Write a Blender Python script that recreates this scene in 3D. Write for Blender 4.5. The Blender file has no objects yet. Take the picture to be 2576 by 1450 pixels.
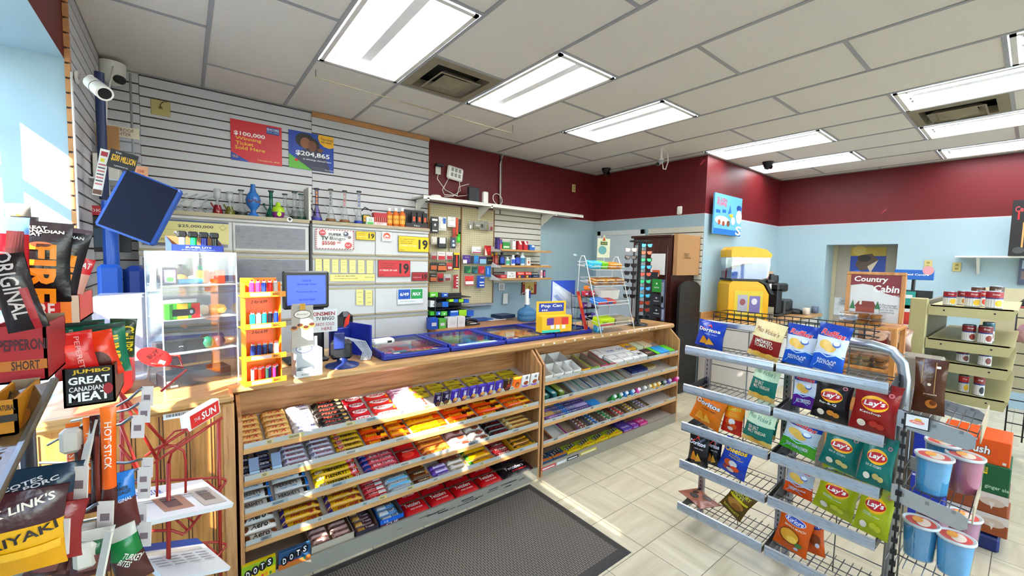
import bpy, math, random
from mathutils import Vector, Matrix, noise
PI = math.pi
scene = bpy.context.scene
COL = scene.collection
rnd = random.Random(7)
# ---------------------------------------------------------------- camera
CAMZ = 1.6
FPX = 1040.4
YAW, PITCH, ROLL = 0.9013, -0.0666, 0.0232
_f = Vector((math.cos(YAW)*math.cos(PITCH), math.sin(YAW)*math.cos(PITCH), math.sin(PITCH)))
_r = Vector((math.sin(YAW), -math.cos(YAW), 0)); _u = _r.cross(_f)
_r2 = _r*math.cos(ROLL)+_u*math.sin(ROLL); _u2 = _u*math.cos(ROLL)-_r*math.sin(ROLL)
cd = bpy.data.cameras.new('camera'); cam = bpy.data.objects.new('camera', cd); COL.objects.link(cam)
cd.sensor_width = 36; cd.sensor_fit = 'HORIZONTAL'; cd.lens = FPX/2576*36; cd.clip_start = 0.02; cd.clip_end = 100
cam.matrix_world = Matrix(((_r2.x, _u2.x, -_f.x, 0), (_r2.y, _u2.y, -_f.y, 0), (_r2.z, _u2.z, -_f.z, CAMZ), (0, 0, 0, 1)))
scene.camera = cam
def ray(px, py): return _r2*((px-1288)/FPX)+_u2*(-(py-725)/FPX)+_f
def _at(px, py, i, v):
    d = ray(px, py); o = Vector((0, 0, CAMZ)); return o+d*((v-o[i])/d[i])
def ax(px, py, X): return _at(px, py, 0, X)
def ay(px, py, Y): return _at(px, py, 1, Y)
def az(px, py, Z): return _at(px, py, 2, Z)
def fx(px, Y, z):
    lo, hi = -1.0, 12.0
    for _ in range(40):
        m = (lo+hi)/2; P = Vector((m, Y, z-CAMZ)); c = P.dot(_f)
        x = 1288+FPX*P.dot(_r2)/c if c > 0 else -9999
        if x < px: lo = m
        else: hi = m
    return (lo+hi)/2
# ---------------------------------------------------------------- world, sun, exposure
scene.view_settings.view_transform = 'Standard'; scene.view_settings.look = 'None'
scene.view_settings.exposure = 0.85; scene.view_settings.gamma = 1.0; scene.view_settings.use_curve_mapping = False
w = bpy.data.worlds.new('sky'); scene.world = w; w.use_nodes = True
nt = w.node_tree; bg = nt.nodes['Background']
sky = nt.nodes.new('ShaderNodeTexSky'); sky.sky_type = 'NISHITA'; sky.sun_disc = False; sky.sun_elevation = math.radians(34)
nt.links.new(sky.outputs[0], bg.inputs[0]); bg.inputs[1].default_value = 2.6
SUN = Vector((1.0, 0.8, -0.85)).normalized()
sd = bpy.data.lights.new('sun', 'SUN'); sd.energy = 34; sd.angle = 0.009; sd.color = (1, 0.93, 0.82)
so = bpy.data.objects.new('sun', sd); COL.objects.link(so); so.rotation_euler = SUN.to_track_quat('-Z', 'Y').to_euler()
# ---------------------------------------------------------------- materials
def lin(c):
    if isinstance(c, str):
        c = c.lstrip('#'); c = [int(c[i:i+2], 16)/255 for i in (0, 2, 4)]
    return [((x+0.055)/1.055)**2.4 if x > 0.04045 else x/12.92 for x in c]
MT = {}
def mk(name, col, rough=0.5, metal=0.0, trans=0.0, emit=0.0, var=0.06, nscale=18.0, bump=0.0, ior=1.45, alpha=1.0, spec=0.5, sheen=0):
    if name in MT: return MT[name]
    m = bpy.data.materials.new(name); m.use_nodes = True; t = m.node_tree; b = t.nodes['Principled BSDF']
    c = lin(col); b.inputs['Roughness'].default_value = rough; b.inputs['Metallic'].default_value = metal
    b.inputs['Transmission Weight'].default_value = trans; b.inputs['IOR'].default_value = ior
    b.inputs['Alpha'].default_value = alpha; b.inputs['Specular IOR Level'].default_value = spec
    tc = t.nodes.new('ShaderNodeTexCoord'); n = t.nodes.new('ShaderNodeTexNoise'); n.inputs['Scale'].default_value = nscale
    n.inputs['Detail'].default_value = 3
    t.links.new(tc.outputs['Object'], n.inputs['Vector'])
    if var > 0:
        r = t.nodes.new('ShaderNodeMapRange'); r.inputs[3].default_value = 1-var; r.inputs[4].default_value = 1+var
        t.links.new(n.outputs[0], r.inputs[0])
        v = t.nodes.new('ShaderNodeVectorMath'); v.operation = 'SCALE'; v.inputs[0].default_value = c
        t.links.new(r.outputs[0], v.inputs['Scale']); t.links.new(v.outputs[0], b.inputs['Base Color'])
        if emit: t.links.new(v.outputs[0], b.inputs['Emission Color'])
    else:
        b.inputs['Base Color'].default_value = (*c, 1)
    if emit: b.inputs['Emission Color'].default_value = (*c, 1); b.inputs['Emission Strength'].default_value = emit
    if bump:
        bp = t.nodes.new('ShaderNodeBump'); bp.inputs['Strength'].default_value = bump; bp.inputs['Distance'].default_value = 0.004
        t.links.new(n.outputs[0], bp.inputs['Height']); t.links.new(bp.outputs[0], b.inputs['Normal'])
    MT[name] = m; return m
def vivid(c, s=1.22):
    v = [int(c[i:i+2], 16)/255 for i in (1, 3, 5)]; m = sum(v)/3; v = [min(1, max(0, m+(x-m)*s)) for x in v]
    return '#%02x%02x%02x' % tuple(int(x*255) for x in v)
def K(col, rough=0.42, **k):   # printed colour
    col = vivid(col)
    nm = 'print_'+col.lstrip('#')+('' if rough == 0.42 else '_%d' % (rough*100))
    return mk(nm, col, rough, **k)
def F(col):
    col = vivid(col); return mk('foil_'+col.lstrip('#'), col, 0.24, bump=0.35, nscale=45, var=0.10)
def clear(name, tint='#ffffff', a=0.12, rough=0.03):
    if name in MT: return MT[name]
    m = bpy.data.materials.new(name); m.use_nodes = True; t = m.node_tree; t.nodes.clear()
    o = t.nodes.new('ShaderNodeOutputMaterial'); mx = t.nodes.new('ShaderNodeMixShader'); tr = t.nodes.new('ShaderNodeBsdfTransparent')
    g = t.nodes.new('ShaderNodeBsdfPrincipled' if a > .17 else 'ShaderNodeBsdfGlossy'); g.inputs['Base Color' if a > .17 else 'Color'].default_value = (*lin(tint), 1); g.inputs['Roughness'].default_value = rough
    tr.inputs[0].default_value = (*[min(1, 0.35+0.65*x) if a > 0.2 else 0.6+0.4*x for x in lin(tint)], 1)
    lw = t.nodes.new('ShaderNodeLayerWeight'); lw.inputs[0].default_value = 0.25
    n = t.nodes.new('ShaderNodeTexNoise'); n.inputs['Scale'].default_value = 9
    r = t.nodes.new('ShaderNodeMapRange'); r.inputs[3].default_value = a*0.7; r.inputs[4].default_value = a*1.3
    ad = t.nodes.new('ShaderNodeMath'); ad.operation = 'MULTIPLY_ADD'; ad.inputs[1].default_value = 0.45
    ad.use_clamp = True
    t.links.new(n.outputs[0], r.inputs[0]); t.links.new(lw.outputs['Fresnel'], ad.inputs[0]); t.links.new(r.outputs[0], ad.inputs[2])
    t.links.new(ad.outputs[0], mx.inputs[0]); t.links.new(tr.outputs[0], mx.inputs[1]); t.links.new(g.outputs[0], mx.inputs[2]); t.links.new(mx.outputs[0], o.inputs[0])
    MT[name] = m; return m
def nodemat(name, rough=0.5, metal=0):
    m = bpy.data.materials.new(name); m.use_nodes = True; t = m.node_tree; b = t.nodes['Principled BSDF']
    b.inputs['Roughness'].default_value = rough; b.inputs['Metallic'].default_value = metal; MT[name] = m
    return m, t, b
def ramp(t, stops, src):
    r = t.nodes.new('ShaderNodeValToRGB'); e = r.color_ramp.elements
    for i, (p, c) in enumerate(stops):
        q = e[i] if i < 2 else e.new(p)
        q.position = p; q.color = (*lin(c), 1)
    t.links.new(src, r.inputs[0]); return r
def wood(name, c1, c2, c3, axis, rough=0.38, sc=1.0):
    m, t, b = nodemat(name, rough); tc = t.nodes.new('ShaderNodeTexCoord'); mp = t.nodes.new('ShaderNodeMapping')
    s = [26*sc, 26*sc, 26*sc]; s['XYZ'.index(axis)] = 1.6*sc
    mp.inputs['Scale'].default_value = s; t.links.new(tc.outputs['Object'], mp.inputs[0])
    n = t.nodes.new('ShaderNodeTexNoise'); n.inputs['Scale'].default_value = 1.6; n.inputs['Detail'].default_value = 8; n.inputs['Distortion'].default_value = 0.7
    t.links.new(mp.outputs[0], n.inputs['Vector'])
    n2 = t.nodes.new('ShaderNodeTexNoise'); n2.inputs['Scale'].default_value = 7; n2.inputs['Detail'].default_value = 5; t.links.new(mp.outputs[0], n2.inputs['Vector'])
    a = t.nodes.new('ShaderNodeMath'); a.operation = 'MULTIPLY_ADD'; a.inputs[1].default_value = 0.35
    t.links.new(n2.outputs[0], a.inputs[0]); t.links.new(n.outputs[0], a.inputs[2])
    r = ramp(t, [(0.42, c1), (0.64, c2), (0.85, c3)], a.outputs[0]); t.links.new(r.outputs[0], b.inputs['Base Color'])
    bp = t.nodes.new('ShaderNodeBump'); bp.inputs['Strength'].default_value = 0.12; bp.inputs['Distance'].default_value = 0.002
    t.links.new(a.outputs[0], bp.inputs['Height']); t.links.new(bp.outputs[0], b.inputs['Normal']); return m
OAK = wood('oak_veneer', '#7a4a24', '#ab7544', '#c08a58', 'X')
OAKZ = wood('oak_panel', '#84552e', '#b17e4e', '#c8945f', 'Z')
PINE = wood('counter_top_wood', '#8a5f33', '#b68a55', '#c79c68', 'X', 0.28)
KNOT = wood('knotty_pine', '#80501f', '#b27a3c', '#c48c4c', 'Z', 0.35, 0.7)
MAHOG = wood('mahogany', '#26100d', '#3a1814', '#4a221c', 'Z', 0.35)
LIPW = wood('shelf_lip_wood', '#8a5c30', '#b9874f', '#c9985e', 'X', 0.35)
STANDW = wood('display_wood', '#9c5f2c', '#c08040', '#cf9250', 'Z', 0.4)
SHELFB = mk('shelf_laminate', '#b9aea2', 0.45, var=0.05)
WHITE = mk('white_plastic', '#e8e6df', 0.35); BLACK = mk('black_plastic', '#16161a', 0.4); GREY = mk('grey_plastic', '#8c8f92', 0.45)
CHROME = mk('chrome', '#c9cdd2', 0.18, 1.0); STEEL = mk('steel', '#9a9da2', 0.32, 0.9, bump=0.1); DSTEEL = mk('dark_steel', '#4a4c50', 0.4, 0.8)
CARD = mk('cardboard', '#a2784e', 0.8); CARDI = mk('card_inside', '#8f7a62', 0.85); WCARD = mk('white_card', '#dcdad4', 0.6)
ALU = mk('brushed_aluminium', '#b4bac0', 0.3, 0.75, bump=0.08, nscale=60)
REDW = mk('red_wire', '#9e231c', 0.35); WIREW = mk('white_wire', '#e4e4e0', 0.3); WIREB = mk('black_wire', '#1b1c1e', 0.4); WIREG = mk('grey_wire', '#77797c', 0.3, 0.8)
PAPER = mk('paper', '#dedfe0', 0.7); CREAM = mk('cream_paper', '#e6dc9c', 0.65)
MARK = '#1c1c22'
# ---------------------------------------------------------------- mesh builder
_txt = {}
def textgeo(s, bold=0.0, shear=0.0):
    k = (s, bold, shear)
    if k in _txt: return _txt[k]
    cu = bpy.data.curves.new('t', 'FONT'); cu.body = s; cu.offset = bold; cu.shear = shear; cu.resolution_u = 2; cu.fill_mode = 'FRONT'; cu.space_line = 0.85
    o = bpy.data.objects.new('t', cu); me = bpy.data.meshes.new_from_object(o)
    vs = [v.co.copy() for v in me.vertices]; fs = [tuple(p.vertices) for p in me.polygons]
    bpy.data.objects.remove(o); bpy.data.curves.remove(cu); bpy.data.meshes.remove(me)
    if vs:
        x0 = min(v.x for v in vs); x1 = max(v.x for v in vs); y0 = min(v.y for v in vs); y1 = max(v.y for v in vs)
    else: x0 = y0 = 0; x1 = y1 = 1
    _txt[k] = (vs, fs, x0, x1, y0, y1); return _txt[k]
def T(x, y, z, rx=0, ry=0, rz=0):
    return Matrix.Translation((x, y, z)) @ Matrix.Rotation(rz, 4, 'Z') @ Matrix.Rotation(ry, 4, 'Y') @ Matrix.Rotation(rx, 4, 'X')
ID = Matrix.Identity(4)
def frame(o, ux, uy):    # local x,y axes on a surface, z = normal
    ux = Vector(ux).normalized(); uy = Vector(uy); uz = ux.cross(uy).normalized(); uy = uz.cross(ux)
    m = Matrix.Identity(4)
    for i in range(3): m[i][0] = ux[i]; m[i][1] = uy[i]; m[i][2] = uz[i]; m[i][3] = o[i]
    return m
class MB:
    def __init__(s): s.v = []; s.f = []; s.m = []; s.mats = []; s.sm = []; s.M = ID
    def mi(s, m):
        if isinstance(m, str): m = K(m)
        if m not in s.mats: s.mats.append(m)
        return s.mats.index(m)
    def add(s, vs, fs, m, smooth=False, M=None):
        b = len(s.v); X = s.M if M is None else s.M @ M; i = s.mi(m)
        s.v += [X @ Vector(v) for v in vs]
        for f in fs: s.f.append(tuple(b+j for j in f)); s.m.append(i); s.sm.append(smooth)
        return s
    def box(s, a, b, m, M=None, bev=0.0):
        x0, y0, z0 = [min(a[i], b[i]) for i in range(3)]; x1, y1, z1 = [max(a[i], b[i]) for i in range(3)]
        if bev <= 0:
            v = [(x0, y0, z0), (x1, y0, z0), (x1, y1, z0), (x0, y1, z0), (x0, y0, z1), (x1, y0, z1), (x1, y1, z1), (x0, y1, z1)]
            return s.add(v, [(0, 3, 2, 1), (4, 5, 6, 7), (0, 1, 5, 4), (1, 2, 6, 5), (2, 3, 7, 6), (3, 0, 4, 7)], m, M=M)
        e = min(bev, (x1-x0)/2.1, (y1-y0)/2.1, (z1-z0)/2.1)
        v = []; 
        for z, q in ((z0, e), (z0+e, 0), (z1-e, 0), (z1, e)):
            A, B, Cc, D = x0+q, x1-q, y0+q, y1-q
            if q: v += [(A, Cc, z), (B, Cc, z), (B, D, z), (A, D, z)]*1
            else: v += [(x0+e, y0, z), (x1-e, y0, z), (x1, y0+e, z), (x1, y1-e, z), (x1-e, y1, z), (x0+e, y1, z), (x0, y1-e, z), (x0, y0+e, z)]
        f = [(0, 3, 2, 1), (20, 21, 22, 23)]
        L, H = 4, 12
        for i in range(8): f.append((L+i, L+(i+1) % 8, H+(i+1) % 8, H+i))
        for c, (p, q) in enumerate(((0, 1), (2, 3), (4, 5), (6, 7))):
            n = (c+1) % 4
            f.append((c, n, L+q, L+p)); f.append((n, L+(q+1) % 8, L+q))
            f.append((20+c, H+p, H+q, 20+n)); f.append((20+n, H+q, H+(q+1) % 8))
        return s.add(v, f, m, M=M)
    def cyl(s, p0, p1, r0, m, r1=None, n=12, caps=True, smooth=True):
        p0 = Vector(p0); p1 = Vector(p1); d = (p1-p0); r1 = r0 if r1 is None else r1
        q = d.to_track_quat('Z', 'Y').to_matrix()
        v = []
        for p, r in ((p0, r0), (p1, r1)):
            for i in range(n):
                a = 2*PI*i/n; v.append(p+q @ Vector((math.cos(a)*r, math.sin(a)*r, 0)))
        s.add(v, [(i, (i+1) % n, n+(i+1) % n, n+i) for i in range(n)], m, smooth)
        if caps: s.add(v, [tuple(range(n-1, -1, -1)), tuple(range(n, 2*n))], m)
        return s
    def lathe(s, prof, m, n=16, M=None, sm=True):
        v = []
        for r, z in prof:
            for i in range(n): a = 2*PI*i/n; v.append((r*math.cos(a), r*math.sin(a), z))
        f = []
        for k in range(len(prof)-1):
            for i in range(n): f.append((k*n+i, k*n+(i+1) % n, (k+1)*n+(i+1) % n, (k+1)*n+i))
        s.add(v, f, m, sm, M)
        if prof[0][0] > 1e-4: s.add(v[:n], [tuple(range(n-1, -1, -1))], m, False, M)
        if prof[-1][0] > 1e-4: s.add(v[-n:], [tuple(range(n))], m, False, M)
        return s
    def tube(s, pts, r, m, n=6, closed=False):
        pts = [Vector(p) for p in pts]; N = len(pts); v = []
        up = Vector((0, 0, 1)); prev = None
        for i, p in enumerate(pts):
            a = pts[(i-1) % N] if (closed or i > 0) else p; b = pts[(i+1) % N] if (closed or i < N-1) else p
            d = (b-a).normalized()
            if prev is None: x = d.cross(up if abs(d.z) < 0.9 else Vector((1, 0, 0))).normalized()
            else: x = (prev-d*prev.dot(d)).normalized()
            prev = x; y = d.cross(x)
            for k in range(n): t = 2*PI*k/n; v.append(p+x*math.cos(t)*r+y*math.sin(t)*r)
        f = []
        for i in range(N if closed else N-1):
            j = (i+1) % N
            for k in range(n): f.append((i*n+k, i*n+(k+1) % n, j*n+(k+1) % n, j*n+k))
        if not closed: f += [tuple(range(n-1, -1, -1)), tuple(range((N-1)*n, N*n))]
        return s.add(v, f, m, True)
    def prism(s, p2, d, m, M=None, m2=None):   # polygon in local xy, thickness d along +z (top face at z=d)
        n = len(p2); v = [(x, y, 0) for x, y in p2]+[(x, y, d) for x, y in p2]
        s.add(v, [tuple(range(n-1, -1, -1))]+[(i, (i+1) % n, n+(i+1) % n, n+i) for i in range(n)], m, M=M)
        return s.add(v, [tuple(range(n, 2*n))], m2 or m, M=M)
    def rect(s, x0, y0, x1, y1, m, M=None, e=0.0, surf=None, nx=1, ny=1):
        v = []; f = []
        for j in range(ny+1):
            for i in range(nx+1):
                x = x0+(x1-x0)*i/nx; y = y0+(y1-y0)*j/ny; v.append(surf(x, y, e) if surf else (x, y, e))
        for j in range(ny):
            for i in range(nx): a = j*(nx+1)+i; f.append((a, a+1, a+nx+2, a+nx+1))
        return s.add(v, f, m, M=M)
    def disc(s, cx, cy, rx, ry, m, M=None, e=0.0, surf=None, n=20, rot=0, rings=3):
        S = surf or (lambda x, y, e: (x, y, e)); c, q = math.cos(rot), math.sin(rot)
        v = [S(cx, cy, e)]; f = []
        R = rings if surf else 1
        for k in range(1, R+1):
            for i in range(n):
                a = 2*PI*i/n; x = rx*k/R*math.cos(a); y = ry*k/R*math.sin(a); v.append(S(cx+x*c-y*q, cy+x*q+y*c, e))
        for i in range(n): f.append((0, 1+i, 1+(i+1) % n))
        for k in range(1, R):
            for i in range(n): a = 1+(k-1)*n; f.append((a+i, a+n+i, a+n+(i+1) % n, a+(i+1) % n))
        return s.add(v, f, m, M=M)
    def pol(s, pts, m, M=None, e=0.0, surf=None):
        S = surf or (lambda x, y, e: (x, y, e))
        return s.add([S(x, y, e) for x, y in pts], [tuple(range(len(pts)))], m, M=M)
    def text(s, t, cx, cy, w, h, m, M=None, e=0.001, surf=None, bold=0.012, shear=0, rot=0):
        vs, fs, x0, x1, y0, y1 = textgeo(t, bold*.4, shear); S = surf or (lambda x, y, e: (x, y, e))
        c, q = math.cos(rot), math.sin(rot); o = []
        for v in vs:
            x = ((v.x-x0)/(x1-x0)-0.5)*w; y = ((v.y-y0)/(y1-y0)-0.5)*h; o.append(S(cx+x*c-y*q, cy+x*q+y*c, e))
        return s.add(o, fs, m, M=M)
    def mesh(s, name):
        me = bpy.data.meshes.new(name); me.from_pydata([tuple(v) for v in s.v], [], s.f)
        for m in s.mats: me.materials.append(m)
        me.polygons.foreach_set('material_index', s.m); me.polygons.foreach_set('use_smooth', s.sm); me.update(); return me
    def build(s, name, parent=None, loc=None, label=None, cat=None, group=None, kind=None, rz=None):
        return place(s.mesh(name), name, parent, loc, label, cat, group, kind, rz)
def place(me, name, parent=None, loc=None, label=None, cat=None, group=None, kind=None, rz=None):
    o = bpy.data.objects.new(name, me); COL.objects.link(o)
    if parent is not None: o.parent = parent
    if loc is not None: o.location = loc
    if rz is not None: o.rotation_euler = rz if hasattr(rz, '__len__') else (0, 0, rz)
    return tag(o, label, cat, group, kind)
def tag(o, label=None, cat=None, group=None, kind=None):
    if label: o['label'] = label if len(label.split()) > 3 else label+' on the pegboard'
    if cat: o['category'] = cat
    if group: o['group'] = group
    if kind: o['kind'] = kind
    return o
def thing(name, loc=(0, 0, 0), label=None, cat=None, group=None, rz=None):
    return place(None, name, None, loc, label, cat, group, None, rz)
def dup(o, loc=None, rz=None, label=None, group=None, parent=None):
    c = o.copy(); COL.objects.link(c)
    if parent is not None: c.parent = parent
    if loc is not None: c.location = loc
    if rz is not None: c.rotation_euler = rz if hasattr(rz, '__len__') else (0, 0, rz)
    if label: c['label'] = label
    if group: c['group'] = group
    for ch in list(o.children): dup(ch, parent=c)
    return c
ORD = ['first', 'second', 'third', 'fourth', 'fifth', 'sixth', 'seventh', 'eighth', 'ninth', 'tenth', 'eleventh', 'twelfth']
# ---------------------------------------------------------------- room shell
CZ = 2.991; BY = 4.448; LX = -0.47; WBX = 5.181; WCY = 2.648; FX = 7.60; RB = 2.256
MAROON = mk('maroon_paint', '#65191e', 0.45, var=0.05, nscale=5, bump=0.05, spec=.35)
BLUEP = mk('pale_blue_paint', '#9cb5c0', 0.5, var=0.03, nscale=4, bump=0.05)
PINKL = K('#d9b7b4')
def twotone(name, pts, zs=RB, z1=CZ, z0=0.0):
    b = MB()
    for (x0, y0), (x1, y1) in zip(pts, pts[1:]):
        for a, c, m in ((z0, zs-0.006, BLUEP), (zs-0.006, zs, PINKL), (zs, z1, MAROON)):
            if c > a: b.add([(x0, y0, a), (x1, y1, a), (x1, y1, c), (x0, y0, c)], [(0, 1, 2, 3)], m)
    return b.build(name, kind='structure')
twotone('wall_back', [(LX-0.6, BY), (WBX, BY)])
twotone('wall_partition', [(WBX, BY), (WBX, WCY)])
twotone('wall_side', [(WBX, WCY), (FX, WCY)])
# far wall with the door alcove
A0, A1, AZ = 1.985, 1.186, 1.945
twotone('wall_far', [(FX, WCY), (FX, A0)]); twotone('wall_far', [(FX, A1), (FX, -4.5)])
twotone('wall_far', [(FX, A0), (FX, A1)], z0=AZ)
b = MB(); AD = 0.42
for p, q in (((FX, A0), (FX+AD, A0)), ((FX+AD, A1), (FX, A1))):
    b.add([(p[0], p[1], 0), (q[0], q[1], 0), (q[0], q[1], AZ), (p[0], p[1], AZ)], [(0, 1, 2, 3)], BLUEP)
b.add([(FX, A0, AZ), (FX+AD, A0, AZ), (FX+AD, A1, AZ), (FX, A1, AZ)], [(0, 1, 2, 3)], BLUEP)
b.build('wall_alcove', kind='structure')
DOORG = mk('grey_door_paint', '#a39c8f', 0.5, var=0.04)
b = MB(); b.box((FX+AD-0.02, A1-0.05, 0), (FX+AD+0.03, A0+0.05, AZ), DOORG); b.box((FX+AD-0.05, A0-0.05, 0), (FX+AD-0.02, A0, AZ), K('#b7ad95'))
dr = b.build('door_1', kind='structure')
b = MB(); 
for z in (1.055, 1.105): b.box((FX+AD-0.07, 1.86, z), (FX+AD-0.045, 1.25, z+0.022), ALU)
b.box((FX+AD-0.05, 1.84, 1.04), (FX+AD-0.02, 1.80, 1.14), ALU); b.build('door_handle', dr)
twotone('wall_rear', [(FX, -4.5), (LX-0.6, -4.5)], z1=.7); twotone('wall_rear', [(FX, -4.5), (LX-0.6, -4.5)], z0=2.6)
b = MB()  # unseen shopfront window, added so sky light reaches the left side
for k in range(9): b.box((LX-.6+k*1.06, -4.53, .7), (LX-.53+k*1.06, -4.47, 2.6), WHITE)
b.box((LX-.6, -4.53, .7), (FX, -4.47, .76), WHITE); b.box((LX-.6, -4.53, 2.54), (FX, -4.47, 2.6), WHITE); o = b.build('fill_window', kind='structure')
MB().box((LX-.6, -4.503, .76), (FX, -4.5, 2.54), clear('fill_window_glass', '#ffffff', .03)).build('glass', o)
# left wall: maroon above the window bay, bay jamb and soffit in the wall blue
WX = -0.98; WY0, WY1 = -1.0, 3.215; WZ0, WZ1 = 0.85, 2.595
b = MB()
def quadx(x, y0, y1, z0, z1, m): b.add([(x, y0, z0), (x, y1, z0), (x, y1, z1), (x, y0, z1)], [(0, 1, 2, 3)], m)
quadx(LX, WY0, WY1, WZ1, CZ, MAROON); quadx(LX, WY0, WY1, 0, WZ0, BLUEP); quadx(LX, -4.5, WY0, 0, CZ, BLUEP); quadx(LX, WY1, BY, 0, CZ, MAROON)
b.add([(LX, WY0, WZ1), (LX, WY1, WZ1), (WX, WY1, WZ1), (WX, WY0, WZ1)], [(0, 1, 2, 3)], BLUEP)
b.add([(LX, WY0, WZ0), (LX, WY1, WZ0), (WX, WY1, WZ0), (WX, WY0, WZ0)], [(0, 1, 2, 3)], BLUEP)
for y in (WY0, WY1): b.add([(LX, y, WZ0), (WX, y, WZ0), (WX, y, WZ1), (LX, y, WZ1)], [(0, 1, 2, 3)], BLUEP)
quadx(WX-0.02, WY0-0.4, WY0, 0, CZ, BLUEP); quadx(WX-0.02, WY1, BY+0.2, 0, CZ, BLUEP); quadx(WX-0.02, WY0, WY1, 0, WZ0, BLUEP); quadx(WX-0.02, WY0, WY1, WZ1, CZ+0.2, BLUEP)
b.build('wall_left', kind='structure')
win = MB(); FR = K('#cfe0e6')
for y in (WY0, -0.25, 0.24, 0.80, 1.35, 1.9, 2.45, 2.95, WY1-0.03): win.box((WX-0.02, y, WZ0), (WX+0.015, y+0.03, WZ1), FR)
for z in (WZ0, 1.13, 1.49, 1.84, 2.2, WZ1-0.05): win.box((WX-0.02, WY0, z), (WX+0.015, WY1, z+0.035), FR)
wo = win.build('window_1', kind='structure')
MB().box((WX-0.005, WY0, WZ0), (WX, WY1, WZ1), clear('window_glass', '#ffffff', 0.03)).build('glass', wo)
# unseen sheets added inside the window to cut the sunlight into patches
for i, (y0, y1, z0, z1, d) in enumerate(((-0.95, 0.27, 0.9, 2.5, 'tall'), (0.27, 0.80, 0.9, 2.17, 'middle'), (0.83, 1.03, 0.9, 2.5, 'narrow'), (1.06, 1.34, 0.9, 1.93, 'short'), (1.38, 1.68, 0.9, 1.7, 'low'), (2.1, 2.80, 0.9, 2.55, 'broad'))):
    MB().box((WX+0.016, y0, z0), (WX+0.019, y1, z1), K('#c9cdd6')).build('sun_blocker', label='%s pale poster taped inside the left shop window' % d, cat='poster')
# floor: 12 inch vinyl tiles with streaks running in alternate directions
m, t, bs = nodemat('vinyl_tile', 0.33); tc = t.nodes.new('ShaderNodeTexCoord'); mp = t.nodes.new('ShaderNodeMapping')
mp.inputs['Location'].default_value = (-1.995/0.305, -1.268/0.305, 0); mp.inputs['Scale'].default_value = (1/0.305, 1/0.305, 1); t.links.new(tc.outputs['Object'], mp.inputs[0])
def node(kind, **k):
    n = t.nodes.new(kind)
    for a, v in k.items(): setattr(n, a, v)
    return n
def stretch(sx, sy):
    q = node('ShaderNodeMapping'); q.inputs['Scale'].default_value = (sx, sy, 1); t.links.new(mp.outputs[0], q.inputs[0])
    n = node('ShaderNodeTexNoise'); n.inputs['Scale'].default_value = 1.0; n.inputs['Detail'].default_value = 4; t.links.new(q.outputs[0], n.inputs['Vector']); return n.outputs[0]
na, nb = stretch(0.5, 5), stretch(5, 0.5)
ck = node('ShaderNodeTexChecker'); ck.inputs['Scale'].default_value = 1; ck.inputs[1].default_value = (1, 1, 1, 1); ck.inputs[2].default_value = (0, 0, 0, 1); t.links.new(mp.outputs[0], ck.inputs[0])
mx = node('ShaderNodeMix', data_type='FLOAT'); t.links.new(ck.outputs['Fac'], mx.inputs[0]); t.links.new(na, mx.inputs[2]); t.links.new(nb, mx.inputs[3])
rp = ramp(t, [(0.3, '#b3a98c'), (0.5, '#c4ba9e'), (0.7, '#d0c7ad')], mx.outputs[0])
vr = node('ShaderNodeVectorMath', operation='FRACTION'); t.links.new(mp.outputs[0], vr.inputs[0])
sx = node('ShaderNodeSeparateXYZ'); t.links.new(vr.outputs[0], sx.inputs[0])
mn = node('ShaderNodeMath', operation='MINIMUM'); t.links.new(sx.outputs[0], mn.inputs[0]); t.links.new(sx.outputs[1], mn.inputs[1])
lt = node('ShaderNodeMath', operation='LESS_THAN'); lt.inputs[1].default_value = 0.012; t.links.new(mn.outputs[0], lt.inputs[0])
m2 = node('ShaderNodeMix', data_type='RGBA'); t.links.new(lt.outputs[0], m2.inputs[0]); t.links.new(rp.outputs[0], m2.inputs[6]); m2.inputs[7].default_value = (*lin('#5d574b'), 1)
t.links.new(m2.outputs[2], bs.inputs['Base Color'])
MB().add([(LX-0.6, -4.5, 0), (FX+0.6, -4.5, 0), (FX+0.6, BY, 0), (LX-0.6, BY, 0)], [(0, 1, 2, 3)], m).build('floor', kind='structure')
# ceiling
TL = 0.6096; GX, GY = 0.758, 3.259
lights = [(0, 0), (2, 0), (4, 0), (7, 1), (9, 1), (6, 4), (8, 4), (10, 4), (5, 5), (0, 6), (2, 6), (9, 8), (6, 10), (2, 10)]
vents = [(1, 0, 1), (7, 4, 1)]
cut = [(u, u+1, v, v+2) for u, v in lights]+[(u, u+1, v, v+n) for u, v, n in vents]
tile = mk('ceiling_tile', '#e9e5de', 0.85, var=0.09, nscale=170, bump=0.25)
b = MB(); X0, X1, Y0, Y1 = LX-0.5, FX+0.1, -4.5, BY
for u in range(-3, 13):
    xa, xb = max(X0, GX+u*TL), min(X1, GX+(u+1)*TL)
    if xb <= xa: continue
    segs = sorted([(GY-c[3]*TL, GY-c[2]*TL) for c in cut if c[0] == u]); y = Y0
    for a, c in segs+[(Y1, Y1)]:
        if a > y: b.add([(xa, y, CZ), (xa, a, CZ), (xb, a, CZ), (xb, y, CZ)], [(0, 1, 2, 3)], tile)
        y = max(y, c)
b.build('ceiling', kind='structure')
b = MB(); TB = mk('grid_bar', '#a5a7ab', 0.4)
for u in range(-1, 12): b.box((GX+u*TL-0.012, Y0, CZ-0.006), (GX+u*TL+0.012, Y1, CZ+0.004), TB)
for u in range(-2, 12):
    for v in range(-2, 13):
        if (v-u) % 2 == 0 or (u, v) in ((1, 0), (7, 4)):
            y = GY-v*TL
            if Y0 < y < Y1: b.box((max(X0, GX+u*TL), y-0.012, CZ-0.005), (min(X1, GX+(u+1)*TL), y+0.012, CZ+0.004), TB)
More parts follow.
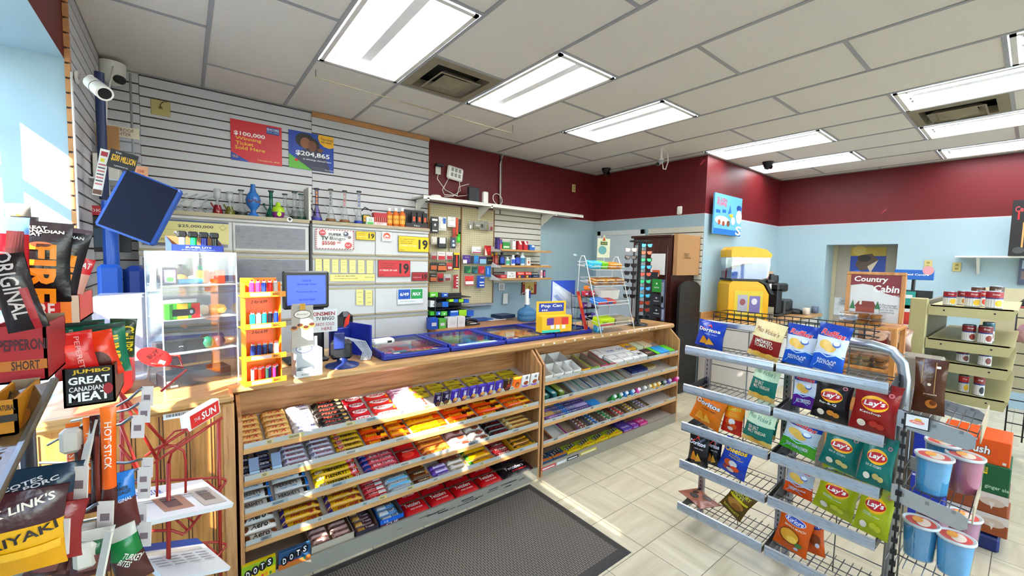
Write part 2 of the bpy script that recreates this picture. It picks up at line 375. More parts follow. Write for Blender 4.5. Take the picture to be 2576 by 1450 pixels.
for a, c in (((LX, BY-0.025), (WBX, BY)), ((WBX-0.025, WCY), (WBX, BY)), ((WBX, WCY-0.025), (FX, WCY)), ((FX-0.025, -4.5), (FX, WCY)), ((LX, -4.5), (LX+0.025, BY))):
    b.box((*a, CZ-0.012), (*c, CZ-0.002), K('#8d8f90'))
b.build('trim_ceiling_grid', kind='structure')
# fluorescent troffers: pan, frame, tubes, end caps; the lamp itself lights the room
def em(name, col, s):
    m = mk(name, col, 0.4, var=0); m.node_tree.nodes['Principled BSDF'].inputs['Emission Strength'].default_value = s
    m.node_tree.nodes['Principled BSDF'].inputs['Emission Color'].default_value = (*lin(col), 1); return m
TUBE = em('lit_tube', '#f4f7ff', 6.0); TUBEW = mk('unlit_tube', '#cfd6dc', 0.3)
REFL = mk('white_reflector', '#eef1f2', 0.35)
places = ['directly left of the square air vent', 'directly right of the square air vent', 'third along the counter row', 'above the slush poster corner', 'nearest the far corner beside a black dome camera', 'above the dirty vent at right', 'just below the dusty vent at right', 'nearest the far maroon wall at right', 'small corner showing at the top right edge']+['out of view behind the camera']*9
def troffer(i, u, v):
    x0, x1 = GX+u*TL+0.02, GX+(u+1)*TL-0.02; y1, y0 = GY-v*TL-0.02, GY-(v+2)*TL+0.02; z = CZ
    lb = 'white fluorescent ceiling troffer with bright tubes, %s' % places[i]
    r = thing('ceiling_light', ((x0+x1)/2, (y0+y1)/2, z), lb, 'ceiling light', 'fluorescent ceiling lights')
    W, L, H = (x1-x0)/2, (y1-y0)/2, 0.11
    b = MB()
    for s in (-1, 1):
        b.box((s*W, -L, -0.012), (s*(W-0.028), L, 0.0), WHITE); b.box((-W, s*L, -0.012), (W, s*(L-0.028), 0), WHITE)
    b.build('frame', r)
    b = MB(); a, c = W-0.025, L-0.025
    b.add([(-a, -c, H), (a, -c, H), (a, c, H), (-a, c, H), (-a, -c, 0), (a, -c, 0), (a, c, 0), (-a, c, 0)], [(0, 1, 2, 3), (0, 4, 5, 1), (1, 5, 6, 2), (2, 6, 7, 3), (3, 7, 4, 0)], REFL)
    b.prism([(-0.035, 0), (0.035, 0), (0.02, 0.03), (-0.02, 0.03)], 2*c-0.1, REFL, T(0, c-0.05, 0.035, PI/2))
    b.build('reflector', r)
    for k in (-0.18, -0.09, 0.09, 0.18):
        q = MB(); q.cyl((k, -c+0.03, 0.05), (k, c-0.03, 0.05), 0.016, TUBE, n=8); tb = q.build('tube', r)
        for s in (-1, 1):
            q = MB(); q.cyl((k, s*(c-0.035), 0.05), (k, s*(c-0.01), 0.05), 0.0175, STEEL, n=8); q.box((k-0.012, s*(c-0.02), 0.02), (k+0.012, s*(c-0.005), 0.075), WHITE)
            q.build('tube_socket', tb)
    ld = bpy.data.lights.new('troffer_lamp', 'AREA'); ld.shape = 'RECTANGLE'; ld.size = 2*a-0.02; ld.size_y = 2*c-0.06; ld.energy = 11; ld.color = (1, 0.98, 0.95)
    lo = bpy.data.objects.new('lamp', ld); COL.objects.link(lo); lo.parent = r; lo.location = (0, 0, H-0.01)
for i, (u, v) in enumerate(lights): troffer(i, u, v)
# air vents
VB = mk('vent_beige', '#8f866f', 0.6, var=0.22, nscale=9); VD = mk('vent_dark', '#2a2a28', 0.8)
def vent(u, v, lb):
    cx, cy = GX+(u+0.5)*TL, GY-(v+0.5)*TL; r = thing('air_vent', (cx, cy, CZ), lb, 'air vent')
    def ring(b, o, i, zo, zi, m, th=0.004):
        vs = [(s*o, t_*o, zo) for s, t_ in ((-1, -1), (1, -1), (1, 1), (-1, 1))]+[(s*i, t_*i, zi) for s, t_ in ((-1, -1), (1, -1), (1, 1), (-1, 1))]
        b.add(vs, [(k, (k+1) % 4, 4+(k+1) % 4, 4+k) for k in range(4)], m)
    b = MB(); ring(b, 0.295, 0.225, -0.004, -0.012, VB); ring(b, 0.225, 0.215, -0.012, 0.05, VB); b.build('frame', r)
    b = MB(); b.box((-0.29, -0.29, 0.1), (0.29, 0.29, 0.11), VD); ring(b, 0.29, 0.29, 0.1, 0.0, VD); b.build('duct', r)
    b = MB(); ring(b, 0.175, 0.115, -0.03, 0.015, VB); ring(b, 0.175, 0.165, -0.03, -0.035, VB); b.build('louvre', r)
    b = MB(); b.add([(-.12, -.12, -.02), (.12, -.12, -.02), (.12, .12, -.02), (-.12, .12, -.02), (0, 0, -0.065)], [(0, 1, 4), (1, 2, 4), (2, 3, 4), (3, 0, 4)], VB); b.cyl((0, 0, -0.068), (0, 0, -0.05), 0.012, VB)
    b.build('centre_cone', r)
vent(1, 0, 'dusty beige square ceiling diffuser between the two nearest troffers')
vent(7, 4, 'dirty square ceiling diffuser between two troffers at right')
# hanging rod on chains
r = thing('hanging_rod', (0, 0, 0), 'thin beige rod hung on two short chains under ceiling', 'rod')
p0, p1 = ay(793, 194, 3.42), ay(1289, 336, 3.42); h0, h1 = Vector((p0.x, 3.42, CZ-0.01)), Vector((p1.x, 3.42, CZ-0.01))
MB().cyl(p0, p1, 0.006, K('#a09882'), n=8).build('rod', r)
for p, h in ((p0, h0), (p1, h1)):
    b = MB(); n = 6
    for k in range(n): b.tube([p.lerp(h, k/n), p.lerp(h, (k+0.4)/n)+Vector((0.006, 0, 0)), p.lerp(h, (k+0.95)/n)], 0.003, STEEL, 5)
    b.build('chain', r)
# ---------------------------------------------------------------- slatwall
SLAT = mk('slatwall_grey', '#c6c7ca', 0.42, var=0.02); SLATD = mk('slat_groove', '#4a352b', 0.7); EDGEW = mk('mdf_edge', '#c08a58', 0.7, var=0.15)
def slat(name, o, ux, W, H, label, pitch=0.0762, th=0.018, grey=SLAT, first=0.0, topw=None):
    M = frame(o, ux, (0, 0, 1)); b = MB(); b.box((0, 0, 0), (W, H, th*0.35), SLATD, M)
    z = H-(topw if topw else first or pitch)
    zz = [H]
    while z > 0.01: zz.append(z); z -= pitch
    zz.append(0)
    for a, c in zip(zz, zz[1:]):
        if a-c > 0.012: b.box((0, c+0.0055 if c > 0 else 0, th*0.35), (W, a-0.0055 if a < H else a, th), grey, M)
    return b.build(name, label=label, cat='wall panel')
# back wall, three sheets side by side
xa, xb, xc, xd = LX+0.02, ay(351, 250, 4.43).x, ay(785, 400, 4.43).x, 2.235
slat('slatwall_panel', (xa, BY-0.003, 0.9), (1, 0, 0), xb-xa-0.003, 2.08, 'narrow grey slatwall panel in the left back corner')
slat('slatwall_panel', (xb, BY-0.003, 0.9), (1, 0, 0), xc-xb-0.003, 2.07, 'wide grey slatwall panel behind the red prize poster')
slat('slatwall_panel', (xc, BY-0.003, 0.9), (1, 0, 0), xd-xc, 2.04, 'wide grey slatwall panel ending at the maroon wall')
MB().box((xc, BY-0.045, 2.94), (xd, BY-0.004, 2.985), EDGEW).build('trim_slatwall', kind='structure')
ls = slat('slatwall_panel', (LX+0.003, 3.23, 0.6), (0, 1, 0), BY-3.25, 2.385, 'grey slatwall panel on the left side wall with raw brown edge')
b = MB(); 
for k in range(31): b.box((LX+0.001, 3.205, 0.6+k*0.0762), (LX+0.022, 3.229, 0.6+k*0.0762+0.0655), EDGEW)
b.box((LX+0.001, 3.212, 0.6), (LX+0.009, 3.229, 2.96), SLATD); b.build('raw_edge', ls)
slat('slatwall_panel', (3.165, BY-0.003, 1.30), (1, 0, 0), 0.84, 0.975, 'short beige slatwall panel above the medicine shelves', grey=mk('slat_cream', '#c4c2b8', 0.45))
slat('slatwall_panel', (WBX-0.003, 3.44, 0.5), (0, -1, 0), 0.79, 1.59, 'cream slatwall panel behind the dark wardrobe', grey=mk('slat_cream2', '#cfcabb', 0.45))
# ---------------------------------------------------------------- counter and candy fixtures
FY, RY = 2.17, 2.475      # front plane and back board of the candy fixtures
CT = 0.99
U1, U2 = (0.17, 2.012), (2.03, 3.885)
r = thing('sales_counter', (1.8, 2.6, 0), 'long wooden sales counter behind the candy shelves', 'counter')
def W(o): return o   # parts are modelled in world space
def wbuild(b, name, parent, **k):
    o = b.build(name, None, **k); o.parent = parent
    o.matrix_parent_inverse = Matrix.Translation(-parent.location) if parent.parent is None else Matrix.Identity(4); return o
b = MB(); b.box((LX+0.02, 2.13, CT-0.045), (0.155, 2.30, CT), PINE, bev=0.015); b.box((LX+0.02, 2.27, CT-0.045), (3.95, 2.88, CT), PINE, bev=0.012); wbuild(b, 'worktop', r)
b = MB(); b.box((LX+0.02, RY+0.005, 0), (3.92, 2.84, CT-0.045), OAK); wbuild(b, 'carcass', r)
b = MB(); b.box((LX+0.02, 2.175, 0), (0.155, RY, CT-0.046), KNOT)
x = LX+0.03
while x < 0.15: b.box((x, 2.173, 0.0), (x+0.004, 2.1765, CT-0.06), K('#3b2412')); b.box((x+0.012, 2.173, 0.0), (x+0.015, 2.1765, CT-0.06), K('#3b2412')); x += 0.085
b.box((0.115, 2.165, 0), (0.157, 2.18, CT-0.05), OAKZ); wbuild(b, 'pine_panelling', r)
b = MB(); b.rect(-0.065, -0.012, 0.065, 0.012, PAPER, frame((-0.02, 2.1715, 0.925), (1, 0, 0), (0, 0, 1)))
Mb = frame((-0.02, 2.171, 0.925), (1, 0, 0), (0, 0, 1)); xx = -0.055
while xx < 0.055: ww = rnd.choice((0.001, 0.002, 0.003)); b.rect(xx, -0.003, xx+ww, 0.009, MARK, Mb, 0.0002); xx += ww+0.0018
wbuild(b, 'barcode_label', r)
b = MB(); b.box((0.62, 2.274, 0.95), (0.63, 2.28, 0.955), PINE)
for k in range(14): xk = 2.1+k*0.115; b.box((xk, 2.268, 0.965), (xk+0.02, 2.2715, 0.975), WHITE)
wbuild(b, 'price_tag_strip', r)
LZ = [0.715, 0.562, 0.408, 0.253]; SL = 0.24  # lip tops (back edge higher by SL*depth)
def fixture(x0, x1, lb, zs):
    r = thing('candy_shelf_unit', ((x0+x1)/2, 2.32, 0), lb, 'shelf unit')
    for xs in ((x0, x0+0.016), (x1-0.016, x1)):
        b = MB(); b.prism([(FY, 0), (FY, 0.845), (2.275, 0.944), (RY, 0.944), (RY, 0)], xs[1]-xs[0], OAKZ, Matrix(((0, 0, 1, xs[0]), (1, 0, 0, 0), (0, 1, 0, 0), (0, 0, 0, 1))))
        wbuild(b, 'side_panel', r)
    b = MB(); b.box((x0+0.016, RY-0.008, 0), (x1-0.016, RY, 0.944), OAK); wbuild(b, 'back_panel', r)
    for z in zs:
        b = MB(); b.add([(x0+.016, FY+.012, z-.012), (x1-.016, FY+.012, z-.012), (x1-.016, RY-.008, z-.012+SL*.285), (x0+.016, RY-.008, z-.012+SL*.285), (x0+.016, FY+.012, z-.024), (x1-.016, FY+.012, z-.024), (x1-.016, RY-.008, z-.024+SL*.285), (x0+.016, RY-.008, z-.024+SL*.285)], [(0, 1, 2, 3), (7, 6, 5, 4), (0, 4, 5, 1)], SHELFB)
        s = wbuild(b, 'shelf', r)
        b = MB(); b.box((x0+.016, FY, z-.026), (x1-.016, FY+.013, z), LIPW, bev=0.003); q = b.build('lip', None); q.parent = s
        b = MB(); b.box((x0+.02, FY+.003, z), (x1-.02, FY+.006, z+.024), K('#a9a8a2')); q = b.build('price_strip', None); q.parent = s
        b = MB(); xx = x0+0.05+rnd.random()*.1
        while xx < x1-0.12:
            ww = rnd.choice((0.03, 0.045, 0.07)); cc = rnd.choice(('#c9b878', '#b3a77a', '#8d979a', '#b8b4a8', '#9fa8a4', '#7b7f80'))
            b.box((xx, FY+.0018, z+.003), (xx+ww, FY+.0028, z+.021), K(cc)); 
            for k in range(2): b.box((xx+.005, FY+.0012, z+.007+.006*k), (xx+ww*.7, FY+.0019, z+.0095+.006*k), MARK)
            xx += ww+rnd.choice((0.06, 0.12, 0.2, 0.3))
        q = b.build('price_labels', None); q['kind'] = 'stuff'; q.parent = s
    b = MB(); b.box((x0+.016, FY, 0), (x1-.016, FY+.012, 0.088), K('#8f897c', bump=0.1)); b.box((x0+.016, FY+.012, 0.06), (x1-.016, RY-.008, 0.075), SHELFB); wbuild(b, 'kickboard', r)
    return r
f1 = fixture(*U1, 'five tier wooden candy shelf unit full of chocolate bars', LZ)
f2 = fixture(*U2, 'five tier wooden candy shelf unit holding gum and mint packs', [0.715, 0.558, 0.402, 0.245])
# shoe marks on the kickboard
b = MB(); 
for k in range(26): xx = 0.9+rnd.random()*1.0; zz = 0.03+rnd.random()*0.03; b.box((xx, FY-.0006, zz), (xx+.02+rnd.random()*.07, FY-.0003, zz+.002+rnd.random()*.006), K('#3c3a38'))
q = wbuild(b, 'scuff_marks', f1)
# ---- product prototypes. local frame: x = length, y = depth, z = up, origin at centre of the base
def bar(spec):
    L, Wd, Hh = spec['s']; b = MB(); base = F(spec['c']) if spec.get('foil', 1) else K(spec['c'])
    def S(x, y, e=0):   # top surface
        u = min(1, abs(x)/(L/2)); v = min(1, abs(y)/(Wd/2))
        g = (1-v**3)**0.7*(1.0 if u < 0.8 else max(0, 1-((u-0.8)/0.2)**1.6)*1.0)
        return (x, y, 0.003+(Hh-0.003)*g+e)
    nx, ny = 12, 6; v = []; f = []
    for j in range(ny+1):
        for i in range(nx+1):
            x = -L/2+L*i/nx; y = -Wd/2+Wd*j/ny; p = S(x, y); jit = 0.0012*math.sin(i*5.1+j*3.7)
            v.append((x, y, p[2]+(jit if 0 < i < nx and 0 < j < ny else 0)))
    for j in range(ny):
        for i in range(nx): a = j*(nx+1)+i; f.append((a, a+1, a+nx+2, a+nx+1))
    b.add(v, f, base, True)
    b.box((-L/2, -Wd/2, 0), (L/2, Wd/2, 0.003), base)
    for d in spec['d']:
        k = d[0]
        if k == 't': b.text(d[1], d[2]*L, d[3]*Wd, d[4]*L, d[5]*Wd, d[6], e=0.0022, surf=S, bold=d[7] if len(d) > 7 else 0.03, shear=d[8] if len(d) > 8 else 0, rot=d[9] if len(d) > 9 else 0)
        elif k == 'r': b.rect(d[1]*L, d[2]*Wd, d[3]*L, d[4]*Wd, F(d[5]) if spec.get('foil', 1) else K(d[5]), e=0.0012, surf=S, nx=10, ny=5)
        elif k == 'o': b.disc(d[1]*L, d[2]*Wd, d[3]*L, d[4]*Wd, d[5], e=0.0016, surf=S)
    return b.mesh('bar')
def carton(spec):
    L, Wd, Hh = spec['s']; b = MB(); m = K(spec['c'], 0.4)
    b.box((-L/2, -Wd/2, 0), (L/2, Wd/2, Hh), m, bev=0.0015)
    if spec.get('c2'): b.box((-L/2-.0003, -Wd/2-.0004, 0), (L/2+.0003, Wd/2, Hh*spec.get('c2h', .4)), spec['c2'])
    top = frame((0, 0, Hh+.0003), (1, 0, 0), (0, 1, 0)); fr = frame((0, -Wd/2-.0006, Hh/2), (1, 0, 0), (0, 0, 1))
    for d in spec['d']:
        M, hh = (top, Wd) if d[0][0] == 'T' else (fr, Hh); k = d[0][1]
        if k == 't': b.text(d[1], d[2]*L, d[3]*hh, d[4]*L, d[5]*hh, d[6], M, bold=d[7] if len(d) > 7 else 0.03, shear=d[8] if len(d) > 8 else 0, rot=d[9] if len(d) > 9 else 0)
        elif k == 'r': b.rect(d[1]*L, d[2]*hh, d[3]*L, d[4]*hh, d[5], M, 0.0004)
        elif k == 'o': b.disc(d[1]*L, d[2]*hh, d[3]*L, d[4]*hh, d[5], M, 0.0007)
    return b.mesh('carton')
SUNR = '#c8242b'
B_ = {  # colour-described kinds: s=size, c=base, d=decals
'twix': dict(s=(.122, .04, .018), c='#c9a05e', d=[('r', -.42, -.45, .42, .45, '#d9b070'), ('t', 'TWIX', -.04, 0, .72, .62, '#b3202a', .06, .25)], n='chocolate_bar', w='gold caramel bar with red lettering'),
'snick': dict(s=(.122, .036, .018), c='#c9bfb6', d=[('r', -.34, -.4, .34, .4, '#ece8e6'), ('t', 'SNICKERS', 0, 0, .7, .5, '#3a3f8e', .05, .2)], n='chocolate_bar', w='pale bar with blue slanted lettering'),
'mars': dict(s=(.125, .034, .018), c='#17120f', d=[('t', 'Mars', -.1, 0, .5, .6, '#a8443a', .04, .2), ('o', .34, 0, .08, .3, '#c9a56a')], n='chocolate_bar', w='black bar with red script lettering'),
'kit': dict(s=(.11, .058, .014), c='#b81e2a', d=[('o', 0, 0, .4, .34, '#f2efec'), ('t', 'KitKat', 0, 0, .62, .42, '#c01f2c', .05, .3)], n='chocolate_bar', w='red wafer bar with white oval'),
'kitbig': dict(s=(.125, .056, .014), c='#c9302c', d=[('o', -.02, 0, .42, .36, '#f6e9e2'), ('r', .36, -.45, .48, .45, '#e0762c'), ('t', 'KitKat', 0, 0, .6, .4, '#cf3a30', .05, .3)], n='chocolate_bar', w='red and orange wafer bar with white oval'),
'pink': dict(s=(.15, .028, .014), c='#c47f96', d=[('r', -.38, -.4, .3, .4, '#ead4de'), ('t', 'Skor Crisp', -.04, 0, .6, .5, '#9e2f5e', .03, .3), ('r', .4, -.4, .48, .4, '#d9552c')], n='chocolate_bar', w='slim pink and white bar with orange end'),
'gold': dict(s=(.115, .06, .012), c='#a8962e', d=[('r', -.46, -.4, .46, .4, '#b8a438'), ('t', 'Turtles', -.12, -.1, .5, .34, '#4a4210', .03, .2), ('r', .2, .02, .42, .4, '#2e2622')], n='chocolate_bar', w='olive gold bar picturing dark chocolate squares'),
'purp': dict(s=(.098, .054, .011), c='#3d2a86', d=[('t', 'DAIRY', -.2, 0, .16, .5, '#e8e3f2', .05, .1, -PI/2), ('t', 'MILK', -.07, 0, .13, .45, '#e8e3f2', .05, .1, -PI/2), ('o', .18, .05, .14, .28, '#c78f4e'), ('o', .3, -.15, .1, .2, '#6b3a20'), ('r', .36, -.5, .5, .1, '#8b7ad0')], n='chocolate_bar', w='purple tablet with white lettering'),
'dpurp': dict(s=(.098, .054, .011), c='#241638', d=[('t', 'Dream', -.15, 0, .2, .6, '#d8cfe2', .03, .3, -PI/2), ('o', .2, 0, .14, .28, '#5a3424')], n='chocolate_bar', w='very dark purple tablet'),
'dbrown': dict(s=(.098, .056, .011), c='#35150f', d=[('r', -.5, -.5, -.3, .5, '#1a0d0b'), ('o', 0, .1, .13, .25, '#8c2a1c'), ('o', .18, -.12, .12, .2, '#5c2416'), ('t', 'REESE', -.38, 0, .1, .7, '#d4b23a', .04, 0, -PI/2)], n='chocolate_bar', w='dark brown tablet with red pictures'),
'otab': dict(s=(.098, .056, .011), c='#e8742a', d=[('r', -.5, -.5, -.34, .5, '#f2c22e'), ('o', .05, 0, .2, .22, '#8a3d16'), ('o', .1, 0, .12, .12, '#d9923a')], n='chocolate_bar', w='orange tablet with yellow top'),
'wtab': dict(s=(.098, .052, .011), c='#e9e6e4', d=[('t', 'Aero', -.3, 0, .16, .6, '#26242c', .03, .3, -PI/2), ('o', .08, 0, .16, .3, '#8a4a2c'), ('r', .26, -.4, .4, .4, '#8d6fb8')], n='chocolate_bar', w='white tablet with brown chocolate picture'),
'star': dict(s=(.12, .048, .02), c='#1f2440', d=[('t', 'Smarties', 0, -.05, .62, .44, '#e9e6ee', .04, .1), ('r', -.5, .3, .5, .44, '#a3353a'), ('o', -.38, -.2, .05, .15, '#c94a3a'), ('o', .4, .1, .05, .15, '#d8b23c')], n='candy_box', w='navy candy box with white lettering'),
'musk': dict(s=(.135, .034, .016), c='#a3a2ad', d=[('r', -.4, -.42, .4, .42, '#cfccd6'), ('t', 'MUSKETEERS', .06, 0, .68, .5, '#8e2240', .05, .2), ('t', '3', -.38, 0, .06, .7, '#3c3a7c', .05)], n='chocolate_bar', w='silver bar with dark red lettering'),
'henry': dict(s=(.13, .036, .017), c='#caa41f', d=[('t', 'OH', -.32, 0, .2, .6, '#e8ddd8', .07), ('t', 'HENRY!', .1, 0, .56, .6, '#26160c', .06), ('o', -.34, 0, .12, .45, '#b23a24')], n='chocolate_bar', w='yellow bar with black block lettering'),
'henry2': dict(s=(.165, .042, .018), c='#d9b51f', d=[('r', .3, -.5, .5, .5, '#c2342a'), ('t', 'OH', -.37, 0, .16, .6, '#f0e6e0', .07), ('t', 'HENRY!', -.02, 0, .46, .62, '#1e140c', .06), ('t', '2x', .4, 0, .1, .7, '#f2ecec', .05)], n='chocolate_bar', w='large yellow bar with red end'),
'reese': dict(s=(.125, .062, .016), c='#e2561e', d=[('t', "Reese's", -.18, -.05, .46, .42, '#e8b530', .06, .15), ('r', .2, -.46, .48, .46, '#e8b02a'), ('o', .12, -.1, .11, .24, '#3d1a10'), ('o', .32, .05, .11, .24, '#4a2114')], n='peanut_butter_cups', w='orange peanut butter cup pack'),
'reesl': dict(s=(.12, .05, .016), c='#e8621c', d=[('r', -.46, -.46, .2, .46, '#f0a428'), ('t', "Reese's", -.12, 0, .5, .44, '#a33a14', .05, .15), ('o', .32, 0, .1, .3, '#4a2010')], n='peanut_butter_cups', w='orange and yellow candy pack'),
'ylit': dict(s=(.15, .05, .016), c='#eab01e', d=[('r', .25, -.46, .48, .46, '#e0521c'), ('t', 'Pieces', -.1, 0, .5, .5, '#c7501c', .05, .2)], n='candy_packet', w='yellow candy pack with orange end'),
'sticks': dict(s=(.125, .05, .015), c='#e06220', d=[('r', .05, -.46, .48, .46, '#e3ae38'), ('t', 'STICKS', -.2, 0, .36, .5, '#e8c64a', .05, .1), ('o', .2, 0, .08, .25, '#7a3d1c'), ('o', .34, .1, .07, .2, '#8a4a22')], n='chocolate_bar', w='orange and yellow wafer stick pack'),
'hersh': dict(s=(.13, .062, .013), c='#dcdbd8', d=[('t', "HERSHEY'S", -.12, .08, .6, .42, '#1a1614', .05), ('t', "COOKIES 'N' CREME", -.1, -.3, .5, .14, '#3f7fae', .03), ('r', .3, -.46, .4, .46, '#2b241f'), ('r', .4, -.5, .5, .5, '#2f6fb5')], n='chocolate_bar', w='white bar with black block lettering'),
'turk': dict(s=(.135, .034, .015), c='#a32638', d=[('r', -.5, -.5, -.3, .5, '#24408e'), ('r', -.28, -.4, .44, .4, '#c8505c'), ('t', 'BIG TURK', .08, 0, .6, .56, '#f0e4e6', .06, .1)], n='chocolate_bar', w='red and blue bar with white lettering'),
'redbag': dict(s=(.12, .12, .03), c='#bb1c20', d=[('o', -.1, -.1, .3, .2, '#d8453a'), ('t', 'Maltesers', 0, .15, .6, .1, '#f0dcd8', .04)], n='candy_bag', w='bright red flat candy bag'),
'nuts': dict(s=(.16, .04, .017), c='#c8642c', d=[('r', -.4, -.42, .4, .42, '#e0a04a'), ('t', 'CRUNCHIE', 0, 0, .6, .5, '#b8301c', .05, .2)], n='chocolate_bar', w='orange bar with red block lettering'),
'thril': dict(s=(.1, .05, .025), c='#c7a7a0', d=[('t', 'Whippet', 0, .1, .7, .36, '#5a2a24', .04, .2), ('o', .1, -.2, .2, .2, '#7a3a28')], n='candy_box', w='dusty pink packet with brown lettering'),
'wbrown': dict(s=(.11, .05, .025), c='#e0dbd4', d=[('t', 'Thrills', -.05, .12, .6, .4, '#6e2c22', .05, .2), ('o', .1, -.22, .25, .2, '#7a3d26')], n='candy_box', w='white packet with brown lettering and chocolate picture'),
'eatm': dict(s=(.125, .045, .018), c='#1d191b', d=[('t', 'EAT-MORE', .0, .05, .7, .45, '#a3282c', .05, .1), ('r', -.45, -.45, .45, -.3, '#6b6460')], n='chocolate_bar', w='black bar with dark red lettering'),
'cof': dict(s=(.13, .035, .017), c='#c2a05e', d=[('t', 'Mr.Goodies', 0, 0, .66, .5, '#8a2c26', .05, .2), ('o', -.42, 0, .05, .35, '#e3d7b4'), ('o', .42, 0, .05, .35, '#4a2d1a')], n='chocolate_bar', w='tan nut bar with red brown lettering'),
'aero': dict(s=(.145, .05, .018), c='#e6e1d6', d=[('t', 'Aero', .02, .02, .5, .68, '#33201c', .05, .2), ('o', -.38, -.05, .1, .35, '#6b3f24'), ('o', .4, .1, .09, .3, '#7d4c2c')], n='chocolate_bar', w='cream bar with brown lettering'),
'mrbig': dict(s=(.16, .042, .021), c='#cf9f28', d=[('t', 'mr.big', .03, 0, .6, .72, '#93202a', .07, .25), ('r', -.5, -.5, -.4, .5, '#4a3a86'), ('o', .42, 0, .07, .35, '#6b341c')], n='chocolate_bar', w='yellow bar with dark red lettering'),
'redw': dict(s=(.11, .03, .014), c='#b32a30', d=[('r', .1, -.4, .46, .4, '#e6dcd8'), ('t', 'Coffee', -.14, 0, .4, .5, '#e8c4bc', .03, .1)], n='chocolate_bar', w='slim red bar with white end'),
'bounty': dict(s=(.12, .04, .02), c='#d3dee2', d=[('t', 'BOUNTY', 0, .05, .74, .5, '#eef4f6', .07, .1), ('r', -.45, -.45, .45, -.2, '#5ea3c4'), ('r', -.42, .3, .3, .45, '#7fb4cc'), ('o', .4, 0, .08, .35, '#6f8f6a')], n='chocolate_bar', w='white and pale blue bar'),
'caram': dict(s=(.115, .055, .014), c='#5c3218', d=[('t', 'CARAMILK', .0, 0, .62, .3, '#ead9b8', .05), ('o', .4, -.1, .08, .3, '#c78a3e')], n='chocolate_bar', w='brown bar with cream lettering'),
'crisp': dict(s=(.12, .036, .016), c='#6e4ea8', d=[('r', -.3, -.4, .46, .4, '#d8cbe6'), ('t', 'Crispy Crunch', 0, 0, .6, .44, '#5a3b9c', .03, .2)], n='chocolate_bar', w='purple and lilac bar'),
'wlit': dict(s=(.14, .036, .016), c='#e8e0d6', d=[('t', 'Wunderbar', 0, 0, .6, .5, '#9c7a3a', .04, .2), ('r', .36, -.4, .47, .4, '#d8a02c')], n='chocolate_bar', w='white and gold bar'),
'brown4': dict(s=(.13, .045, .016), c='#6b3324', d=[('t', 'Coffee Crisp', 0, .05, .6, .4, '#e0b79c', .04, .2), ('o', .38, 0, .08, .35, '#c28a5a')], n='chocolate_bar', w='red brown bar with cream script lettering'),
'ccrisp': dict(s=(.15, .055, .016), c='#e3ac1c', d=[('t', 'Coffee Crisp', -.05, .1, .6, .32, '#7a4a12', .04), ('r', -.5, -.5, -.38, .5, '#3f6e2c'), ('o', .36, -.05, .1, .28, '#c9742a')], n='chocolate_bar', w='bright yellow bar with green end'),
'kitr': dict(s=(.1, .04, .016), c='#7a1d20', d=[('t', 'TOBLER', 0, .05, .7, .5, '#ecd9cc', .05, .2)], n='chocolate_bar', w='wine red bar with cream lettering'),
'mm': dict(s=(.115, .036, .018), c='#7d551e', d=[('r', -.4, -.4, .4, .4, '#c98f24'), ('t', "m&m's", 0, 0, .5, .6, '#3a2412', .06)], n='candy_packet', w='golden candy packet'),
'malt': dict(s=(.12, .035, .02), c='#c4a39a', d=[('t', 'MACKINTOSH', 0, 0, .8, .5, '#6b4038', .04)], n='candy_packet', w='dusty pink paper candy bar'),
'twz': dict(s=(.2, .11, .024), c='#a5161c', d=[('t', 'Twizzlers', -.08, .05, .62, .3, '#f0dcd8', .05, .1), ('t', 'twists torsades', 0, -.25, .5, .14, '#e6b8b0', .03, .2)], n='licorice_bag', w='red licorice bag with white lettering'),
'twzb': dict(s=(.2, .11, .024), c='#201c1f', d=[('t', 'Twizzlers', -.05, .05, .62, .3, '#dedbe2', .05, .1), ('t', 'twists torsades', .05, -.25, .5, .14, '#b32a30', .03, .2), ('r', .4, -.46, .49, .46, '#5a2024')], n='licorice_bag', w='black licorice bag with white lettering'),
}
C_ = {
'dotsy': dict(s=(.19, .09, .022), c='#c8b01e', d=[('Tr', -.5, .0, .5, .5, '#7f9a28')]+[('To', -.32+.21*i, .1+.1*i-.12, .11, .27, '#15151a') for i in range(4)]+[('Tt', 'DOTS'[i], -.32+.21*i, .1+.1*i-.12, .1, .34, '#eceae6', .06) for i in range(4)]+[('To', .1, -.35, .04, .09, '#c94a3a'), ('To', .22, -.32, .04, .09, '#d8862c'), ('To', .34, -.36, .04, .09, '#3f7a3c'), ('Ft', 'DOTS', -.2, 0, .3, .6, '#7a6010')], n='candy_box', w='yellow and green candy box with round black letter spots'),
'dotsb': dict(s=(.19, .09, .022), c='#2e4a66', d=[('Tr', -.5, -.5, .5, -.2, '#b5713a'), ('Tr', -.5, -.22, .1, -.16, '#b02c30')]+[('To', -.32+.21*i, .1+.1*i-.12, .11, .27, '#15151a') for i in range(4)]+[('Tt', 'DOTS'[i], -.32+.21*i, .1+.1*i-.12, .1, .34, '#eceae6', .06) for i in range(4)]+[('To', .3, -.28, .04, .1, '#3a7d5a'), ('To', .42, -.25, .05, .1, '#d07a3c')], n='candy_box', w='blue and orange candy box with round black letter spots'),
}
PM = {}
def prod(k):
    if k not in PM: PM[k] = bar(B_[k]) if k in B_ else carton(C_[k])
    return PM[k], (B_.get(k) or C_.get(k))
def pos_words(i, n):
    if n == 1: return ''
    return ', %s from the front' % (ORD[i]) if i else ', frontmost'
TIER = ['top', 'second', 'third', 'fourth', 'bottom']
def shelfz(z, y): return z-0.0115+SL*(y-FY-0.012)
slope = math.atan(SL)
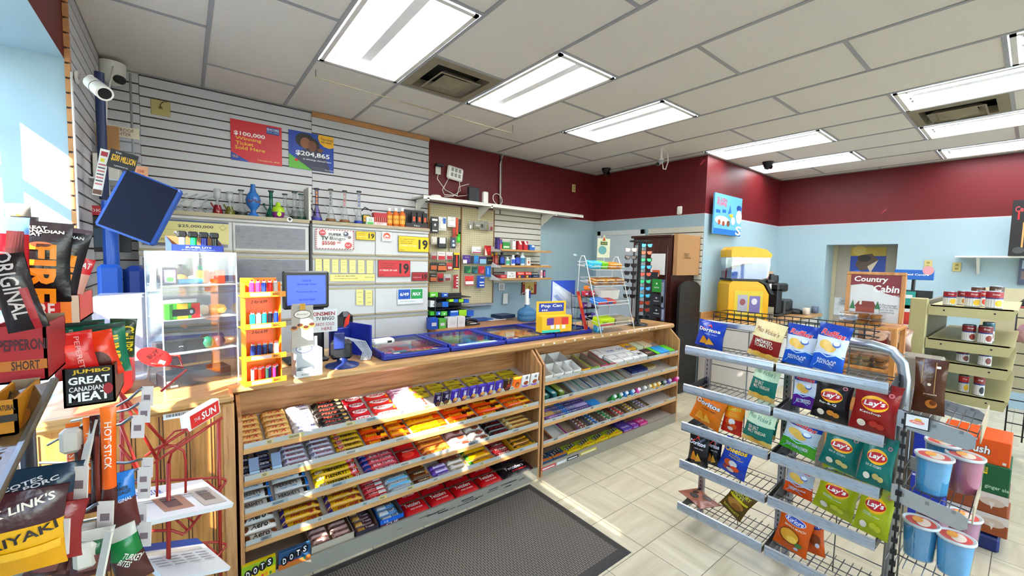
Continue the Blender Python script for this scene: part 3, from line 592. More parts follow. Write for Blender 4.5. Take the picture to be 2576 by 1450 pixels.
def row(unit, tier, kind, px0, px1, n, where, y0=None, lift=0.0, along='x', dep=None, skip=0):
    """n products from front to back inside the span between two image columns"""
    z = (LZ+[0.087])[tier]; me, sp = prod(kind); s = sp['s']; y0 = FY+.016 if y0 is None else y0
    xa, xb = fx(px0, FY+.01, z+.01), fx(px1, FY+.01, z+.01)
    wid = s[0] if along == 'x' else s[1]; sc = (xb-xa)*0.97/wid; L = s[1] if along == 'x' else s[0]
    sl = SL if tier < 4 else 0.10; th = math.atan(sl)
    for i in range(n):
        pitch = dep or (0.262/n if n > 1 else 0); pitch = min(pitch, L*1.15)
        stack = 0.5 if pitch < L*0.9 else 0
        tilt = th+(math.atan2(s[2]*0.8, pitch) if stack else 0); y = y0+(L/2)*math.cos(tilt)+pitch*i
        yf = y0+pitch*i; zz = (z-.0113+sl*(yf-FY-.012) if tier < 4 else .077+sl*(yf-FY))+.003+(L/2)*math.sin(tilt)+(lift if i >= skip else 0)
        o = place(me, sp['n'], loc=((xa+xb)/2+rnd.uniform(-.002, .002), y, zz), rz=(tilt, 0, 0) if along == 'x' else (Matrix.Rotation(tilt, 3, 'X') @ Matrix.Rotation(-PI/2, 3, 'Z')).to_euler())
        o.scale = (sc, 1, 1) if along == 'x' else (1, sc, 1)
        tag(o, '%s, %s%s' % (sp['w'], where, pos_words(i, n)), 'candy', '%s on the %s tier' % (sp['w'], TIER[tier]))
# top tier
row(1, 0, 'twix', 604, 668, 6, 'leftmost top tier stack'); row(1, 0, 'twix', 672, 741, 6, 'second top tier stack')
row(1, 0, 'snick', 743, 808, 7, 'top tier'); row(1, 0, 'mars', 810, 893, 7, 'top tier')
row(1, 0, 'kit', 895, 944, 4, 'top tier'); row(1, 0, 'kitbig', 950, 1012, 4, 'top tier'); row(1, 0, 'pink', 1014, 1086, 9, 'top tier')
for i, (k, a, c, wh) in enumerate((('dpurp', 1089, 1109, 'left one of the dark pair'), ('dpurp', 1110, 1130, 'right one of the dark pair'), ('purp', 1132, 1153, 'leftmost on the top tier'), ('purp', 1154, 1176, 'second from left, top tier'), ('purp', 1177, 1198, 'third from left, top tier'), ('purp', 1199, 1220, 'fourth from left, top tier'), ('purp', 1221, 1241, 'fifth from left, top tier'), ('purp', 1242, 1262, 'rightmost on the top tier'), ('dbrown', 1263, 1284, 'front of top tier'), ('otab', 1286, 1308, 'front of top tier'), ('wtab', 1310, 1330, 'left one of the white pair'), ('wtab', 1332, 1352, 'right one of the white pair'))):
    row(1, 0, k, a, c, 1, wh, along='y')
for i, (a, c) in enumerate(((1066, 1106), (1112, 1154), (1158, 1198), (1206, 1246), (1252, 1290), (1296, 1335))):
    row(1, 0, 'gold', a, c, 2, '%s pair behind the tablets' % ORD[i], y0=FY+.125, dep=.075, lift=.006)
# second tier
row(1, 1, 'star', 605, 637, 4, 'left column, second tier'); row(1, 1, 'star', 650, 690, 4, 'right column, second tier')
row(1, 1, 'musk', 715, 783, 7, 'left stack, second tier'); row(1, 1, 'musk', 787, 850, 7, 'right stack, second tier')
row(1, 1, 'henry', 853, 925, 6, 'second tier'); row(1, 1, 'reese', 928, 990, 4, 'leftmost second tier column'); row(1, 1, 'reesl', 993, 1042, 5, 'second tier')
row(1, 1, 'ylit', 1046, 1136, 4, 'second tier'); row(1, 1, 'reese', 1140, 1212, 4, 'middle second tier column'); row(1, 1, 'reese', 1215, 1283, 4, 'rightmost second tier column'); row(1, 1, 'sticks', 1286, 1350, 4, 'second tier')
# third tier
row(1, 2, 'hersh', 606, 692, 3, 'left stack, third tier'); row(1, 2, 'hersh', 697, 787, 3, 'right stack, third tier'); row(1, 2, 'henry2', 797, 915, 5, 'third tier')
row(1, 2, 'turk', 922, 1012, 6, 'third tier'); row(1, 2, 'redbag', 1014, 1066, 2, 'third tier'); row(1, 2, 'nuts', 1070, 1142, 5, 'third tier')
row(1, 2, 'thril', 1146, 1192, 4, 'third tier'); row(1, 2, 'wbrown', 1196, 1236, 4, 'third tier'); row(1, 2, 'eatm', 1240, 1288, 5, 'third tier'); row(1, 2, 'cof', 1291, 1350, 6, 'third tier')
# fourth tier
row(1, 3, 'aero', 608, 702, 4, 'fourth tier'); row(1, 3, 'mrbig', 712, 818, 5, 'left stack, fourth tier'); row(1, 3, 'mrbig', 828, 922, 5, 'right stack, fourth tier')
row(1, 3, 'redw', 926, 982, 7, 'fourth tier'); row(1, 3, 'bounty', 985, 1046, 3, 'fourth tier'); row(1, 3, 'caram', 1049, 1094, 3, 'fourth tier')
row(1, 3, 'crisp', 1097, 1140, 3, 'fourth tier'); row(1, 3, 'wlit', 1143, 1184, 3, 'fourth tier'); row(1, 3, 'brown4', 1130, 1182, 3, 'behind the white bars', y0=FY+.13)
row(1, 3, 'ccrisp', 1187, 1250, 4, 'fourth tier'); row(1, 3, 'kitr', 1253, 1293, 5, 'fourth tier')
# bottom tier
row(1, 4, 'dotsy', 606, 694, 1, 'front left of the bottom tier'); row(1, 4, 'dotsb', 697, 780, 1, 'bottom tier beside a yellow box')
for i, (a, c) in enumerate(((1022, 1084), (1086, 1148), (1150, 1210), (1212, 1268))): row(1, 4, 'twz', a, c, 2, 'bottom tier, %s column' % ORD[i])
row(1, 4, 'twzb', 1270, 1345, 2, 'bottom tier at right')
# open display boxes on the tiers
def tray(name, x0, x1, y0, y1, z0, h, m, mi, lb, cat='box', tilt=slope, front=None, deco=None, hb=None, group=None, pname='front_print'):
    o = thing(name, ((x0+x1)/2, y0, z0), lb, cat, group, rz=(tilt, 0, 0)); w, d = (x1-x0)/2, y1-y0; t = 0.0025; b = MB(); hb = hb or h; hf = front if front is not None else h
    b.box((-w, 0, 0), (w, d, t), mi); b.box((-w, 0, 0), (w, t, hf), m)
    b.box((-w, d-t, 0), (w, d, hb), mi)
    for s in (-1, 1):
        b.add([(s*w, 0, 0), (s*w, d, 0), (s*w, d, hb), (s*w, 0, hf), (s*(w-t), 0, 0), (s*(w-t), d, 0), (s*(w-t), d, hb), (s*(w-t), 0, hf)], [(0, 1, 2, 3), (4, 5, 6, 7), (3, 2, 6, 7), (0, 3, 7, 4)], m)
        b.add([(s*(w-t*1.1), 0, t), (s*(w-t*1.1), d, t), (s*(w-t*1.1), d, hb), (s*(w-t*1.1), 0, hf)], [(0, 1, 2, 3)], mi)
    b.build('tray', o)
    if deco:
        b = MB(); M = frame((0, -.0006, hf/2), (1, 0, 0), (0, 0, 1)); deco(b, M, w, hf/2); b.build(pname, o)
    return o
def sz(tier, y): return (LZ+[0.08])[tier]-.0113+(SL if tier < 4 else 0.1)*(y-FY-.012)+.003
xa, xb = fx(1296, FY, .27), fx(1350, FY, .27)
def mmd(b, M, w, h): b.text("m&m's", 0, 0, w*1.4, h*1.1, '#2c1a0e', M, bold=.06)
tray('display_box', xa, xb, FY+.02, FY+.25, sz(3, FY+.02), .055, K('#d9a62a'), CARDI, 'golden yellow open box full of candy packets, fourth tier', front=.035, deco=mmd)
row(1, 3, 'mm', 1299, 1347, 5, 'in the golden yellow box', lift=.012)
xa, xb = fx(785, FY, .1), fx(893, FY, .1)
tray('display_box', xa, xb, FY+.016, FY+.22, .079, .045, K('#b5aa98'), CARDI, 'plain beige open box on the bottom tier', tilt=.1)
row(1, 4, 'malt', 790, 838, 4, 'left half of the beige box', lift=.01); row(1, 4, 'malt', 842, 890, 4, 'right half of the beige box', lift=.01)
xa, xb = fx(897, FY, .1), fx(955, FY, .1)
tray('display_box', xa, xb, FY+.016, FY+.22, .079, .06, K('#34303a'), CARDI, 'dark open box of snack bars beside a beige box', tilt=.1, front=.03)
B_['pb'] = dict(s=(.1, .045, .02), c='#4a2c36', d=[('r', -.46, -.4, -.1, .4, '#c49a5c'), ('t', 'Protein', .16, 0, .4, .4, '#d8ccd4', .04)], n='snack_bar', w='dark plum and tan snack bar')
B_['cb'] = dict(s=(.1, .045, .02), c='#4a86b8', d=[('r', -.46, -.4, .0, .4, '#d5dde2'), ('t', 'CLIF', .2, 0, .3, .5, '#f0e9dc', .05)], n='snack_bar', w='blue and white snack bar')
row(1, 4, 'pb', 900, 952, 4, 'in the dark box')
xa, xb = fx(959, FY, .1), fx(1018, FY, .1)
def clf(b, M, w, h): b.rect(-w, -h, w, -h*.1, '#4a2430', M, .0002); b.text('CLIF', 0, -h*.5, w*1.0, h*.7, '#d8cfd4', M, bold=.05); b.text('12', -w*.5, h*.4, w*.3, h*.5, '#e8eef4', M)
tray('display_box', xa, xb, FY+.016, FY+.22, .079, .06, K('#2463b4'), CARDI, 'blue open box of snack bars beside red licorice', tilt=.1, front=.045, deco=clf)
row(1, 4, 'cb', 962, 1014, 3, 'in the blue box', lift=.01)
# small pale blue price cards
for i, (px, tr) in enumerate(((643, 1), (700, 1))):
    x = fx(px, FY, .58); b = MB(); b.rect(-.02, 0, .02, .035, K('#a9c2d2'), frame((x, FY+.012, sz(1, FY+.012)+.004), (1, 0, 0), (0, .5, 1))); b.rect(-.02, .037, .02, .1, K('#7f8fa8'), frame((x, FY+.012, sz(1, FY+.012)+.004), (1, 0, 0), (0, .8, 1)))
    b.build('price_card', label='pale blue card %s of the navy candy boxes' % ('between the columns', 'to the right')[i], cat='card')
# second unit -----------------------------------------------------------
ZL2 = [0.715, 0.558, 0.402, 0.245, 0.087]
def sz2(t, y): return ZL2[t]-.0113+(SL if t < 4 else 0.1)*(y-FY-.012)+.003
def tr2(t, px0, px1, col, ci, lb, y0=.018, y1=.25, h=.05, front=.045, txt=None, tc='#f0ece8', name='display_box', hb=None, group=None):
    xa, xb = fx(px0, FY, ZL2[t]+.01)+.001, fx(px1, FY, ZL2[t]+.01)-.001
    def dc(b, M, w, h2):
        if txt: b.text(txt, 0, 0, w*1.5, h2*1.0, tc, M, bold=.04)
        b.rect(-w, -h2, w, -h2*.6, K(tc), M, .0001)
    return tray(name, xa, xb, FY+y0, FY+y1, sz2(t, FY+y0), h, K(col), ci, lb, tilt=slope if t < 4 else .1, front=front, deco=dc, hb=hb, group=group)
WI = mk('white_inside', '#cfcdc6', .7)
for i, (a, c, tx, tcol) in enumerate(((1367, 1393, 'Extra', '#23202a'), (1395, 1420, 'Excel', '#b8a24a'), (1422, 1442, 'Bubble', '#b85a78'), (1444, 1464, 'Trident', '#8aa04a'))):
    tr2(0, a, c, '#dcdad4', WI, 'white open gum box with %s print, front of top gum tier' % ('black', 'gold', 'pink', 'olive')[i], h=.075, front=.05, y1=.14, txt=tx, tc=tcol, hb=.075)
for i, (a, c) in enumerate(((1362, 1398), (1400, 1428), (1430, 1462))):
    tr2(0, a, c, '#d6d4ce', WI, '%s empty white box in the back row, top gum tier' % ('left', 'middle', 'right')[i], y0=.145, y1=.27, h=.085, front=.06)
for i, (a, c, col, tx, nm) in enumerate(((1466, 1488, '#d9a21f', 'Juicy', 'yellow'), (1490, 1512, '#79a23c', 'Mint', 'green'), (1514, 1532, '#b04a6e', 'Bubble', 'pink'), (1534, 1552, '#a8414a', 'Cherry', 'red'))):
    tr2(0, a, c, col, CARDI, 'cardboard gum box with %s front, top gum tier' % nm, h=.055, front=.04, txt=tx)
def slab(name, t, px0, px1, y0, y1, h, col, lb, c2=None, tx=None, tc='#f0ece8', cat='gum pack', lift=0, group=None, c2h=.4):
    xa, xb = fx(px0, FY, ZL2[t]+.02)+.001, fx(px1, FY, ZL2[t]+.02)-.001
    sp = dict(s=(xb-xa, y1-y0, h), c=col, c2=c2, c2h=c2h, d=[])
    if tx: sp['d'] += [('Tt', tx, 0, -.1, .7, .3, tc), ('Ft', tx, 0, 0, .7, .4, tc)]
    y = FY+(y0+y1)/2
    return place(carton(sp), name, loc=((xa+xb)/2, y, sz2(t, y)+lift), rz=(slope if t < 4 else .1, 0, 0), label=lb, cat=cat, group=group)
for i, (a, c, c2, nm) in enumerate(((1548, 1572, '#2f8a55', 'green'), (1574, 1596, '#c96a98', 'pink'), (1598, 1612, '#c9ccd2', 'grey'))):
    slab('gum_box', 0, a, c, .02, .14, .045, '#e2e0dc', 'closed white gum box with %s lower edge, top gum tier' % nm, c2, 'excel', '#9aa0a8')
slab('gum_box', 0, 1614, 1632, .02, .14, .045, '#d8d6d4', 'white and black gum box, top gum tier', '#2a2a2e', 'MINT', '#22222a')
slab('gum_box', 0, 1634, 1656, .02, .14, .04, '#3a2c28', 'dark brown gum box, top gum tier', '#6b5a50', 'clove', '#c9a08a')
for i, (a, c, tx) in enumerate(((1538, 1562, ''), (1562, 1588, 'ice'), (1588, 1618, 'OOO'))):
    slab('gum_box', 0, a, c, .15, .27, .05, '#dedcda', 'white gum box in the back row, %s' % ('left one', 'middle one with blue print', 'right one with red edge')[i], ('#d4d4d4', '#4a8fc0', '#b85a5a')[i], tx or None, '#3c7fb8')
for i, (a, c, col, nm) in enumerate(((1652, 1664, '#5fae2c', 'green'), (1665, 1677, '#3490c8', 'blue'), (1678, 1688, '#3f93c2', 'second blue'), (1689, 1701, '#5fb43a', 'rightmost green'))):
    slab('mint_box', 0, a, c, .02, .15, .04, col, 'long %s mint box with pale top, top gum tier' % nm, cat='mint box')
for i, (a, c, col, nm) in enumerate(((1612, 1634, '#cfa23c', 'yellow'), (1636, 1652, '#c5ccb0', 'pale green'), (1654, 1672, '#cdbd9c', 'beige'))):
    slab('mint_box', 0, a, c, .155, .27, .055, col, 'long %s mint box in back row, top gum tier' % nm, cat='mint box', tx='B' if i == 0 else None, tc='#3a5a9c')
sw = MB()
for k in range(9):
    x = fx(1500+rnd.random()*44, FY+.18, .78); y = FY+.17+rnd.random()*.08
    q = bar(dict(s=(.045, .02, .014), c='#26293c', d=[('r', -.3, -.4, .3, .4, '#c8ccd8'), ('t', 'mint', 0, 0, .4, .5, '#2a3a78')])) if k == 0 else q
    place(q, 'wrapped_mint', loc=(x, y, sz2(0, y)+.002), rz=(slope, 0, rnd.random()*3), label='navy and silver wrapped mint, %s in the loose pile on top gum tier' % ORD[k], cat='candy', group='loose wrapped mints')
# second gum tier: round fronted packs and sleeves
def rpack(t, px, col, c2, lb, y0=.018, d=.13, txt='Excel', R=None):
    x = fx(px, FY, ZL2[t]+.02); r_ = R or .026; b = MB(); h = .052
    pts = [(-r_, 0)]+[(r_*math.cos(a), d*.3-d*.3*math.sin(a)) for a in [PI-PI*k/8 for k in range(9)]][1:]
    pts = [(r_*math.cos(PI+PI*k/8), .025+.025*math.sin(PI+PI*k/8)) for k in range(9)]+[(r_, d), (-r_, d)]
    b.prism(pts, h, K(col), m2=K(c2)); b.disc(0, .03, r_*.7, .014, '#e8ece8', T(0, 0, h+.0004)); b.text(txt, 0, .03, r_*1.1, .009, col, T(0, 0, h+.0006))
    M = frame((0, -.0006, h/2), (1, 0, 0), (0, 0, 1)); b.text(txt, 0, 0, r_*1.1, .014, c2, M)
    return b.build('gum_pack', loc=(x, FY+y0, sz2(t, FY+y0)), rz=(slope, 0, 0), label=lb, cat='gum pack')
for px, col, c2, nm in ((1380, '#1d4a3c', '#2f6b58', 'dark green'), (1400, '#22545a', '#3d858a', 'teal'), (1419, '#5a6b2a', '#93a04a', 'olive')): rpack(1, px, col, c2, '%s round fronted gum pack, second gum tier at left' % nm)
for i, (a, c, col, nm) in enumerate(((1366, 1390, '#3a4a40', 'dark green'), (1391, 1410, '#35514e', 'teal'), (1411, 1428, '#5a5f3a', 'olive'), (1430, 1446, '#8d9398', 'grey'), (1448, 1470, '#7fb2c8', 'light blue'), (1472, 1490, '#3f8a5e', 'green'), (1492, 1512, '#35588e', 'navy'), (1514, 1528, '#5f7fb0', 'mid blue'), (1530, 1544, '#7fa8c0', 'sky blue'), (1546, 1561, '#5f9a78', 'sea green'), (1563, 1578, '#6aa050', 'leaf green'), (1580, 1594, '#b0604a', 'rust'))):
    tr2(1, a, c, col, WI if i > 3 else CARDI, 'slim open gum sleeve with %s front, second gum tier' % nm, y0=.075 if i < 3 else .018, h=.05, front=.03, name='gum_sleeve')
for i, (a, c) in enumerate(((1608, 1622), (1623, 1637), (1638, 1648))): slab('gum_pack', 1, a, c, .08, .2, .03, '#2a3868', 'navy gum pack %s, alone near right end of second gum tier' % ('left', 'middle', 'right')[i], '#c8ccd8')
for i in range(5): slab('gum_pack', 1, 1650+i*4.5, 1654+i*4.5, .1, .2, .03, '#a8905a', 'thin tan gum pack, %s of five at right of second gum tier' % ORD[i], '#d8d0c0')
# third gum tier
for i, (a, c, col, c2, nm) in enumerate(((1380, 1428, '#8e6aa0', '#c9a24a', 'purple and yellow'), (1408, 1464, '#3f6fae', '#9dbddc', 'blue'), (1440, 1494, '#5c4a86', '#b9a8d0', 'violet'))):
    for k in range(5): slab('gum_pack', 2, a, c, .02+k*.045, .06+k*.045, .024, (col, c2)[k % 2 if i != 1 else 0], '%s gum pack, row %s from front, third gum tier' % (nm, ORD[k]), c2, 'gum', '#e8e4ee') if (i == 0 or k > -1) and not (i == 1 and k < 0) else None
slab('gum_box', 2, 1364, 1382, .02, .24, .012, '#b9ac98', 'flat empty cardboard tray at left of third gum tier')
for k in range(4): slab('gum_pack', 2, 1492+k*6, 1498+k*6, .02, .1, .03, '#3f86c0', 'small sky blue gum pack, %s of four, third gum tier' % ORD[k], '#7fb23c')
for k, (px, col, c2, nm) in enumerate(((1538, '#2f8a3c', '#dfe8e0', 'green'), (1554, '#2a7f4a', '#dfe8e0', 'dark green'), (1568, '#2f6fae', '#dfe8f0', 'blue'), (1584, '#3a80b8', '#cfe0f0', 'light blue'), (1599, '#c44a8c', '#f0dce8', 'pink'), (1614, '#9a9c9a', '#e0e0dc', 'silver'), (1627, '#a8a49a', '#e4d8b0', 'grey gold'), (1639, '#c99a2c', '#efe0b8', 'golden'), (1650, '#d0a02c', '#f0e0b0', 'bright yellow'), (1664, '#3c4a44', '#a8b0b0', 'charcoal'), (1677, '#5a4a8a', '#c8c0dc', 'purple'), (1696, '#d03f8a', '#f0a8cc', 'hot pink'))):
    x = fx(px, FY+.03, .45); b = MB(); b.lathe([(.022, 0), (.025, .012), (.025, .055), (.02, .066), (.014, .07), (.014, .085)], K(col, .3), 14); b.lathe([(.0155, .07), (.0155, .086), (.0, .087)], K(c2, .3), 12)
    b.rect(-.02, .018, .02, .045, K(c2), surf=lambda x_, y_, e: (.0256*math.sin(x_/.0256), -.0256*math.cos(x_/.0256), y_), nx=6); b.text('ICE', 0, .03, .022, .014, K(col), surf=lambda x_, y_, e: (.0262*math.sin(x_/.0256), -.0262*math.cos(x_/.0256), y_))
    b.build('gum_bottle', loc=(x, FY+.05, sz2(2, FY+.04)), rz=(.75, 0, .15), label='%s round gum bottle lying forward on third gum tier' % nm, cat='gum bottle')
# fourth gum tier
tr2(3, 1364, 1392, '#b8303c', CARDI, 'red candy box with multicoloured front, fourth gum tier', h=.04, front=.03, txt='Nerds')
tr2(3, 1394, 1426, '#d8c48a', WI, 'empty white tray with yellow edge, fourth gum tier', h=.045, front=.028)
tr2(3, 1428, 1460, '#b0449a', CARDI, 'magenta open tray, fourth gum tier', h=.055, front=.03, txt='Gum')
tr2(3, 1462, 1488, '#6a5a5c', CARDI, 'brown and grey tray of candy rolls, fourth gum tier', h=.04, front=.025)
tr2(3, 1490, 1522, '#3a5f94', CARDI, 'navy open tray of candy rolls, fourth gum tier', h=.04, front=.025)
tr2(3, 1524, 1554, '#8a3a34', CARDI, 'dark red tray of striped rolls, fourth gum tier', h=.03, front=.02)
tr2(3, 1556, 1584, '#b83a34', CARDI, 'bright red tray of candy rolls, fourth gum tier', h=.03, front=.02)
tr2(3, 1586, 1610, '#c2ac5a', CARDI, 'yellow tray of candy rolls, fourth gum tier', h=.03, front=.02)
tr2(3, 1612, 1640, '#8d8a90', CARDI, 'grey tray of candy rolls, fourth gum tier', h=.03, front=.02)
rolls = MB(); rolls.cyl((-.03, 0, .008), (.03, 0, .008), .009, K('#d8d4cc'), n=8); rolls.cyl((-.02, 0, .008), (.02, 0, .008), .0093, K('#b8303c'), n=8)
RC = {}
def roll(px, k, t, lb, col):
    if col not in RC: q = MB(); q.cyl((-.03, 0, .01), (.03, 0, .01), .009, K('#d8d4cc'), n=8); q.cyl((-.021, 0, .01), (.021, 0, .01), .0093, K(col), n=8); RC[col] = q.mesh('roll')
    y = FY+.04+k*.03; place(RC[col], 'candy_roll', loc=(fx(px, FY, .27), y, sz2(t, y)+.004), rz=(slope, 0, .05*(k % 3)), label=lb, cat='candy', group='candy rolls')
for px, col, nm in ((1475, '#8a5040', 'brown'), (1506, '#3a6fa8', 'blue'), (1539, '#3f8a4c', 'green'), (1570, '#c23a34', 'red'), (1598, '#c9a23c', 'yellow'), (1626, '#8f7fa4', 'lilac')):
    for k in range(5): roll(px, k, 3, '%s and white candy roll, %s from front, fourth gum tier' % (nm, ORD[k]), col)
# bottom gum tier
for i in range(6):
    k = ('dotsb', 'dotsb', 'dotsy', 'dotsy', 'dotsy', 'dotsy')[i]; a = 1358+i*35; me, sp = prod(k)
    xa, xb = fx(a+3, FY, .1), fx(a+37, FY, .1); o = place(me, 'candy_box', loc=((xa+xb)/2, FY+.062, .085), rz=(.1, 0, 0), label='%s candy box, %s of six in a row under the gum' % (sp['w'].split(' candy')[0], ORD[i]), cat='candy', group='candy boxes under the gum'); o.scale = ((xb-xa)*.98/.19, 1, 1)
slab('candy_box', 4, 1573, 1596, .02, .11, .03, '#5a4a9a', 'violet candy box on the bottom gum tier', '#b8303c', 'Nerds', '#e8d8f0', cat='candy')
slab('candy_box', 4, 1598, 1612, .02, .11, .03, '#8a4aa0', 'purple candy box on the bottom gum tier', None, 'Mega', '#e8d8f0', cat='candy')
slab('candy_box', 4, 1614, 1634, .02, .11, .03, '#c03f80', 'pink candy box, last on the bottom gum tier', None, 'POP', '#f4e0ea', cat='candy')
slab('candy_box', 4, 1576, 1600, .125, .22, .03, '#4a4088', 'indigo candy box behind the violet one', None, 'sour', '#c8c0e8', cat='candy')
b = MB(); 
for a, c, col in ((1362, 1398, '#b8484a'), (1400, 1425, '#c2c0ba'), (1427, 1455, '#26262a'), (1460, 1500, '#cbb83c')):
    xa, xb = fx(a, FY, .06), fx(c, FY, .06); b.box((xa, FY-.0012, .045), (xb, FY-.0004, .07), K(col)); b.box((xa+.01, FY-.0018, .052), (xb-.015, FY-.001, .06), PAPER)
wbuild(b, 'price_sticker', f2)
# rubber mat
m, t, bs = nodemat('rubber_mat', 0.6); tc = t.nodes.new('ShaderNodeTexCoord')
bk = t.nodes.new('ShaderNodeTexBrick'); bk.inputs['Scale'].default_value = 1; bk.inputs['Brick Width'].default_value = .034; bk.inputs['Row Height'].default_value = .0115; bk.inputs['Mortar Size'].default_value = .0026
bk.inputs['Color1'].default_value = (*lin('#2b2826'), 1); bk.inputs['Color2'].default_value = (*lin('#302c2a'), 1); bk.inputs['Mortar'].default_value = (*lin('#6f685c'), 1); bk.inputs['Mortar Smooth'].default_value = .1
mp = t.nodes.new('ShaderNodeMapping'); mp.inputs['Rotation'].default_value = (0, 0, PI/2); t.links.new(tc.outputs['Object'], mp.inputs[0]); t.links.new(mp.outputs[0], bk.inputs[0]); t.links.new(bk.outputs[0], bs.inputs['Base Color'])
bp = t.nodes.new('ShaderNodeBump'); bp.inputs['Strength'].default_value = .6; bp.inputs['Distance'].default_value = .003; bp.invert = True; t.links.new(bk.outputs['Fac'], bp.inputs['Height']); t.links.new(bp.outputs[0], bs.inputs['Normal'])
rm = thing('rubber_mat', (1.1, 1.7, 0), 'black rubber mat with raised slot pattern lying before the candy shelves', 'floor mat')
b = MB(); x0, x1, y0, y1 = .3, 1.905, 1.285, 2.15; e = .055
b.box((x0+e, y0+e, .001), (x1-e, y1-e, .010), m); wbuild(b, 'slotted_field', rm)
b = MB(); RUB = mk('rubber_edge', '#2c2a29', .55, bump=.1)
def ringq(a, c, z0, z1):
    v = [(x0+a, y0+a, z0), (x1-a, y0+a, z0), (x1-a, y1-a, z0), (x0+a, y1-a, z0), (x0+c, y0+c, z1), (x1-c, y0+c, z1), (x1-c, y1-c, z1), (x0+c, y1-c, z1)]
    b.add(v, [(k, (k+1) % 4, 4+(k+1) % 4, 4+k) for k in range(4)], RUB)
ringq(0, .02, .0005, .009); ringq(.02, e, .009, .0105); wbuild(b, 'bevelled_edge', rm)
# ---------------------------------------------------------------- generic goods placed on surfaces facing -Y
UX, UZ = (1, 0, 0), (0, 0, 1); NX = (0, -1, 0)
def deco(b, M, w, h, D, hh=None):
    """D: list of prints in fractions of half sizes"""
    for i, d in enumerate(D):
        e = .0004+.00025*i
        if d[0] == 't': b.text(d[1], d[2]*w, d[3]*h, d[4]*w*2, d[5]*h*2, d[6], M, e=e, bold=d[7] if len(d) > 7 else .03, shear=d[8] if len(d) > 8 else 0, rot=d[9] if len(d) > 9 else 0)
        elif d[0] == 'r': b.rect(d[1]*w, d[2]*h, d[3]*w, d[4]*h, d[5], M, e)
        elif d[0] == 'o': b.disc(d[1]*w, d[2]*h, d[3]*w, d[4]*h, d[5], M, e)
        elif d[0] == 'p': b.pol([(x*w, y*h) for x, y in d[1]], d[2], M, e)
def goods(name, px0, py0, px1, py1, Y, d, col, label, cat, D=(), z=None, group=None, rz=0, bev=.001, rough=.42, kind='box'):
    """a carton, bottle or card whose front is at depth Y; z: height of the surface it stands on"""
    A = ay((px0+px1)/2, py1, Y); x0, x1 = ay(px0, (py0+py1)/2, Y).x, ay(px1, (py0+py1)/2, Y).x; w = (x1-x0)/2
    zt = ay((px0+px1)/2, py0, Y).z; zb = A.z if z is None else z; h = max(.01, zt-zb); b = MB(); m = K(col, rough) if isinstance(col, str) else col
    if kind == 'box':
        b.box((-w, 0, 0), (w, d, h), m, bev=bev); deco(b, frame((0, -.0004, h/2), UX, UZ), w, h/2, D)
    elif kind == 'bottle':
        r_ = w; b.lathe([(r_*.9, 0), (r_, h*.04), (r_, h*.62), (r_*.85, h*.72), (r_*.42, h*.8), (r_*.42, h*.84)], m, 14, T(0, r_, 0))
        b.lathe([(r_*.5, h*.83), (r_*.5, h*.99), (r_*.4, h)], K(D[0][1] if D and D[0][0] == 'cap' else '#e4e4e0'), 12, T(0, r_, 0))
        S = lambda x, y, e: (r_*1.01*math.sin(x/r_)*(1+e*8), r_-r_*1.01*math.cos(x/r_)*(1+e*8), y)
        for q in D:
            if q[0] == 'lab': b.rect(-r_*1.2, h*.15, r_*1.2, h*.58, q[1], surf=S, nx=8)
            elif q[0] == 't': b.text(q[1], 0, h*.38+q[3]*h*.2, r_*1.6, h*.1, q[6], surf=S, e=.001)
    return b.build(name, loc=((x0+x1)/2, Y, zb), rz=rz, label=label, cat=cat, group=group)
def flat(name, P, ux, uy, w, h, th, col, label, cat, D=(), parent=None, border=None, kind='poster', back=None):
    M = frame(P, ux, uy); r = None; b = MB(); b.M = ID
    m = K(col) if isinstance(col, str) else col
    b.box((-w/2, -h/2, 0), (w/2, h/2, th), m); F0 = T(0, 0, th)
    if border: b.box((-w/2-.004, -h/2-.004, 0), (w/2+.004, h/2+.004, th*.9), border)
    deco(b, F0, w/2, h/2, D)
    o = b.build(name, label=label, cat=cat); o.matrix_world = M; return o
def quadposter(name, c, Y, th, col, label, cat, D=(), border=None, X=None):
    """c: four picture corners tl,tr,br,bl -> upright rectangle on plane Y (or X)"""
    f = (lambda p: ay(*p, Y)) if X is None else (lambda p: ax(*p, X)); q = [f(p) for p in c]
    ctr = sum(q, Vector())/4; w = ((q[1]-q[0]).length+(q[2]-q[3]).length)/2; h = (abs(q[0].z-q[3].z)+abs(q[1].z-q[2].z))/2
    return flat(name, ctr, UX if X is None else NX, UZ, w, h, th, col, label, cat, D, border=border)
SK1, SK2 = '#8a5a3e', '#6e4530'
quadposter('prize_poster', ((580, 298), (709, 322), (709, 419), (580, 402)), BY-.024, .003, '#c43a42', 'red poster reading $100,000 Winning Ticket Sold Here', 'poster',
 [('t', '$100,000', -.28, .34, .6, .115, '#f2ece8', .06), ('t', 'Winning', -.33, .1, .5, .1, '#e3b24a', .05), ('t', 'Ticket', -.48, -.12, .34, .09, '#e3b24a', .05), ('t', 'Sold Here', -.27, -.34, .58, .09, '#e3b24a', .05),
  ('r', .38, .56, .9, .9, '#2e4186'), ('t', 'ENCORE', .64, .8, .24, .06, '#e8ecf4', .05), ('t', 'ENCORE', .64, .67, .24, .06, '#8fb0d8', .03), ('p', [(-1, -1), (-.3, -1), (-1, -.6)], '#3553a0'), ('t', 'OLG', -.85, -.8, .1, .06, '#e0b04a', .03), ('t', 'February 03, 2024', .45, -.85, .44, .05, '#e8c88c', .02)])
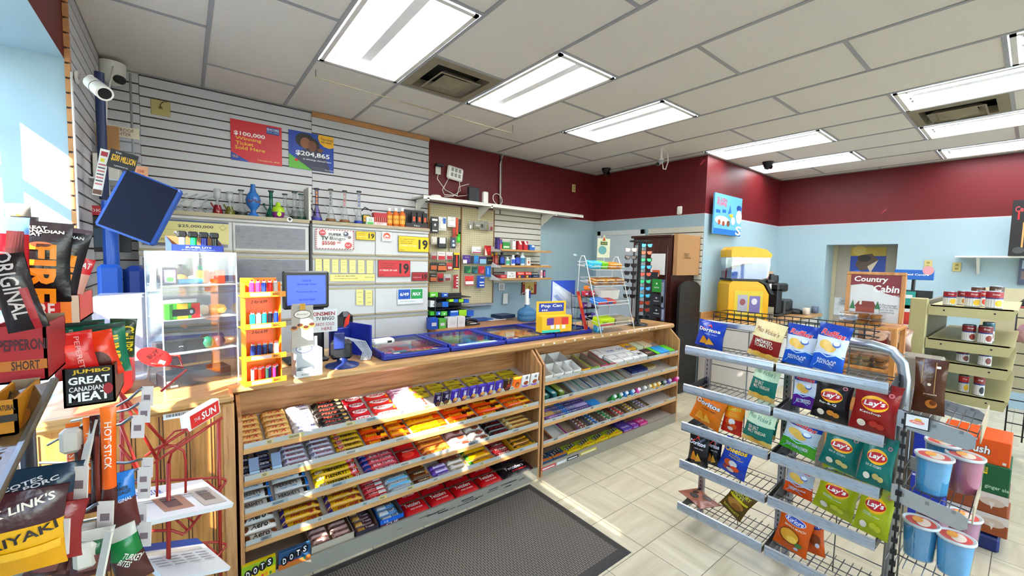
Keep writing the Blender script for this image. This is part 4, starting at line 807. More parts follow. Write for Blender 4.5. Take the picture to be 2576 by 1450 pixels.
quadposter('prize_poster', ((726, 326), (839, 346), (839, 437), (726, 420)), BY-.024, .003, '#25489c', 'blue poster of a hugging couple reading $204,865', 'poster',
 [('o', -.3, .55, .42, .4, '#1d1715'), ('o', .0, .35, .35, .4, '#231a17'), ('o', -.28, .42, .22, .3, SK1), ('o', .02, .3, .2, .3, SK2), ('p', [(-.7, -1), (-.62, -.2), (-.4, .1), (0, .0), (.35, .12), (.62, -.2), (.85, -1)], '#3a3d52'), ('o', .38, .15, .14, .1, SK2),
  ('p', [(.3, 1), (1, 1), (1, .4), (.8, .32), (.55, .38), (.36, .55), (.28, .8)], '#e0b030'), ('t', 'You could\nwin next!', .68, .72, .28, .14, '#2b2a38', .03), ('t', '$204,865', .05, -.16, .76, .15, '#f2f4f6', .07), ('t', 'in winnings claimed here', .25, -.45, .64, .06, '#e6ebf2', .03),
  ('p', [(-1, -1), (0, -1), (-1, -.25)], '#5da63c'), ('o', -.68, -.55, .08, .07, '#c9342c'), ('r', -.05, -.95, .6, -.78, '#4a4c5c'), ('t', 'Play Smart', .78, -.9, .2, .04, '#e6e9ee', .02)])
# light switch, cameras, conduit in the corner
def plate(P, ux, lb, w=.075, h=.115, col='#b9ad7a', slots=2, nm='outlet_plate'):
    b = MB(); b.box((-w/2, -h/2, 0), (w/2, h/2, .006), K(col), bev=.003)
    for k in range(slots):
        y = (.024, -.024)[k] if slots == 2 else 0; b.box((-.014, y-.011, .006), (.014, y+.011, .009), K('#8f8455' if col == '#b9ad7a' else '#d8d8d4')); 
        for s in (-.006, .006): b.box((s-.001, y-.004, .009), (s+.001, y+.006, .0095), MARK)
    o = b.build(nm, label=lb, cat='outlet'); o.matrix_world = frame(P, ux, UZ); return o
P = ay(404, 272, BY-.022); sw_ = plate(P, UX, 'yellowed switch plate with a dangling wire on the slatwall', .12, .12, slots=1, nm='switch_plate')
b = MB(); b.tube([(0, 0, .01), (0, .02, .03), (.02, .05, .02), (.04, .055, .005)], .003, K('#5a574e')); b.build('wire', sw_)
plate(ay(1443, 474, BY-.004), UX, 'cream outlet high on the maroon back wall')
plate(ax(2335, 666, FX-.004), NX, 'cream outlet above the blue sign on far wall'); plate(ax(2407, 672, FX-.004), NX, 'cream outlet below the far wall shelf')
# bullet camera on slat end, dome camera in the corner
P = Vector((LX+.024, 3.32, 2.545)); r = thing('security_camera', P, 'white bullet security camera on the left slatwall edge', 'camera')
E_ = ay(247, 222, 3.05)-P; D_ = Vector((.25, -.45, -.3)).normalized()
b = MB(); b.cyl((0, 0, 0), (.012, 0, 0), .035, WHITE, n=16); b.tube([(.01, 0, 0), (.06, -.05, .0), tuple(E_-D_*.07+Vector((0, 0, .03)))], .011, WHITE, 8); b.build('mounting_arm', r)
b = MB(); b.cyl(E_-D_*.07, E_+D_*.07, .034, WHITE, .037, 18); b.cyl(E_+D_*.069, E_+D_*.0705, .028, BLACK, n=16); b.build('camera_body', r)
b = MB(); b.cyl(E_-D_*.005, E_-D_*.001, .0375, GREY, n=18); b.build('seam_ring', r)
def dome(P, lb, col, s=1.0, lens=(0, -1, -.5)):
    r = thing('dome_camera', P, lb, 'camera'); b = MB(); b.lathe([(.055*s, 0), (.055*s, -.015*s), (.045*s, -.03*s), (.04*s, -.05*s), (.025*s, -.075*s), (.001, -.085*s)], col, 18); b.build('housing', r)
    b = MB(); L = Vector(lens).normalized(); b.cyl(Vector((0, 0, -.045*s))+L*.02*s, Vector((0, 0, -.045*s))+L*.048*s, .02*s, K('#08080a', .1), n=12); b.build('lens', r); return r
b = MB(); P = Vector((LX+.09, 4.25, 2.86)); r = thing('dome_camera', P, 'white turret camera in the left ceiling corner', 'camera')
b.lathe([(.075, .1), (.075, .04), (.07, 0), (.05, -.04), (.001, -.06)], WHITE, 18); b.build('housing', r); b = MB(); b.cyl((.02, -.03, -.01), (.05, -.075, -.03), .03, BLACK, n=14); b.build('lens', r)
dome(az(1525, 424, CZ-.004), 'black dome camera on ceiling near the back corner', BLACK, 1.2); dome(az(1932, 408, CZ-.004), 'black dome camera on ceiling below a troffer', BLACK, 1.2)
P = az(1665, 372, CZ-.004); r = thing('security_camera', P, 'white camera on a ceiling stem with looping cable', 'camera')
b = MB(); b.cyl((0, 0, -.01), (0, 0, 0), .035, WHITE, n=14); b.cyl((0, 0, -.14), (0, 0, 0), .012, WHITE, n=8); b.cyl((-.02, 0, -.15), (.03, 0, -.13), .016, WHITE, n=8); b.build('stem', r)
b = MB(); b.cyl((-.1, -.02, -.21), (.01, 0, -.16), .024, GREY, n=12); b.cyl((-.105, -.021, -.212), (-.1, -.02, -.21), .02, BLACK, n=12); b.build('camera_body', r)
b = MB(); b.tube([(.02, 0, -.01), (.1, -.02, -.05), (.115, -.02, -.15), (.1, 0, -.24), (.05, 0, -.24), (.02, 0, -.16)], .006, WHITE); b.build('cable', r)
b = MB(); P0 = ay(1262, 392, BY-.03); b.tube([(P0.x, BY-.02, 2.97), (P0.x, BY-.02, 2.5), (P0.x, BY-.02, 2.2)], .012, K('#8f8c88', .35, metal=.5), 8); b.tube([(P0.x+.03, BY-.02, 2.98), (P0.x-.02, BY-.03, 2.85), (P0.x-.015, BY-.03, 2.4)], .005, WHITE); b.build('conduit', label='metal conduit running down the maroon wall', cat='pipe')
# wall thermostat by the door and slush sign
b = MB(); b.box((-.035, -.055, 0), (.035, .055, .03), WHITE, bev=.012); o = b.build('motion_sensor', label='small white rounded sensor on maroon wall near the corner', cat='sensor'); o.matrix_world = frame(ax(1711, 530, WBX-.004), NX, UZ)
o = quadposter('slush_sign', ((1793, 482), (1861, 502), (1861, 596), (1793, 588)), WCY-.05, .02, '#6fb0d6', 'blue and white slush drink sign on the maroon corner wall', 'sign',
 [('r', -1, -1, 1, -.72, '#2d6fb4'), ('t', 'SLUSH', -.5, .72, .34, .1, '#b8323a', .05), ('t', 'PUPPIE', -.5, .5, .34, .1, '#c8545a', .05), ('o', .78, .45, .2, .16, '#27508e'), ('o', .8, .0, .22, .35, '#e8e6e2'), ('p', [(.1, .55), (.2, .15), (-.05, .05)], '#3a70b8'), ('p', [(0, .05), (.35, .1), (.25, -.15)], '#d8b23c'),
  ('r', -.9, .05, -.6, .2, '#2f6cae'), ('r', -.45, .1, -.2, .25, '#2f6cae'), ('o', -.45, -.3, .5, .22, '#efeadc'), ('o', -.65, -.4, .1, .13, '#9a5a44'), ('o', -.35, -.45, .1, .13, '#8a4f3c'), ('o', .0, -.42, .12, .15, '#6f4a3a'), ('o', .35, -.25, .15, .2, '#dfe3ea'), ('t', 'S', .78, -.72, .22, .24, '#e9eef2', .06)])
# ---------------------------------------------------------------- overhead cabinets
CY = 4.15; SH = 1.925
CAB = mk('cabinet_grey', '#c2c2c2', .5, var=.03); TAN = mk('tan_rail', '#a3977c', .45); DKT = mk('cabinet_shadow_gap', '#35333a', .6)
zr = [SH, 1.61, 1.325, 1.015, .70, .40]
def cabinet(x0, x1, xm, lb, clearp):
    r = thing('storage_cabinet', ((x0+x1)/2, 4.3, 0), lb, 'cabinet', )
    b = MB(); b.box((x0, CY+.012, 0), (x1, BY-.025, SH-.03), CAB); wbuild(b, 'body', r)
    b = MB(); b.box((x0, CY-.02, SH-.028), (x1, BY-.03, SH), mk('cabinet_top', '#a9a08c', .5)); b.box((x0, CY-.024, SH-.03), (x1, CY-.02, SH), TAN); b.box((x0, CY-.01, SH-.06), (x1, CY+.01, SH-.03), CAB, bev=.006); wbuild(b, 'top_ledge', r)
    for k in range(5):
        zt, zb = zr[k]-(.065 if k == 0 else .03), zr[k+1]+.012
        for xa, xc in ((x0+.004, xm-.003), (xm+.003, x1-.004)):
            b = MB(); b.box((xa, CY, zb), (xc, CY+.01, zt), CAB, bev=.003); d_ = wbuild(b, 'door', r)
            b = MB(); b.box((xa, CY-.012, zb-.012), (xc, CY, zb+.008), TAN, bev=.004); q = b.build('rail_handle', None); q.parent = d_
            if k: b = MB(); b.box((xa, CY-.006, zt-.012), (xc, CY, zt+.006), TAN, bev=.002); q = b.build('hinge_rail', None); q.parent = d_
            if clearp and k < 2:
                b = MB(); b.box((xa+.02, CY-.009, zb+.03), (xc-.03, CY-.006, zt-.02), clear('cloudy_vinyl', '#9d9eac', .4, .2)); q = b.build('clear_pocket', None); q.parent = d_
    return r
cx0, cx1, cx2, cx3, cx4 = [ay(p, 560, CY).x for p in (345, 584, 781, 944, 1079)]
cabinet(cx0, cx2-.012, cx1, 'left grey storage cabinet with flip doors and clear pockets', True)
cabinet(cx2+.012, cx4, cx3, 'right grey storage cabinet with bingo and age signs', False)
b = MB(); b.box((cx2-.008, CY-.01, 0), (cx2+.008, BY-.03, SH-.03), BLACK); b.box((cx2-.01, CY+.02, SH), (cx2+.01, CY+.22, SH+.30), K('#c9c7be')); b.build('divider_board', label='thin pale upright divider between the two storage cabinets', cat='divider')
def sign(name, a, c, lb, col, D, cat='sign', th=.002, border=None, dy=.0):  # a,c: top-left and bottom-right pixels of an upright sign on the cabinet front
    p, q = ay(*a, CY-.014-dy), ay(*c, CY-.014-dy); return flat(name, (p+q)/2, UX, UZ, abs(q.x-p.x), abs(p.z-q.z), th, col, lb, cat, D, border=border)
sign('jackpot_strip', (356, 547), (576, 616), 'long cream jackpot sign reading $25,000,000', '#cfc78e', [('r', -1, .85, 1, 1, '#4a5470'), ('t', '$25,000,000', .2, .48, .42, .14, '#23231f', .05), ('t', 'MAX', -.85, .5, .18, .2, '#2a2a30', .03), ('t', '649', -.78, -.1, .16, .18, '#2a2a30', .04), ('t', 'LOTTARIO', -.72, -.72, .36, .12, '#8f8a60', .03), ('p', [(.85, .75), (.95, .5), (.85, .2), (.75, .5)], '#8c875e'), ('p', [(.85, .7), (.93, .5), (.85, .27), (.77, .5)], '#cfc78e'), ('r', -1, .12, .1, .14, '#8f8a60'), ('r', -1, -.4, .1, -.38, '#8f8a60')])
RW = []
for k in range(14): RW += [('p', [(-1+k*.145, .9), (-.94+k*.145, 1), (-.87+k*.145, 1), (-.93+k*.145, .9)], '#9a4a50'), ('p', [(-1+k*.145, -1), (-.94+k*.145, -.9), (-.87+k*.145, -.9), (-.93+k*.145, -1)], '#9a4a50')]
for k in range(9): RW += [('p', [(-1, -.9+k*.21), (-.93, -.84+k*.21), (-.93, -.74+k*.21), (-1, -.8+k*.21)], '#9a4a50'), ('p', [(.93, -.9+k*.21), (1, -.84+k*.21), (1, -.74+k*.21), (.93, -.8+k*.21)], '#9a4a50')]
star8 = lambda cx, cy, r1, r2, a=1.6: [(cx+(r1 if k % 2 else r2)*math.cos(k*PI/11), cy+(r1 if k % 2 else r2)*a*math.sin(k*PI/11)) for k in range(22)]
sign('bingo_sign', (793, 575), (890, 629), 'white bingo sign with red striped edge and $5500.00', '#dededb', RW+[('p', star8(-.66, .62, .2, .15), '#b83a44'), ('t', 'WIN', -.66, .62, .12, .1, '#e8e4e4'), ('p', star8(.68, -.55, .22, .17), '#b83a44'), ('t', 'PLAY', .68, -.55, .12, .1, '#e8e4e4'), ('t', 'SUPER', -.02, .5, .34, .13, '#23262e', .06), ('t', 'TV', -.55, .08, .18, .2, '#23262e', .08), ('t', 'Bingo', .12, .06, .4, .22, '#3a3e48', .0), ('t', '$5500', -.35, -.42, .34, .22, '#a8333c', .04), ('t', '.00', .15, -.32, .12, .1, '#a8333c', .03), ('o', .55, .6, .14, .24, '#55586a'), ('o', .74, .28, .09, .15, '#7a6a6c'), ('o', .52, .66, .06, .1, '#c9ccd4')], th=.003)
def nineteen(a, c, lb, bg, fg): sign('age_sign', a, c, lb, bg, [('t', '19', .62, 0, .32, .66, '#14120f', .09), ('t', 'It is illegal to sell or', -.42, .62, .5, .08, '#2a2010'), ('t', 'supply a cigarette', -.48, .36, .42, .08, '#2a2010'), ('t', 'to anyone under', -.5, .1, .38, .08, '#2a2010'), ('t', '19 YEARS OF AGE', -.38, -.22, .54, .1, fg, .04), ('t', 'Ontario', -.8, -.8, .16, .06, '#2a2010')], border=K('#2a2412'))
nineteen((896, 582), (943, 605), 'small yellow sign with black number 19', '#d2b42c', '#efe6c0'); nineteen((1003, 594), (1078, 635), 'large yellow sign with black number 19', '#d6b628', '#efe6c0')
nineteen((952, 655), (1031, 696), 'large red sign with black number 19', '#b23038', '#f0dcdc'); nineteen((1037, 686), (1075, 706), 'small dark red sign with black number 19', '#8f242c', '#e8c8c8')
sign('round_sticker', (961, 583), (985, 608), 'white sticker with orange round logo', '#d8d8d6', [('o', 0, .05, .75, .75, '#c8563a'), ('o', 0, -.15, .55, .5, '#e6dfd8'), ('p', [(-.45, -.35), (-.15, .1), (.1, -.2), (.35, .1), (.55, -.35)], '#c8563a')])
for k in range(7): 
    x = 793.5+k*21.8-(k > 0)*2; sign('lottery_slip', (x, 652+k*.6), (x+17, 685+k*.6), 'cream lottery slip, %s from left in the upper row' % ORD[k], '#dcd592', [('t', 'LOTTO', 0, .6, .6, .06, '#6f6a44'), ('t', 'MAX 649', 0, .2, .6, .05, '#8f8a60'), ('t', 'play', 0, -.5, .5, .05, '#6f6a44'), ('r', .9, -1, 1, 1, '#4a5678')], 'slip')
sign('lottery_strip', (830, 689), (942, 707), 'wide cream strip reading $3 money machine', '#dcd08a', [('t', '$3 MONEY MACHINE', -.35, .35, .44, .14, '#2a2818', .04), ('t', 'TOP PRIZES UP TO $100,000', -.3, -.3, .52, .12, '#2a2818', .03), ('t', 'PROLINE', .75, 0, .2, .14, '#7a7550', .03), ('r', -1, .9, 1, 1, '#4a5678')])
for k in range(2): sign('lottery_slip', (896+k*23, 729+k*1.5), (915+k*23, 767+k*1.5), 'cream lottery slip, %s of the pair in the lower row' % ('left', 'right')[k], '#d8d08c', [('t', 'LOTTO', 0, .6, .6, .06, '#6f6a44'), ('t', 'PLAY', 0, 0, .5, .05, '#6f6a44'), ('t', '649', 0, -.6, .5, .06, '#6f6a44'), ('r', .88, -1, 1, 1, '#4a5678')], 'slip')
sign('lotto_logo_card', (1000, 728), (1064, 763), 'white card with blue 649 and green MAX logos', '#dcdedd', [('r', -.95, -.35, -.02, .95, '#2258a4'), ('o', -.48, .3, .42, .5, '#1c4a94'), ('t', '6/49', -.48, .3, .34, .22, '#eef2f6', .06), ('r', .02, -.35, .95, .95, '#2a8a4e'), ('t', 'MAX', .48, .3, .34, .24, '#eef6ee', .07, .2), ('t', 'play for a chance', -.2, -.65, .6, .08, '#8d8f94')])
# glass goods on top of the cabinets
def glassm(c, a=.25): return clear('glass_'+c.lstrip('#'), c, a, .05)
def pipe(px, py0, py1, lb, gc='#d8dcdc', kind='beaker', col=None, rim='#2a2c30', a=.16, Y=4.27, ring=None):
    x = fx(px, Y, SH+.1); z0 = SH; h = ay(px, py0, Y).z-z0; r = thing('water_pipe', (x, Y, z0), lb, 'water pipe', 'glass water pipes above the cabinets'); g = glassm(gc, a); b = MB(); R = min(.046, h*.24) if kind == 'beaker' else h*.2
    if kind == 'beaker':
        b.lathe([(R*.9, 0), (R, .006), (R*.95, .03), (R*.42, h*.38), (R*.32, h*.45), (R*.32, h*.93), (R*.5, h*.97)], g, 16); b.build('glass_body', r)
        if col: q = MB(); q.lathe([(R*.92, .002), (R*1.02, .008), (R*.97, .03), (R*.7, h*.2), (R*.45, h*.35)], glassm(col, .75), 16); q.build('coloured_base', r)
        q = MB(); q.lathe([(R*.5, h*.955), (R*.52, h*.975), (R*.5, h), (R*.36, h)], K(rim, .2), 14); q.build('rim', r)
        q = MB(); q.cyl((-R*.35, -R*.3, h*.18), (-R*1.25, -R*.5, h*.42), .006, g, n=8); q.lathe([(.004, 0), (.011, .022)], g, 8, T(-R*1.25, -R*.5, h*.42)); q.build('bowl_stem', r)
        if ring: q = MB(); q.lathe([(R*1.0, .01), (R*1.03, .02), (R*.97, .035)], K(ring), 16); q.build('ring', r)
    elif kind == 'pot':
        b.lathe([(R*.85, 0), (R*1.0, .01), (R*.55, h*.34), (R*.5, h*.38)], glassm(col or gc, .8), 16); b.build('pot', r); q = MB(); q.lathe([(.009, h*.36), (.009, h*.6), (.026, h*.64), (.026, h), (.022, h)], glassm('#dfe3e3', .35), 12); q.build('glass_neck', r)
        q = MB(); q.cyl((-R*.5, 0, h*.25), (-R*1.1, -.01, h*.45), .007, glassm(col or gc, .7), n=8); q.build('spout', r)
    elif kind == 'bent':
        b.tube([(-.02, 0, 0), (-.06, 0, .04), (-.06, 0, h*.5), (-.02, 0, h*.75), (.05, 0, h)], .006, g, 8); b.lathe([(.03, 0), (.032, .02), (.015, .05), (.001, .055)], g, 12); b.build('glass_body', r)
    return r
bent = [(425, 'leftmost'), (452, 'second from left'), (478, 'third from left'), (503, 'fourth from left'), (528, 'beside the red one')]
for i, (px, wd) in enumerate(bent): pipe(px, 484+i*1.5, 0, 'small clear bent glass pipe, %s' % wd, kind='bent' if i else 'beaker', a=.2)
pipe(547, 476, 0, 'short glass pipe with frosted neck and red base', kind='pot', col='#8f1f24'); pipe(578, 483, 0, 'short glass pipe with frosted neck and olive base', kind='pot', col='#6e6a1c')
pipe(607, 478, 0, 'clear straight glass pipe with black rim and collar', kind='beaker', ring='#22252c')
r = thing('water_pipe', (fx(637, 4.24, SH+.1), 4.24, SH), 'blue alien head water pipe', 'water pipe'); b = MB(); b.lathe([(.05, 0), (.045, .012), (.02, .04), (.022, .06), (.05, .1), (.058, .14), (.05, .18), (.025, .215), (.018, .25), (.02, .275), (.012, .28)], mk('alien_blue', '#2a68b0', .3), 18); b.build('head', r)
for s in (-1, 1): q = MB(); q.disc(0, 0, .024, .014, '#5a2a2c', frame((s*.024, -.05, .135), (1, s*.45, s*-.35), (0, 0, 1))); q.build('eye', r, label='dark red slanted eye')
pipe(682, 480, 0, 'green glass pipe with bent black rimmed neck', gc='#1f6e54', a=.7, col='#14553f')
r = thing('water_pipe', (fx(700, 4.22, SH+.05), 4.22, SH), 'lime green and purple round silicone pipe', 'water pipe'); b = MB(); b.lathe([(.03, 0), (.045, .02), (.05, .05), (.05, .06)], mk('purple_silicone', '#7c2a78', .4), 16); b.build('lower_bowl', r); b = MB(); b.lathe([(.051, .055), (.05, .075), (.04, .1), (.018, .11), (.02, .13), (.012, .14), (.001, .145)], mk('lime_silicone', '#9cc21c', .4), 16); b.disc(0, .035, .018, .02, '#a6c82a', frame((0, -.0515, 0), UX, UZ)); b.build('upper_bowl', r)
pipe(717, 488, 0, 'clear glass pipe with thin blue lettering', a=.15); pipe(741, 483, 0, 'clear tall pipe with black green base', col='#0e2c22', rim='#2b4a42'); pipe(757, 488, 0, 'clear pipe with dark green base beside the divider', col='#12402c', rim='#3a5a50')
def brand(px, y0, col, lb, base, tint='#d8dcdc', txt='RARE'):
    r = pipe(px, y0, 0, lb, gc=tint, col=None, ring=base, Y=4.25); h = ay(px, y0, 4.25).z-SH; q = MB(); R = min(.046, h*.24)
    for i, ch in enumerate(txt): q.text(ch, 0, h*(.86-i*.1), .016, .022, col, frame((-.004, -R*.34-.002, 0), UX, UZ), bold=.04)
    q.build('lettering', r); return r
brand(797, 474, '#b8742a', 'tall glass pipe with purple and orange neck, right of the divider', '#3a3f8e', '#5a4a9a', 'IIII')
brand(832, 476, '#1c1c22', 'tall clear glass pipe with black letters', '#6e4a28'); brand(867, 480, '#b02a34', 'tall clear glass pipe with red letters', '#7a5230'); brand(903, 481, '#24408e', 'tall clear glass pipe with blue letters', '#24388a')
r = thing('accessory_bundle', (fx(922, 4.2, SH+.06), 4.2, SH), 'olive and black wrapped smoking accessory', 'accessory'); b = MB(); b.box((-.04, 0, 0), (.045, .03, .1), K('#2a3a22'), bev=.008); b.box((-.03, -.004, .03), (.03, 0, .09), K('#c9a24a')); b.tube([(-.05, 0, .13), (-.02, -.01, .17), (.05, 0, .14)], .006, BLACK); b.text('RAW', 0, .06, .05, .02, '#9a2c24', frame((0, -.0045, 0), UX, UZ)); b.build('pouch', r)
goods('battery_box', 922, 546, 941, 564, 4.17, .05, '#cdd3cc', 'small white and green box numbered 22', 'box', [('t', '22', 0, .3, .5, .3, '#3a8a4a', .04), ('r', -.8, -.9, .8, -.3, '#4f9a4a')], z=SH)
goods('lighter_display', 941, 536, 974, 567, 4.17, .07, '#9c2a34', 'red counter box of small cylinders above the cabinets', 'box', [('r', -.95, -.98, .95, -.5, '#d8c8c8'), ('t', 'JUICY', -.1, -.72, .5, .16, '#a8303c'), ('r', -.9, -.4, .9, .3, '#4a1a2c')]+[('r', -.85+k*.3, -.4, -.7+k*.3, .3, '#c25a4a') for k in range(6)], z=SH)
for i, px in enumerate((982, 999, 1015)): goods('torch_can', px-8, 523, px+8, 571, 4.17, 0, '#b8642a', 'orange butane can with white cap, %s of three' % ('left', 'middle', 'right')[i], 'can', [('lab', '#d8a24a'), ('t', 'BUTANE', 0, 0, 0, 0, '#5a2a14')], z=SH, kind='bottle', group='orange butane cans')
tb = tray('display_box', fx(1021, 4.16, SH), fx(1078, 4.16, SH), 4.17, 4.27, SH, .12, K('#1c1a20'), K('#2a282e'), 'black display box holding black lighters, right end of cabinets', tilt=0, front=.05, hb=.2, deco=lambda b, M, w, h: (b.text('Neo', 0, 0, w*.5, h*.7, '#c8ccd0', M), b.rect(-w, -h, w, -h*.7, '#8a2a20', M, .0002)))
for i in range(3): goods('torch_lighter', 1036+i*14, 533+i*2, 1047+i*14, 572, 4.19, .02, '#17151a', 'black torch lighter with orange print, %s of three' % ('left', 'middle', 'right')[i], 'lighter', [('r', -.5, -.2, .5, .4, '#b8502c')], z=SH+.004, group='black torch lighters')
b = MB(); b.disc(0, 0, .022, .022, '#e0e0de'); b.pol([(-.015, .006), (.015, .006), (0, -.014)], '#1c1c20', None, .0006); b.pol([(-.015, .006), (-.005, .016), (.005, .016), (.015, .006)], '#2a2a2e', None, .0006); o = b.build('round_sticker', label='round white sticker with black diamond on cabinet ledge', cat='sticker'); o.matrix_world = frame(ay(729, 553, CY-.026), UX, UZ)
# ---------------------------------------------------------------- pegboards with hanging goods
m, t, bs = nodemat('pegboard', .6); tc = t.nodes.new('ShaderNodeTexCoord'); vm = t.nodes.new('ShaderNodeVectorMath'); vm.operation = 'SCALE'; vm.inputs['Scale'].default_value = 1/.0254; t.links.new(tc.outputs['Object'], vm.inputs[0])
fr_ = t.nodes.new('ShaderNodeVectorMath'); fr_.operation = 'FRACTION'; t.links.new(vm.outputs[0], fr_.inputs[0]); sp_ = t.nodes.new('ShaderNodeSeparateXYZ'); t.links.new(fr_.outputs[0], sp_.inputs[0])
cb_ = t.nodes.new('ShaderNodeCombineXYZ'); t.links.new(sp_.outputs[0], cb_.inputs[0]); t.links.new(sp_.outputs[2], cb_.inputs[1]); ds = t.nodes.new('ShaderNodeVectorMath'); ds.operation = 'DISTANCE'; ds.inputs[1].default_value = (.5, .5, 0); t.links.new(cb_.outputs[0], ds.inputs[0])
l_ = t.nodes.new('ShaderNodeMath'); l_.operation = 'LESS_THAN'; l_.inputs[1].default_value = .15; t.links.new(ds.outputs['Value'], l_.inputs[0]); mx_ = t.nodes.new('ShaderNodeMix'); mx_.data_type = 'RGBA'; t.links.new(l_.outputs[0], mx_.inputs[0]); mx_.inputs[6].default_value = (*lin('#cbbf9b'), 1); mx_.inputs[7].default_value = (*lin('#3a2f22'), 1); t.links.new(mx_.outputs[2], bs.inputs['Base Color'])
PEG = m; PY = 4.40
p0, p1, p2 = ay(1081, 600, PY).x, ay(1160, 600, PY).x, ay(1241, 600, PY).x; pb = ay(1160, 766, PY).z
for (a, c, lb) in ((p0, p1-.012, 'left tan pegboard hung with batteries and cables'), (p1+.006, p2, 'right tan pegboard hung with small packets')):
    r = thing('pegboard', (a, PY, pb), lb, 'pegboard'); b = MB(); b.box((0, 0, 0), (c-a, .006, 2.235-pb), PEG); b.build('board', r)
    b = MB(); b.box((-.014, -.008, -.01), (0, .03, 2.24-pb), K('#b08a5a')); b.build('edge_strip', r); b = MB(); b.box((c-a, -.008, -.01), (c-a+.01, .03, 2.24-pb), K('#6b4a2c')); b.build('edge_strip', r)
b = MB(); b.box((p0, PY-.01, pb-.03), (p2+.02, PY+.03, pb-.004), K('#8f9296')); b.build('pegboard_rail', label='grey metal rail under the two pegboards', cat='rail')
plate(ay(1271, 752, BY-.02), UX, 'white cable box on the blue wall beside the pegboard', .08, .14, col='#dcdcd6', slots=0, nm='cable_box')
def hang(px0, py0, px1, py1, lb, D, col, cat='packet', n='hanging_packet', d=.02, Y=None, stack=1):
    Y = Y or PY-.07; a, c = ay(px0, py0, Y), ay(px1, py1, Y); w, h = (c.x-a.x)/2, (a.z-c.z)/2; r = thing(n, ((a.x+c.x)/2, Y, (a.z+c.z)/2), lb, cat)
    for k in range(stack):
        b = MB(); b.box((-w, k*d*.7, -h), (w, k*d*.7+.003, h), K(col), bev=.001)
        if k == 0: b.box((-w*.8, -d*.5, -h*.8), (w*.8, 0, h*.35), K(col, .3), bev=.006); deco(b, frame((0, -d*.5-.0003, 0), UX, UZ), w, h, D)
        b.build('card', r)
    b = MB(); b.tube([(0, -.012, h-.008), (0, PY-Y, h-.008)], .0018, STEEL); b.build('peg_hook', r)
W_ = '#e6e4e0'
